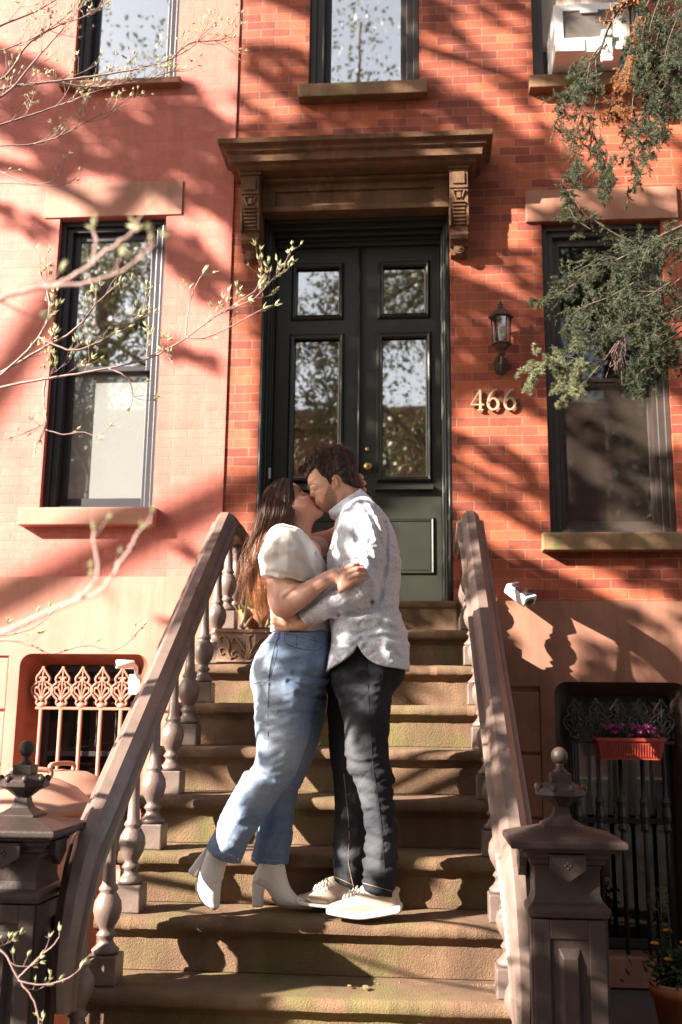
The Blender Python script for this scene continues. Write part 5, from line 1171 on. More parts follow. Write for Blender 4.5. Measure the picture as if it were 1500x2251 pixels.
# ear
e = np.array(at(738, 1062, YM-.094)); f.ell(e, (.0150, .011, .028), .22, .003); f.ell(e+[-.001, -.010, .003], (.0075, .006, .016), .22, .003, 's'); f.ell(e+[-.003, -.003, -.018], (.008, .007, .009), 0, .004)
f.inflate([(745, 1140), (830, 1120), (855, 1160), (866, 1220), (866, 1320), (868, 1400), (868, 1440), (745, 1440), (738, 1380), (742, 1300), (740, 1230), (745, 1180)], YM, .13, 45, .03)
f.limb([(800, 1160, -2.24, 22), (802, 1240, -2.27, 18), (810, 1300, -2.28, 16), (755, 1325, -2.265, 14), (700, 1355, -2.24, 12.5), (662, 1372, -2.223, 12)], .02)
f.inflate([(672, 1358), (655, 1358), (636, 1359), (622, 1362), (618, 1372), (622, 1384), (640, 1387), (658, 1386), (674, 1382)], -2.217, .015, 12, .01, 4)
for q in ([(636, 1362, -2.220, 8), (616, 1352, -2.205, 7), (605, 1348, -2.165, 6.3), (601, 1347, -2.12, 5.5)], [(630, 1366, -2.222, 8), (613, 1360, -2.205, 7.2), (604, 1358, -2.165, 6.5), (600, 1357, -2.12, 5.5)], [(630, 1374, -2.222, 8), (614, 1370, -2.208, 7.2), (605, 1369, -2.17, 6.5), (600, 1368, -2.125, 5.5)], [(634, 1381, -2.220, 7.5), (620, 1381, -2.208, 6.8), (610, 1380, -2.18, 6), (604, 1379, -2.14, 5)]): f.limb(q, .0012)
f.limb([(656, 1366, -2.225, 8), (645, 1356, -2.235, 7.5), (634, 1350, -2.235, 6)], .006)
f.limb([(790, 1160, -1.94, 30), (750, 1230, -1.90, 26), (720, 1290, -1.90, 22), (660, 1320, -1.92, 17)], .02)      # far arm round her back
jaw = px2xz([(728, 1056), (735, 1075), (742, 1095), (738, 1121), (727, 1126), (716, 1126), (706, 1121), (699, 1115), (697, 1109), (704, 1111), (712, 1104), (718, 1090), (724, 1074)], -2.16)
mus = px2xz([(696, 1099), (706, 1105), (712, 1112), (700, 1108)], -2.16); neckz = px2xz([(748, 1052), (785, 1046), (792, 1066), (788, 1074), (768, 1068), (754, 1062)], -2.16)
def beard(V): return np.maximum.reduce([np.clip(.5-sdpoly(jaw, V[:, 0], V[:, 2])/.010, 0, .80), np.clip(.35-sdpoly(mus, V[:, 0], V[:, 2])/.008, 0, .45), np.clip(.4-sdpoly(neckz, V[:, 0], V[:, 2])/.014, 0, .85)])*(V[:, 1] < 0)
mb_ = f.build('body', M['skin_m'], mp_, 1, {'lip': lambda V: .9*g2(V, 697, 1106, 6, 4.5), 'blush': lambda V: .7*g2(V, 738, 1062, 11, 18)+.35*g2(V, 708, 1088, 12, 10)+.5*g2(V, 684, 1090, 6, 6)+.5*g2(V, 608, 1366, 9, 20), 'beard': beard})
bv = world_bvh(mb_); m = MB(); drape(m, bv, [(686, 1076), (690, 1078), (695, 1076.5), (699, 1074)], [.0005, .0010, .0010, .0004], .0002); m.build('eyelashes', M['lash'], mp_, world=True)
m = MB(); drape(m, bv, [(681.5, 1067), (687, 1064.5), (693, 1063.5), (699, 1065.5)], [.0012, .0017, .0015, .0006], 0); m.build('eyebrow', M['browhair'], mp_, world=True)
m = MB(); drape(m, bv, [(687, 1095), (690, 1094.5)], .0013, 0); m.build('nostril', M['lash'], mp_, world=True)
# hair
f = Field((-.62, -2.26, 2.20), (-.20, -1.94, 2.60), .003)
f.inflate([(672, 1045), (655, 1041), (654, 1034), (660, 1025), (667, 1010), (680, 996), (697, 987), (722, 979), (748, 978), (766, 989), (779, 1008), (786, 1030), (789, 1050), (795, 1068), (804, 1088), (747, 1128), (698, 1118), (674, 1088), (671, 1060)], zint([(1000, -2.107), (1060, -2.116), (1092, -2.126)]), zint([(980, .074), (1010, .086), (1045, .084), (1075, .081), (1110, .07)]), 36, 0, 3)
reg = px2xz([(672, 1046), (640, 1045), (640, 960), (800, 960), (800, 1062), (790, 1070), (778, 1070), (764, 1066), (753, 1058), (748, 1048), (741, 1043), (734, 1044), (730, 1050), (729, 1066), (723, 1062), (719, 1053), (708, 1044), (699, 1034), (691, 1027), (685, 1031), (680, 1038)], YM-.09)
f.F = -smin(-f.F, -np.broadcast_to(sdpoly(reg, f.X, f.Z)[:, None, :], f.F.shape).astype(np.float32), .004)
f.wob(.0030, 40, 40, 26, 3, False, .6); f.wob(.0028, 90, 60, 40, 7, True, .6)
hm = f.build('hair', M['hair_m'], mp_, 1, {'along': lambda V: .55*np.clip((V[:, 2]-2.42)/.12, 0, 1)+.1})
bvh_ = world_bvh(hm); rr = random.Random(5); V = []; gl = []
flow = [((745, 985), (-1, .25)), ((700, 990), (-1, -.35)), ((675, 1015), (-.75, -.75)), ((720, 1020), (-.8, -.5)), ((770, 1010), (.2, -1)), ((780, 1045), (.25, -1)), ((725, 1045), (-.25, -1)), ((755, 1035), (.1, -1))]
strs = []
for i in range(4200):
    a, b = rr.uniform(656, 792), rr.uniform(978, 1068); d = Vector(at(a, b, -2.0)-CAM).normalized(); h = bvh_.ray_cast(Vector(CAM), d)
    if h[0] is None: continue
    ws_ = [(1/((a-p[0])**2+(b-p[1])**2+60)**1.5, v) for p, v in flow]; sw = sum(x for x, _ in ws_); fx = sum(x*v[0] for x, v in ws_)/sw; fz = sum(x*v[1] for x, v in ws_)/sw
    top = max(0, min(1, (1030-b)/45)); L = .006+.013*top; n_ = h[1]; t_ = Vector((fx+rr.gauss(0, .42), rr.gauss(0, .3), fz+rr.gauss(0, .42))); t_ = (t_-n_*t_.dot(n_)).normalized()
    p0 = h[0]-n_*.002; strs.append([tuple(p0), tuple(p0+t_*L*.5+n_*(.001+.006*top)), tuple(p0+t_*L+n_*(.0005+.011*top*rr.random()))])
for i in range(420):                                                     # silhouette tufts along the top
    a = rr.uniform(660, 775); b = np.interp(a, [655, 667, 680, 697, 722, 748, 766, 779], [1036, 1012, 998, 989, 981, 980, 990, 1008])+rr.uniform(0, 5); p0 = Vector(at(a, b, YM+rr.uniform(-.05, .05)))
    dx = -1 if a < 752 else .3; t_ = Vector((dx+rr.gauss(0, .3), rr.gauss(0, .2), .35+rr.gauss(0, .25)-(.9 if a < 690 else 0))).normalized(); L = rr.uniform(.008, .018); strs.append([tuple(p0), tuple(p0+t_*L*.5+Vector((0, 0, .003))), tuple(p0+t_*L)])
m_ = len(strs); sb = None
def ribbons(name, mat, parent, ss, width, a0, a1):
    V = []; Fq = []; A = []; rr2 = random.Random(9)
    for s_ in ss:
        b = len(V); P = [Vector(x) for x in s_]; t = (P[-1]-P[0]).normalized(); sd_ = t.cross(Vector((rr2.gauss(0, .3), -1, rr2.gauss(0, .3)))).normalized(); n = len(P)
        for i, p in enumerate(P): w_ = width*(1-.8*i/(n-1)); V += [p-sd_*w_/2, p+sd_*w_/2]; A += [a0+(a1-a0)*i/(n-1)]*2
        for i in range(n-1): Fq.append((b+2*i, b+2*i+1, b+2*i+3, b+2*i+2))
    off = Vector((0, 0, 0)); q_ = parent
    while q_ is not None: off += Vector(q_.location); q_ = q_.parent
    me = bpy.data.meshes.new(name); me.from_pydata([tuple(v-off) for v in V], [], Fq); at_ = me.attributes.new('along', 'FLOAT', 'POINT'); at_.data.foreach_set('value', A); me.materials.append(mat); return link(bpy.data.objects.new(name, me), parent)
join_into(hm, [ribbons('hair_s', M['hair_m'], mp_, strs, .0019, .05, .9)])

# shirt
f = Field((-.60, -2.44, 1.55), (.08, -1.80, 2.36), .0036)
f.inflate([(745, 1130), (760, 1116), (790, 1103), (812, 1100), (824, 1106), (840, 1120), (857, 1144), (868, 1170), (876, 1195), (881, 1230), (882, 1258), (880, 1290), (878, 1315), (880, 1340), (887, 1365), (896, 1392), (901, 1432), (901, 1472), (900, 1520), (716, 1520), (717, 1475), (725, 1440), (730, 1408), (727, 1380), (724, 1350), (724, 1310), (722, 1270), (718, 1240), (719, 1222), (728, 1196), (736, 1165)], YM, zint([(1105, .13), (1130, .175), (1180, .185), (1260, .170), (1330, .162), (1400, .188), (1480, .208)]), 52, 0, 3)
# shirt tails: cut away below the curved hem
hem = [(700, 1478), (720, 1475), (745, 1464), (765, 1450), (779, 1438), (786, 1426), (789, 1421), (793, 1428), (800, 1440), (812, 1452), (830, 1463), (850, 1468), (875, 1471), (915, 1473)]
H = px2xz(hem, -2.2); order = np.argsort(H[:, 0]); 
body0 = f.F.copy(); zz = f.ax[2][None, None, :]; hz = np.interp(f.ax[0], H[order, 0], H[order, 1])[:, None, None]
near = f.ax[1][None, :, None] < YM+.06
hz2 = np.where(near, hz, np.interp(f.ax[0], H[order, 0], np.full(len(H), at(850, 1470, -2.2)[2]))[:, None, None])
# collar opening: leave the neck clear
sY = zint([(1110, -2.245), (1200, -2.275), (1290, -2.29), (1340, -2.285)]); fY = xint([(660, -2.225), (720, -2.262), (790, -2.288), (830, -2.295)])
f.inflate([(786, 1112), (808, 1108), (828, 1120), (840, 1142), (847, 1168), (850, 1200), (848, 1235), (842, 1270), (837, 1300), (830, 1325), (818, 1338), (795, 1345), (770, 1352), (745, 1362), (725, 1370), (700, 1378), (677, 1386), (668, 1392), (640, 1395), (640, 1360), (657, 1360), (680, 1345), (710, 1321), (740, 1300), (757, 1285), (762, 1262), (756, 1235), (750, 1205), (750, 1180), (753, 1155), (765, 1130)],
          lambda X, Z: np.where(Z > at(750, 1285, -2.2)[2], sY(X, Z), fY(X, Z)), lambda X, Z: np.where(Z > at(750, 1240, -2.2)[2], .076, np.interp(X, [at(660, 1, -2.2)[0], at(720, 1, -2.2)[0], at(790, 1, -2.2)[0]], [.040, .052, .070])), 38, .026, 3, cuts=[((657, 1356), (679, 1392))][:0])
A_, B_ = px2xz([(657, 1352), (680, 1392)], -2.23); t_ = (B_-A_)/np.linalg.norm(B_-A_); cc = -((f.X-A_[0])*(-t_[1])+(f.Z-A_[1])*t_[0]); f.F = np.maximum(f.F, np.where(f.X < at(700, 1300, -2.2)[0], cc, -1)[:, None, :]).astype(np.float32)
cr = [([(770, 1125), (785, 1170), (790, 1200)], .004, 6), ([(800, 1118), (822, 1150), (835, 1185), (845, 1215)], .005, 4.5), ([(812, 1150), (830, 1200)], -.004, 5), ([(848, 1150), (852, 1210), (848, 1265), (838, 1320)], .0055, 4), ([(790, 1205), (815, 1225), (826, 1260)], .005, 5), ([(760, 1180), (790, 1196), (800, 1208)], .003, 5),
      ([(800, 1268), (815, 1290), (822, 1310)], .0035, 6), ([(806, 1258), (826, 1290), (828, 1325)], -.004, 5), ([(775, 1290), (800, 1300), (820, 1325)], .005, 5), ([(765, 1305), (790, 1320), (808, 1335)], -.004, 5), ([(745, 1315), (765, 1330), (790, 1340)], .0045, 5), ([(715, 1335), (735, 1345), (750, 1356)], .004, 5), ([(690, 1350), (710, 1366)], .0035, 4), ([(672, 1356), (690, 1376)], .002, 3),
      ([(862, 1205), (880, 1212)], .004, 4), ([(858, 1222), (882, 1228)], -.003, 4), ([(852, 1240), (882, 1240)], .004, 4), ([(850, 1290), (866, 1262), (880, 1250)], .004, 5), ([(770, 1354), (800, 1352), (850, 1342), (880, 1332)], .0045, 6), ([(780, 1368), (820, 1362), (870, 1372)], -.004, 8), ([(750, 1392), (790, 1398), (830, 1386)], .004, 6), ([(800, 1410), (840, 1404), (890, 1408)], .0035, 6), ([(735, 1412), (770, 1425), (790, 1420)], .004, 5), ([(840, 1378), (870, 1390), (895, 1400)], .0035, 6), ([(860, 1430), (880, 1450)], .003, 6), ([(735, 1440), (752, 1455)], .003, 5),
      ([(732, 1250), (750, 1255)], .003, 5), ([(722, 1290), (745, 1284), (757, 1270)], .003, 5), ([(735, 1210), (748, 1225)], .003, 6), ([(726, 1310), (750, 1302)], .003, 4), ([(740, 1180), (748, 1200)], .003, 6)]
f.crease(cr, -2.08, 1.35); f.wob(.0032, 8, 8, 12, 4); f.wob(.0019, 14, 10, 32, 6, True, .6)
f.F = np.where((zz < 1.70) & (f.ax[0][:, None, None] > at(700, 1400, -2.2)[0]), np.maximum(f.F, -(f.F+.014+np.maximum(0, zz-1.64)*2)), f.F); f.F = np.maximum(f.F, (hz2-zz-.5*(f.ax[0][:, None, None] < at(705, 1400, -2.2)[0])).astype(np.float32))
sh = f.build('shirt', M['floral'], mp_, 1); bvs = world_bvh(sh)
# collar: a folded band standing round the neck
f = Field((-.50, -2.30, 2.12), (-.02, -1.90, 2.40), .003)
f.inflate([(800, 1083), (815, 1097), (818, 1104), (790, 1122), (760, 1143), (742, 1139), (727, 1136), (726, 1130), (740, 1118), (755, 1106), (775, 1092), (793, 1080)], YM-.015, zint([(1080, .068), (1110, .088), (1145, .092)]), 9, 0, 2, expo=3.2)
f.inflate([(800, 1070), (806, 1092), (790, 1112), (760, 1135), (744, 1134), (738, 1124), (752, 1106), (778, 1078)], YM, .064, 12, 0, 3, op='s') if False else None
f.build('collar', M['floral'], sh, 1)
m = MB()
drape(m, bvs, [(729, 1140), (738, 1165), (733, 1190), (722, 1225)], .0025, 0); drape(m, bvs, [(660, 1362), (668, 1376), (680, 1388)], .002, 0)
for L in ([(818, 1108), (838, 1130), (850, 1165), (853, 1210)],): drape(m, bvs, L, .0011, 0)
m.build('seams', M['floral'], sh, world=True)
# dark jeans
f = Field((-.48, -2.36, .76), (.10, -1.80, 1.80), .0038)
yN = zint([(1400, -2.10), (1500, -2.11), (1560, -2.15), (1640, -2.175), (1960, -2.165)]); rN = zint([(1400, .150), (1480, .158), (1540, .130), (1620, .098), (1700, .080), (1800, .070), (1900, .068), (1960, .070)])
f.inflate([(752, 1400), (742, 1435), (730, 1468), (724, 1482), (733, 1515), (745, 1540), (756, 1575), (760, 1620), (764, 1665), (772, 1700), (785, 1722), (797, 1760), (802, 1800), (804, 1845), (802, 1890), (799, 1930), (798, 1948), (798, 1990), (874, 1990), (874, 1962), (872, 1925), (874, 1893), (879, 1850), (878, 1825), (873, 1790), (867, 1755), (865, 1735), (869, 1713), (862, 1690), (857, 1662), (857, 1607), (861, 1560), (866, 1525), (884, 1500), (893, 1476), (884, 1440), (872, 1400)], yN, rN, 46, 0, 3, cuts=[((790, 1946), (820, 1955)), ((820, 1955), (880, 1968))], hollow=0)
f.inflate([(722, 1480), (721, 1530), (721, 1570), (725, 1654), (732, 1717), (736, 1783), (735, 1845), (733, 1890), (733, 1922), (731, 1940), (735, 1985), (800, 1985), (800, 1930), (806, 1880), (808, 1800), (800, 1700), (800, 1600), (800, 1500)], -2.015, .075, 36, .008, 3, cuts=[((720, 1929), (745, 1938)), ((745, 1938), (800, 1962))], hollow=0)
f.crease([([(762, 1668), (790, 1678), (830, 1672)], .005, 5), ([(766, 1690), (800, 1690), (845, 1700)], -.005, 6), ([(775, 1708), (810, 1712), (866, 1728)], .007, 5), ([(790, 1728), (830, 1735), (868, 1745)], -.004, 6), ([(795, 1745), (820, 1765), (850, 1770)], .004, 6), ([(800, 1790), (830, 1780), (874, 1800)], .004, 7), ([(803, 1830), (840, 1845), (875, 1840)], .005, 7), ([(802, 1862), (830, 1872), (860, 1868)], -.005, 7), ([(800, 1885), (840, 1895), (872, 1900)], .006, 6), ([(800, 1910), (830, 1912), (868, 1920)], -.005, 6), ([(800, 1932), (840, 1936), (872, 1945)], .005, 5),
          ([(736, 1860), (760, 1872), (780, 1866)], .006, 7), ([(736, 1884), (762, 1890), (795, 1892)], -.006, 7), ([(735, 1905), (765, 1912), (796, 1914)], .006, 6), ([(736, 1840), (760, 1832), (780, 1838)], -.004, 8), ([(742, 1540), (770, 1530), (800, 1536)], .003, 6), ([(755, 1560), (790, 1552)], .003, 6), ([(840, 1540), (862, 1530)], .003, 5), ([(745, 1510), (780, 1505), (830, 1512)], .003, 6), ([(760, 1620), (800, 1615), (850, 1625)], .002, 8)], -1.9, 1.1)
f.wob(.0028, 9, 9, 14, 15); f.wob(.0016, 16, 16, 34, 12, True, .4)
fd = lambda V: .9*g2(V, 775, 1640, 22, 60)+.9*g2(V, 800, 1740, 26, 40)+.8*g2(V, 830, 1870, 30, 45)+.8*g2(V, 755, 1880, 25, 40)+.35*g2(V, 800, 1520, 40, 40)
jm = f.build('jeans', M['blackdenim'], mp_, 1, {'fade': fd}); bv = world_bvh(jm); m = MB()
for L in ([(806, 1442), (808, 1490), (812, 1560), (816, 1620), (820, 1680), (828, 1730), (836, 1790), (842, 1850), (846, 1910), (848, 1958)], [(842, 1474), (842, 1500), (850, 1514), (866, 1520)]): drape(m, bv, L, .0013, .0002)
m.build('seams', M['seamblk'], jm, world=True)
m = MB()
for L in ([(756, 1700), (762, 1760), (768, 1830), (766, 1890), (772, 1925), (778, 1950)], [(798, 1941), (830, 1950), (873, 1962)], [(733, 1926), (760, 1938), (790, 1952)]): drape(m, bv, L, .0014, .0002)
m.build('stitching', M['tanthread'], jm, world=True)
# sneakers
def sneaker(up, sole, tongue, lace, yy, line):
    f = Field((-.62, yy-.085, .66), (.06, yy+.085, .94), .003); f.inflate(up, yy, zint([(1930, .034), (1965, .042), (2000, .048)]), 20, 0, 4)
    o = f.build('sneaker', M['canvas'], mp_, 2)
    f = Field((-.62, yy-.085, .66), (.06, yy+.085, .94), .003); f.inflate(sole, yy, .051, 7, 0, 3, expo=3.5); s_ = f.build('sole', M['rubber'], o, 1)
    bv = world_bvh(s_); m = MB(); drape(m, bv, line, .0014, 0); m.build('sole_line', M['navy'], o, world=True)
    bv = world_bvh(o); m = MB()
    for i in range(5):
        u = i/4; a = lace[0][0]+(lace[1][0]-lace[0][0])*u; b = lace[0][1]+(lace[1][1]-lace[0][1])*u
        drape(m, bv, [(a-3, b-5), (a+1, b), (a+5, b+6)], .0030, 0, sub=3)
    m.build('laces', M['rubber'], o, world=True); m = MB()
    for i in range(4):
        u = i/3; p = Vector(P3(tongue[0][0]+(tongue[1][0]-tongue[0][0])*u, tongue[0][1]+(tongue[1][1]-tongue[0][1])*u, yy-.03)); m.tube([p+Vector((-.006, -.012, -.004)), p+Vector((0, 0, .010)), p+Vector((.002, .03, .012))], .0032, 6)
    m.build('lace_bow', M['rubber'], o, world=True)
    m = MB(); drape(m, bv, line2(up), .0012, 0); m.build('stitching', M['tanthread'], o, world=True)
    return o
def line2(up): x0 = min(p[0] for p in up); return [(x0+60, 1975), (x0+72, 1988), (x0+92, 1990)]
sneaker([(876, 1950), (877, 1966), (881, 1985), (881, 1996), (800, 2004), (740, 2002), (722, 1996), (724, 1989), (738, 1983), (757, 1976), (772, 1966), (786, 1955), (800, 1945), (822, 1938)], [(881, 1984), (882, 2003), (860, 2009), (820, 2016), (789, 2019), (752, 2014), (722, 2007), (719, 1998), (723, 1992), (760, 1999), (800, 2000), (840, 1995)], ((784, 1958), (758, 1974)), ((797, 1960), (766, 1977)), -2.165, [(722, 1996), (755, 2001), (800, 2003), (840, 1998), (880, 1989)])
sneaker([(790, 1930), (800, 1960), (800, 1985), (720, 1988), (670, 1982), (657, 1975), (660, 1968), (680, 1961), (696, 1950), (712, 1936), (734, 1926)], [(660, 1968), (653, 1975), (657, 1985), (675, 1990), (715, 1994), (760, 1996), (800, 1996), (800, 1984), (715, 1985), (680, 1980)], ((716, 1940), (694, 1953)), ((732, 1940), (704, 1958)), -2.02, [(657, 1978), (680, 1984), (716, 1988), (760, 1989)])
# ------------------------------------------------------------------ street trees behind the camera that throw the dappled shade
SUNV = np.array([1.55, 1.0, -.90])                      # travel of the light per metre of depth
def wallmap(p): s = -p[1]; return np.array([p[0]+SUNV[0]*s, p[2]+SUNV[2]*s])
def wpoly(pts, y=0.0): return np.array([wallmap(at(a, b, y)) for a, b in pts])
gx = np.arange(-3.6, 6.2, .05); gz = np.arange(-2.8, 7.8, .05); GX, GZ = np.meshgrid(gx, gz, indexing='ij')
def streak(seed, fx, fz): # noise drawn out along the fall of the branches
    c_, s_ = cos(radians(28)), sin(radians(28)); u = GX*c_-GZ*s_; v = GX*s_+GZ*c_; return vnoise(u*fx+seed, v*fz+seed*2.3, np.full(GX.shape, seed+.5))
st1 = streak(3, .9, 4.2)+.55*streak(8, 2.0, 10)+.4*streak(14, 1.6, 19)
D = np.where(GX < -1.25, .03, .0)+np.where((GX >= -1.25) & (GX < 1.75) & (GZ > 1.9), .62, 0)+np.where(GZ > 5.3, .25, 0)
D = D+np.where((GX >= -1.25) & (GX < 1.75) & (GZ > 1.9), .75*st1, .25*np.minimum(0, st1))
def setp(pts, val, y=0.0, soft=.06):
    global D
    m_ = np.clip(.5-sdpoly(wpoly(pts, y), GX, GZ)/soft, 0, 1); D = D*(1-m_)+val*m_
setp([(0, 110), (130, 205), (300, 215), (420, 190), (520, 300), (545, 540), (470, 475), (400, 462), (330, 395), (110, 395), (60, 330), (0, 330)], .85)
setp([(370, 500), (480, 560), (530, 640), (525, 720), (450, 660), (370, 590)], .8); setp([(380, 745), (560, 825), (560, 860), (380, 790)], .6)
setp([(0, 430), (130, 500), (130, 560), (0, 500)], .55); setp([(235, 1290), (420, 1385), (410, 1425), (250, 1340)], .4); setp([(400, 1185), (470, 1200), (470, 1250), (410, 1240)], .5)
setp([(400, 470), (520, 520), (540, 560), (400, 500)], .15); setp([(395, 40), (530, 110), (530, 190), (395, 120)], .12)
setp([(560, 470), (985, 455), (985, 960), (900, 1030), (600, 1060), (565, 700)], .95); setp([(490, 290), (1085, 270), (1060, 470), (530, 480)], .72); setp([(560, 1060), (840, 1060), (870, 1330), (560, 1330)], .6)
setp([(1180, 480), (1500, 480), (1500, 840), (1200, 840)], .8); setp([(1080, 240), (1250, 300), (1230, 420), (1080, 430)], .9); setp([(1000, 600), (1190, 600), (1190, 860), (1120, 850), (1010, 780)], .85)
for q, v in (([(500, 560), (575, 600), (565, 1180), (500, 1180), (500, 760)], .1), ([(925, 70), (1000, 90), (1080, 190), (1180, 250), (1170, 300), (1050, 230), (925, 150)], .08), ([(1010, 10), (1160, 90), (1180, 190), (1090, 140), (1000, 60)], .15), ([(1170, 210), (1300, 240), (1500, 330), (1500, 440), (1340, 400), (1230, 330)], .05),
             ([(1085, 445), (1160, 480), (1190, 560), (1110, 530)], .08), ([(985, 545), (1080, 580), (1190, 650), (1190, 700), (985, 600)], .10), ([(985, 840), (1050, 870), (1205, 965), (1205, 1045), (1110, 985), (985, 945)], .03), ([(1000, 990), (1060, 1000), (1205, 1100), (1205, 1135), (1000, 1035)], .10),
             ([(1000, 1080), (1110, 1125), (1200, 1195), (1500, 1335), (1500, 1400), (1180, 1240), (1080, 1190), (1000, 1120)], .04), ([(1340, 890), (1480, 930), (1480, 990), (1420, 985), (1340, 930)], .1), ([(1310, 1070), (1400, 1130), (1480, 1190), (1310, 1190)], .05), ([(530, 10), (690, 30), (690, 120), (530, 90)], .2), ([(530, 180), (660, 230), (660, 270), (530, 230)], .2), ([(1085, 1320), (1290, 1340), (1300, 1500), (1100, 1500)], .0), ([(1310, 1370), (1450, 1400), (1450, 1470), (1310, 1450)], .0)): setp(q, v)
setp([(1085, 1400), (1150, 1400), (1180, 1800), (1085, 1800)], .8); setp([(1290, 1420), (1500, 1470), (1500, 2200), (1180, 2200), (1200, 1520), (1290, 1500)], .9)
# on the couple and the stair (planes nearer the camera)
setp([(850, 1060), (1000, 1060), (1000, 1340), (850, 1340)], .0, .22)
D = np.where((GX > 1.75) & (GZ < 1.6), .06+.16*np.clip(streak(5, 1.5, 5), -.3, 1), D)
yc_ = -2.2
setp([(560, 940), (830, 940), (880, 1080), (760, 1120), (735, 1170), (690, 1180), (640, 1190), (555, 1200)], .88, yc_); setp([(600, 1290), (740, 1240), (900, 1300), (905, 1480), (700, 1480), (600, 1395)], .95, yc_); setp([(540, 1180), (700, 1165), (712, 1270), (690, 1300), (540, 1330)], .0, yc_); setp([(598, 1335), (650, 1335), (650, 1372), (598, 1372)], .1, yc_); setp([(835, 1100), (905, 1200), (905, 1500), (850, 1500), (850, 1250)], .85, yc_); setp([(720, 1150), (752, 1150), (760, 1300), (720, 1300)], .9, yc_)
setp([(760, 1110), (805, 1100), (838, 1150), (830, 1250), (812, 1310), (785, 1290), (755, 1200)], .02, yc_)
setp([(612, 1390), (735, 1400), (735, 1510), (640, 1545), (600, 1510)], .8, yc_); setp([(640, 1560), (720, 1540), (700, 1700), (640, 1900), (560, 1900), (590, 1800), (660, 1690)], .72, yc_); setp([(720, 1470), (900, 1470), (880, 1600), (760, 1600)], .95, yc_); setp([(720, 1480), (760, 1560), (765, 1660), (790, 1800), (780, 1850), (730, 1850)], .95, -2.05); setp([(840, 1580), (885, 1580), (885, 1960), (850, 1960)], .9, yc_)
setp([(765, 1610), (800, 1600), (830, 1700), (835, 1780), (800, 1760), (780, 1700)], .02, yc_); setp([(640, 1880), (560, 1880), (545, 2000), (650, 2000)], .6, yc_)
setp([(1085, 1600), (1450, 1600), (1450, 2500), (1120, 2500)], 1.0, -2.8); setp([(1010, 1130), (1075, 1130), (1110, 1500), (1040, 1500)], .5, -1.2); setp([(880, 1760), (1060, 1760), (1090, 1990), (880, 1990)], .3, -2.0)
setp([(0, 1860), (190, 1860), (190, 2251), (0, 2251)], .5, -2.8); setp([(0, 1640), (210, 1640), (210, 1850), (0, 1850)], .05, -2.8); setp([(1205, 30), (1400, 30), (1400, 180), (1205, 180)], .05, -.3)
for k in range(16):                                                       # the right handrail lies mostly in shade
    y0 = -.78-k*.11; z0 = 2.36-.808*(-.8-y0)+.1; q = wallmap((.27+.02*k/16, y0, z0)); rad = np.hypot(GX-q[0], GZ-q[1]); D = np.where(rad < .13, .66+.36*sin(k*1.9), D)
D = np.clip((np.clip(D, 0, 1)-.30)/.38, 0, 1); D = D*D*(3-2*D)
M['tree_leaf'] = leafmat('street_tree_leaf', (.06, .06, .022), (.17, .16, .06), .22)
def quad_leaves(name, C, size, mat, parent, seed=1):
    rr = np.random.default_rng(seed); n = len(C); a = rr.normal(0, 1, (n, 3)); a /= np.linalg.norm(a, axis=1)[:, None]; b = np.cross(a, rr.normal(0, 1, (n, 3))); b /= np.linalg.norm(b, axis=1)[:, None]
    s_ = size*rr.uniform(.6, 1.25, (n, 1)); V = np.stack([C-a*s_*.62, C+b*s_*.36, C+a*s_*.62, C-b*s_*.36], 1).reshape(-1, 3)
    off = Vector((0, 0, 0)); q_ = parent
    while q_ is not None: off += Vector(q_.location); q_ = q_.parent
    V = V-np.array(off); me = bpy.data.meshes.new(name); me.vertices.add(4*n); me.vertices.foreach_set('co', V.astype(np.float32).ravel()); me.loops.add(4*n); me.loops.foreach_set('vertex_index', np.arange(4*n, dtype=np.int32)); me.polygons.add(n); me.polygons.foreach_set('loop_start', np.arange(0, 4*n, 4, dtype=np.int32)); me.update(calc_edges=True)
    me.materials.append(mat); return link(bpy.data.objects.new(name, me), parent)
rr = np.random.default_rng(21)
tr = thing('street_tree', 'leafy street tree at the kerb to the left behind the photographer', 'tree', (-15.6, -7.6, 0))
pw = D.ravel()*640*.05*.05; cnt = rr.poisson(pw); I_ = np.repeat(np.arange(D.size), cnt); ux = GX.ravel()[I_]+rr.uniform(-.025, .025, len(I_)); uz = GZ.ravel()[I_]+rr.uniform(-.025, .025, len(I_))
sd_ = 4.5+.8*vnoise(ux*.7, uz*.7, ux*0+2)+rr.normal(0, .28, len(I_)); sd_ = np.clip(sd_, 3.4, 6.5); sd_ = np.maximum(sd_, (ux+3.6)/1.55+rr.uniform(0, .5, len(ux)))
C = np.stack([ux-SUNV[0]*sd_, -sd_, uz-SUNV[2]*sd_], 1)
dv = C-CAM; dz = dv @ _fw; vis = (dz > 0) & (np.abs(dv @ _R) < dz*.36+.35) & (np.abs(dv @ _U) < dz*.53+.35); C = C[~vis]     # no twig of the crown hangs before the lens
quad_leaves('crown', C, .105, M['tree_leaf'], tr, 3)
def P_of(xw, zw, s): return (xw-SUNV[0]*s, -s, zw-SUNV[2]*s)
m = MB(); top = (-15.5, -7.5, 8.2); m.tube(smooth_line([(-15.6, -7.6, 0), (-15.65, -7.55, 3), (-15.6, -7.55, 6), top], 4), np.linspace(.26, .15, 13), 12)
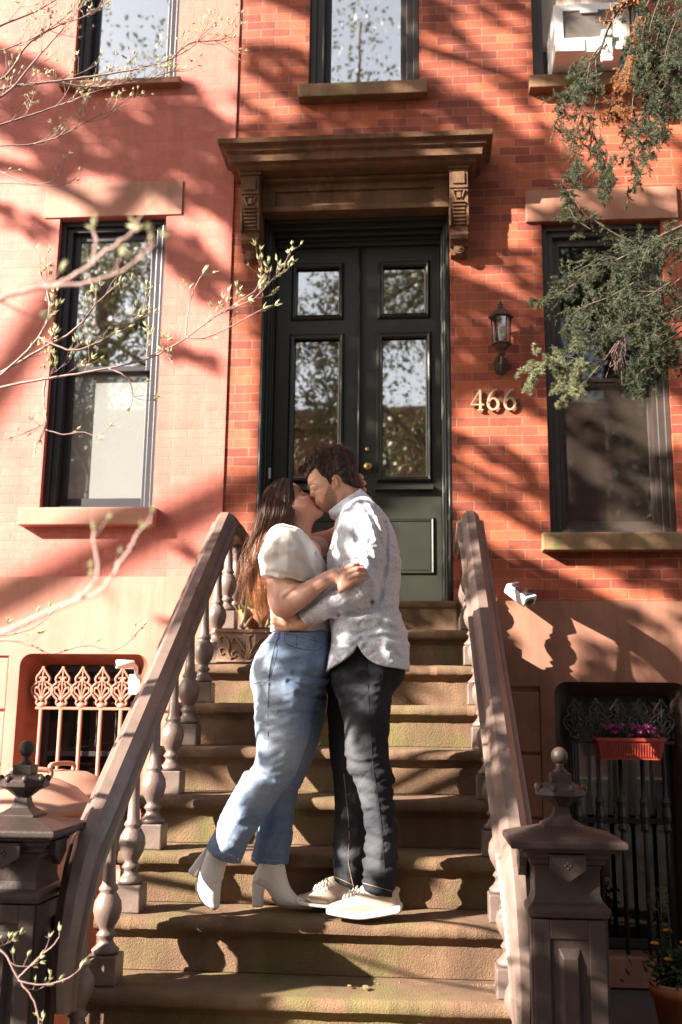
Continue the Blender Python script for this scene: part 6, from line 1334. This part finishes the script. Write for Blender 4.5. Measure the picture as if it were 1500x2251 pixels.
limbs = [[(-3.4, 5.9, 6.0), (-1.1, 4.75, 5.6), (.7, 4.0, 5.4), (1.7, 3.3, 5.3)], [(-3.3, 5.0, 6.2), (-1.5, 4.35, 5.8), (-.2, 3.5, 5.5)], [(-3.2, 7.0, 6.2), (-.8, 6.2, 5.8), (.9, 5.5, 5.5), (2.0, 4.9, 5.4)], [(-3.2, 8.4, 6.2), (.3, 6.9, 5.8), (1.4, 6.0, 5.5)], [(-1.6, 5.2, 5.9), (-.9, 3.6, 5.7), (.2, 3.0, 5.4), (1.2, 2.55, 5.3)], [(-3.0, 8.8, 6.2), (2.4, 8.4, 6.4), (3.1, 4.2, 6.0), (3.6, 1.2, 5.6), (4.7, -1.5, 5.2)], [(2.9, 4.5, 6.0), (2.7, 1.8, 5.8), (2.9, .55, 5.5), (3.5, -.3, 5.3)]]
for L in limbs:
    Q = [top]+[P_of(*q) for q in L]; Q = smooth_line(Q, 5); m.tube(Q, np.linspace(.085, .022, len(Q)), 8)
    for k in range(7):
        i = rr.integers(6, len(Q)); p = Q[i]; d = np.array([rr.normal(.6, .6), rr.normal(0, .5), rr.normal(-.1, .6)]); m.tube(smooth_line([p, p+d*.5, p+d*1.0+[0, 0, .1]], 3), np.linspace(.018, .005, 7), 5)
m.build('trunk', M['bark'], tr, world=True)

# trees and houses across the street, seen only in the window glass
def far_tree(x, y, h, r, label, seed, nl=5200, lsz=.15):
    t = thing('street_tree', label, 'tree', (x, y, 0), group='street trees across the road'); rr = np.random.default_rng(seed); m = MB()
    m.tube([(0, 0, 0), (.1, 0, h*.3), (0, .1, h*.45)], [.24, .2, .16], 10); tips = []
    for k in range(14):
        a = rr.uniform(0, 2*pi); e_ = rr.uniform(-.45, 1.15); d = np.array([cos(a)*cos(e_), sin(a)*cos(e_), sin(e_)*2.2])*r*rr.uniform(.7, 1.05); b = np.array([0, .1, h*rr.uniform(.35, .5)]); m.tube(smooth_line([b, b+d*.5+[0, 0, .2], b+d], 3), np.linspace(.09, .02, 7), 6); tips += [b+d, b+d*.7, b+d*.45]
        for j in range(4): dd = rr.normal(0, 1, 3)*[.9, .9, .6]; m.tube([b+d*.7, b+d*.7+dd], [.025, .008], 5); tips.append(b+d*.7+dd)
    m.build('trunk', M['bark'], t); tips = np.array(tips); C = tips[rr.integers(0, len(tips), nl)]+rr.normal(0, .42, (nl, 3)); quad_leaves('crown', C+np.array([x, y, 0]), lsz, M['tree_leaf'], t, seed)
for i, (x, y, h, r, lb_) in enumerate(((-7.4, -15.3, 25, 3.9, 'tall street tree across the road, facing the red painted house'), (-1.6, -15.5, 24, 3.7, 'street tree across the road opposite the dark door'), (4.0, -15.2, 25, 4.0, 'broad street tree across the road, facing the lantern'))): far_tree(x, y, h, r, lb_, 40+i, 22000, .10)
rt = thing('row_house', 'brown row house across the road', 'house', (0, -24, 0)); m = MB(); m.box(-22, 22, -30, -23.4, 0, 10.6); m.box(-22, 22, -23.4, -23.1, 10.2, 10.8); m.build('wall', M['stucco_r'], rt, world=True)
for i in range(14):
    for z in (1.4, 4.6, 7.6):
        x = -20+i*3.0; m = MB(); m.box(x, x+1.0, -23.4, -23.33, z, z+2.0); m.build('window', M['frame_dark'], rt, world=True)

# ------------------------------------------------------------------ budding tree in the front yard, left
bt = thing('budding_tree', 'small tree with budding twigs reaching in front of the red painted house', 'tree', (-4.4, -3.3, 0))
def PW(a, b, y): return np.array(at(a, b, y))
wood = MB(); budm = MB(); rr = random.Random(12)
def bud(p, d, L):
    d = Vector(d).normalized()
    for k in range(rr.choice((3, 4, 5))):
        dd = (d+Vector((rr.gauss(0, .32), rr.gauss(0, .32), rr.gauss(0, .3)))).normalized(); s_ = dd.cross(Vector((rr.gauss(0, .5), -1, rr.gauss(0, .5)))).normalized(); n = s_.cross(dd); l = L*rr.uniform(.6, 1.1); w_ = l*.135; c = Vector(p)
        budm.add([c, c+dd*l*.4+s_*w_, c+dd*l, c+dd*l*.4-s_*w_, c+dd*l*.45+n*w_*.7], [(0, 1, 4), (1, 2, 4), (2, 3, 4), (3, 0, 4)])
def twig(p, d, L, r, depth, budL):
    P = [Vector(p)]; d = Vector(d).normalized(); n = 6
    for i in range(n): d = (d+Vector((rr.gauss(0, .16), rr.gauss(0, .10), .10+rr.gauss(0, .13)))).normalized(); P.append(P[-1]+d*L/n)
    wood.tube(P, [r*(1-.6*i/n) for i in range(n+1)], 5)
    if depth > 0:
        for i in range(2, n+1):
            if rr.random() < .62: sd_ = Vector((rr.gauss(.2, .7), rr.gauss(0, .45), rr.gauss(.45, .5))); twig(P[i], (d+sd_*1.0), L*rr.uniform(.3, .55), r*.6, depth-1, budL)
    bud(P[-1], d, budL)
def branch(pts, y, r0, r1, twigs, tl, budL=.022, depth=1, ys=0.0, tw_dir=(.5, 0, .7)):
    n = len(pts); Q = [PW(a, b, y+ys*i/(n-1)) for i, (a, b) in enumerate(pts)]; S_ = smooth_line(Q, 6); S_ = S_+np.array([[rr.gauss(0, r1*.6) for _ in range(3)] for _ in S_]); wood.tube(S_, np.linspace(r0, r1, len(S_)), 7)
    for k in range(twigs):
        i = rr.randrange(int(len(S_)*.15), len(S_)); dr = S_[min(i+1, len(S_)-1)]-S_[max(i-1, 0)]; dr = dr/np.linalg.norm(dr); d = Vector(dr)*.7+Vector((tw_dir[0]*rr.uniform(-.3, 1), rr.gauss(0, .35), tw_dir[2]*rr.uniform(-.8, 1.2))); twig(S_[i], d, tl*rr.uniform(.5, 1.15), max(.0012, r1*.8), depth, budL)
    bud(S_[-1], S_[-1]-S_[-3], budL*1.2)
YB = -3.3
branch([(-60, 870), (30, 845), (120, 830), (220, 812), (320, 790), (410, 742), (480, 692), (560, 655), (608, 606)], YB, .0044, .0012, 17, .10, .024)
branch([(410, 742), (412, 700), (425, 640), (446, 603)], YB, .0025, .0012, 3, .05, .028, 0); branch([(410, 742), (450, 742), (500, 722), (555, 692), (578, 680)], YB, .0028, .0012, 4, .05, .028, 0); branch([(500, 682), (530, 660), (560, 640), (575, 622)], YB, .002, .001, 5, .04, .028, 0)
branch([(320, 790), (360, 770), (380, 800), (375, 780)], YB, .002, .001, 2, .05, .024, 0); branch([(240, 810), (280, 830), (292, 865), (288, 895)], YB, .0028, .0012, 4, .07, .026, 0)
branch([(-40, 860), (30, 800), (85, 742), (108, 690), (104, 640), (92, 610)], YB, .0045, .0016, 7, .10, .024); branch([(-20, 830), (90, 768), (170, 720), (215, 665), (250, 632)], YB+.1, .0045, .0016, 6, .09, .024); branch([(85, 742), (160, 770), (230, 745), (280, 712), (310, 690)], YB, .003, .0012, 6, .09, .022)
branch([(100, 832), (96, 880), (102, 930), (90, 965)], YB, .0035, .0014, 3, .07, .022, 0); branch([(98, 930), (60, 950), (30, 960)], YB, .002, .001, 2, .05, .02, 0); branch([(102, 945), (140, 955), (180, 950), (215, 960)], YB, .002, .001, 3, .05, .02, 0)
for q in ([(-60, 215), (30, 190), (110, 180), (220, 165), (320, 148), (395, 120), (440, 85), (462, 30)], [(-50, 290), (40, 262), (120, 236), (200, 205), (290, 175)], [(-50, 240), (20, 200), (80, 130), (150, 50), (210, -30)], [(-60, 80), (30, 45), (90, 20), (150, -20)], [(-40, 320), (60, 318), (130, 300), (200, 262), (250, 240), (285, 212)], [(-60, 190), (10, 170), (60, 100), (120, 60), (200, 30), (240, -10)], [(380, 125), (420, 95), (470, 90), (512, 82)], [(120, 180), (200, 190), (300, 180), (350, 165), (400, 150)], [(-30, 120), (60, 90), (140, 40), (180, -10)]):
    branch(q, YB+rr.uniform(-.25, .25), .0045 if q[0][0] < -45 else .0026, .0010, 11, .11, .018, 1, .1, (.6, 0, .6))
branch([(-30, 362), (30, 390), (80, 405), (125, 392), (142, 352)], YB, .003, .0012, 4, .05, .016, 0); branch([(-20, 400), (60, 405), (130, 408), (165, 395)], YB, .002, .001, 3, .04, .015, 0)
branch([(-50, 1405), (30, 1408), (75, 1420), (115, 1436), (190, 1418), (245, 1430), (285, 1410), (312, 1378)], YB, .0035, .0013, 4, .05, .026, 0); branch([(-50, 1400), (40, 1392), (90, 1370), (120, 1342)], YB-.05, .003, .0012, 8, .06, .026, 0)
branch([(-50, 2060), (10, 2095), (40, 2150), (75, 2200), (90, 2270)], YB-.1, .003, .0018, 5, .08, .02, 1); branch([(40, 2150), (80, 2110), (120, 2075), (132, 2050)], YB-.1, .002, .001, 2, .05, .022, 0); branch([(40, 2155), (90, 2165), (150, 2150), (185, 2120)], YB-.1, .002, .001, 2, .05, .022, 0)
# nearer to the camera, out of focus
wood_far = wood; wood = MB()
branch([(-120, 690), (0, 655), (100, 630), (170, 602), (235, 552), (290, 512), (297, 496)], -4.95, .0034, .0020, 4, .06, .020, 0); branch([(100, 630), (190, 622), (260, 598), (320, 560), (332, 535)], -4.95, .0023, .0014, 3, .04, .018, 0); branch([(200, 585), (212, 540), (205, 505)], -4.95, .0020, .0012, 0, .03, .018, 0)
near_w = wood; wood = MB()
branch([(-100, 1420), (20, 1385), (110, 1345), (180, 1310), (215, 1265), (208, 1200), (206, 1170)], -4.9, .0030, .0015, 3, .05, .014, 0); branch([(160, 1322), (220, 1300), (270, 1230), (300, 1180), (310, 1165)], -4.9, .0022, .0013, 2, .04, .014, 0)
near_w2 = wood; wood = wood_far
trunk = MB(); trunk.tube(smooth_line([(-4.4, -3.3, 0), (-4.35, -3.32, 1.2), (-4.3, -3.3, 2.2)], 4), [.055]*5+[.045]*4, 10)
for q in (PW(-60, 870, YB), PW(-60, 215, YB), PW(-50, 290, YB), PW(-60, 80, YB), PW(-50, 1405, YB), PW(-50, 2060, YB-.1), PW(-120, 690, -4.95), PW(-100, 1420, -4.9), PW(-60, 190, YB)):
    s0 = np.array([-4.3, -3.3, 2.2 if q[2] > 1.6 else 1.0]); trunk.tube(smooth_line([s0, (s0+q)/2+[0, 0, .05], q], 5), np.linspace(.022 if q[1] > -4 else .010, .007 if q[1] > -4 else .0038, 11), 7)
trunk.build('trunk', M['bark'], bt, world=True); wood.build('branches', M['twig'], bt, world=True); M['twig_pale'] = std('pale_pink_twig', (.50, .335, .30), (.38, .25, .22), .6, 25, 60, .2, .002); near_w.build('near_branch', M['twig_pale'], bt, world=True); near_w2.build('near_branch', M['twig_pale'], bt, world=True); budm.build('buds', M['bud'], bt, world=True, fixn=False)  # near branches: paler copy of the twig, sunlight put into the bark colour

# ------------------------------------------------------------------ juniper hanging in from the right
jt = thing('juniper_tree', 'juniper with drooping dark green sprays hanging over the right windows', 'tree', (2.3, -2.7, 0))
jw_ = MB(); need = {'d': ([], []), 'l': ([], []), 'r': ([], [])}
def needle(key, p, d, L, w_):
    V, Fc = need[key]; d = d.normalized(); s_ = d.cross(Vector((rr.gauss(0, .4), -1, rr.gauss(0, .4)))).normalized(); b = len(V); V += [p-s_*w_*.5, p+s_*w_*.5, p+d*L]; Fc.append((b, b+1, b+2))
def spray(p, d, L, key, dens=1.0, depth=1):
    """a drooping twig feathered with short forked scale shoots"""
    P = [Vector(p)]; d = Vector(d).normalized(); n = 7
    for i in range(n): d = (d+Vector((rr.gauss(0, .16), rr.gauss(0, .16), rr.gauss(-.03, .14)))).normalized(); P.append(P[-1]+d*L/n)
    jw_.tube(P, [.0013*(1-.6*i/n) for i in range(n+1)], 3, caps=False)
    for i in range(1, n+1):
        seg = P[i]-P[i-1]
        for k in range(int(5*dens)):
            q = P[i-1]+seg*rr.random(); dd = (seg.normalized()*.9+Vector((rr.gauss(0, .75), rr.gauss(0, .5), rr.gauss(0, .6)))).normalized(); l = rr.uniform(.006, .014); needle(key, q, dd, l, .0017)
            q2 = q+dd*l*.5
            if rr.random() < .6: needle(key, q2, dd+Vector((rr.gauss(0, .6), rr.gauss(0, .4), rr.gauss(0, .6))), l*.7, .0015)
        if depth and rr.random() < .75: spray(P[i], d+Vector((rr.gauss(0, .8), rr.gauss(0, .5), rr.gauss(0, .6))), L*rr.uniform(.3, .5), key, dens, 0)
def jbranch(pts, y, r0, r1, n, L, key='d', dr=(0, 0, -1), sp=.35, dens=1.0, dep=.12):
    Q = smooth_line([PW(a, b, y) for a, b in pts], 6); jw_.tube(Q, np.linspace(r0, r1, len(Q)), 6)
    for k in range(n):
        i = int(len(Q)*(rr.random()**.8)*.999); d = Vector(dr)+Vector((rr.gauss(0, sp), rr.gauss(0, sp*.7), rr.gauss(0, sp))); p = Q[i]+np.array([rr.gauss(0, .006), rr.gauss(0, dep*.4), rr.gauss(0, .006)]); spray(p, d, L*rr.uniform(.5, 1.2), key, dens)
YJ = -2.6
jbranch([(1560, -40), (1430, -20), (1370, 10), (1338, 60), (1322, 105), (1305, 130)], YJ, .010, .004, 6, .06)
jbranch([(1322, 100), (1300, 130), (1290, 180), (1275, 250), (1262, 300)], YJ, .0035, .0015, 26, .09, dr=(-.25, 0, -1)); jbranch([(1310, 130), (1312, 200), (1305, 280), (1325, 360), (1330, 405)], YJ, .003, .0012, 30, .08, dr=(0, 0, -1), sp=.3)
jbranch([(1300, 140), (1270, 190), (1250, 220), (1235, 255)], YJ, .003, .001, 22, .07, dr=(-.5, 0, -.7)); jbranch([(1290, 310), (1270, 350), (1262, 380)], YJ, .002, .001, 12, .06)
jbranch([(1420, 40), (1400, 150), (1390, 250), (1395, 330), (1402, 390)], YJ, .003, .0012, 26, .07, dr=(0, 0, -1), sp=.3); jbranch([(1400, 60), (1365, 180), (1360, 240)], YJ, .003, .0012, 20, .07, 'r', dr=(-.1, 0, -1)); jbranch([(1370, 150), (1345, 220), (1335, 260)], YJ, .002, .0012, 16, .06, 'r', dr=(-.1, 0, -1))
jbranch([(1380, 320), (1360, 350), (1340, 380), (1330, 410)], YJ, .002, .001, 12, .055, dr=(-.3, 0, -.8))
for k in range(12): x = 1395+k*12; y0 = rr.uniform(-20, 60); jbranch([(x+30, y0-20), (x, y0+60), (x-12+rr.uniform(-10, 20), y0+150+rr.uniform(-30, 60))], YJ+rr.uniform(-.12, .12), .003, .001, 19, .08, dr=(-.1, 0, -1), sp=.5)
for k in range(7): jbranch([(1470, 120+k*28), (1440, 180+k*22), (1415, 225+k*16)], YJ+rr.uniform(-.1, .1), .0025, .001, 10, .06, dr=(-.2, 0, -1), sp=.5)
jbranch([(1560, 470), (1450, 520), (1380, 560), (1300, 600), (1240, 640), (1200, 655)], YJ, .006, .0015, 34, .08, dr=(-.7, 0, -.25), sp=.55); jbranch([(1400, 540), (1330, 500), (1280, 460), (1262, 430)], YJ, .003, .001, 22, .06, dr=(-.5, 0, .35), sp=.5); jbranch([(1300, 505), (1265, 480), (1250, 450)], YJ, .002, .001, 8, .045, dr=(-.6, 0, .3), sp=.4)
for k in range(14): x0 = rr.uniform(1290, 1500); y0 = rr.uniform(500, 700); jbranch([(x0+80, y0-30), (x0+30, y0), (x0-30, y0+rr.uniform(0, 50)), (x0-60, y0+rr.uniform(20, 90))], YJ+rr.uniform(-.15, .15), .003, .001, 16, .075, dr=(-.5, 0, -.5), sp=.6)
jbranch([(1560, 640), (1470, 690), (1400, 715), (1370, 735), (1330, 790), (1292, 835), (1290, 850)], YJ, .005, .0016, 10, .05, dr=(-.3, 0, .1)); jbranch([(1330, 790), (1305, 795), (1285, 800)], YJ, .002, .001, 0, .03)
for k in range(7): jbranch([(1500, 700+k*14), (1450, 735+k*12), (1400, 780+k*10)], YJ+rr.uniform(-.1, .1), .003, .001, 13, .065, dr=(-.4, 0, -.6), sp=.55)
jbranch([(1380, 800), (1395, 830), (1408, 850)], YJ, .002, .001, 8, .05)
jbranch([(1300, 690), (1290, 725), (1260, 735), (1270, 760)], YJ-.05, .002, .001, 12, .045, 'd', dr=(-.7, 0, 0), sp=.4)
jbranch([(1290, 800), (1250, 785), (1210, 795), (1170, 815)], YJ-.1, .002, .001, 24, .05, 'l', dr=(-.5, 0, -.3), sp=.6); jbranch([(1275, 800), (1262, 830), (1250, 860), (1240, 878)], YJ-.1, .002, .001, 20, .045, 'l', dr=(-.2, 0, -.8), sp=.55); jbranch([(1240, 790), (1230, 820), (1235, 850)], YJ-.1, .002, .001, 16, .04, 'l', dr=(-.2, 0, -.7), sp=.6); jbranch([(1200, 800), (1175, 830), (1165, 850)], YJ-.1, .0015, .001, 8, .035, 'l', dr=(-.4, 0, -.6), sp=.4)
jbranch([(1500, 60), (1410, 20), (1370, 8), (1340, 22), (1330, 50)], YJ, .003, .001, 0, .05)
m = MB()
for a, b, s_ in ((1372, 12, .030), (1350, 24, .026), (1335, 44, .022), (1392, 2, .03)):
    for k in range(26): c = Vector(PW(a, b, YJ))+Vector((rr.gauss(0, s_*.6), rr.gauss(0, s_*.4), rr.gauss(0, s_*.3))); leafcard(m, c, (rr.gauss(0, 1), rr.gauss(0, 1), rr.gauss(0, 1)), (rr.gauss(0, 1), 0, 1), .022, .012)
m.build('lichen', M['rust'], jt, world=True, fixn=False)
m = MB()
for k in range(16): a0 = (1370+rr.gauss(0, 3), 738+rr.gauss(0, 3)); m.tube([PW(a0[0], a0[1], YJ), PW(a0[0]-8+rr.gauss(0, 8), a0[1]+38, YJ+rr.gauss(0, .02)), PW(a0[0]-14+rr.gauss(0, 12), a0[1]+78+rr.gauss(0, 12), YJ+rr.gauss(0, .03))], [.0012, .0012, .0006], 4)
m.build('dead_shoots', M['twig'], jt, world=True)
jw_.tube(smooth_line([(2.3, -2.7, 0), (2.25, -2.7, 2.0), (2.35, -2.65, 4.2)], 4), [.11, .105, .10, .095, .09, .08, .07, .06, .05], 10)
for q in (PW(1560, -40, YJ), PW(1560, 470, YJ), PW(1560, 640, YJ), PW(1500, 120, YJ)): s0 = np.array([2.27, -2.68, q[2]-.3]); jw_.tube(smooth_line([s0, (s0+q)/2+[0, 0, .06], q], 5), np.linspace(.03, .008, 11), 7)
jw_.build('trunk', M['jbark'], jt, world=True)
r3 = np.random.default_rng(77); n_ = 9000; C = r3.normal(0, 1, (n_, 3)); C /= np.linalg.norm(C, axis=1)[:, None]; C *= r3.uniform(.35, 1, (n_, 1))**.5; C = C*[1.15, 1.75, 2.1]+[3.0, -3.3, 3.9]; C += .18*np.stack([vnoise(C[:, i]*3+i, C[:, 1]*3, C[:, 2]*3) for i in range(3)], 1)  # unseen crown mass, added to hold back skylight on the right side
M['juniper_added'] = leafmat('added_shade_juniper', (.02, .035, .02), (.05, .07, .04), .1); quad_leaves('crown', C, .085, M['juniper_added'], jt, 5)
off = Vector(jt.location)
for key, nm, mt in (('d', 'foliage', 'juniper'), ('l', 'sunlit_spray', 'juniper_lt'), ('r', 'dead_spray', 'rust')):
    V, Fc = need[key]; me = bpy.data.meshes.new(nm); me.from_pydata([tuple(v-off) for v in V], [], Fc); me.materials.append(M[mt]); link(bpy.data.objects.new(nm, me), jt)
for o in list(bpy.data.objects):
    if o.type == 'EMPTY' and not o.get('category'): o['category'] = 'thing'
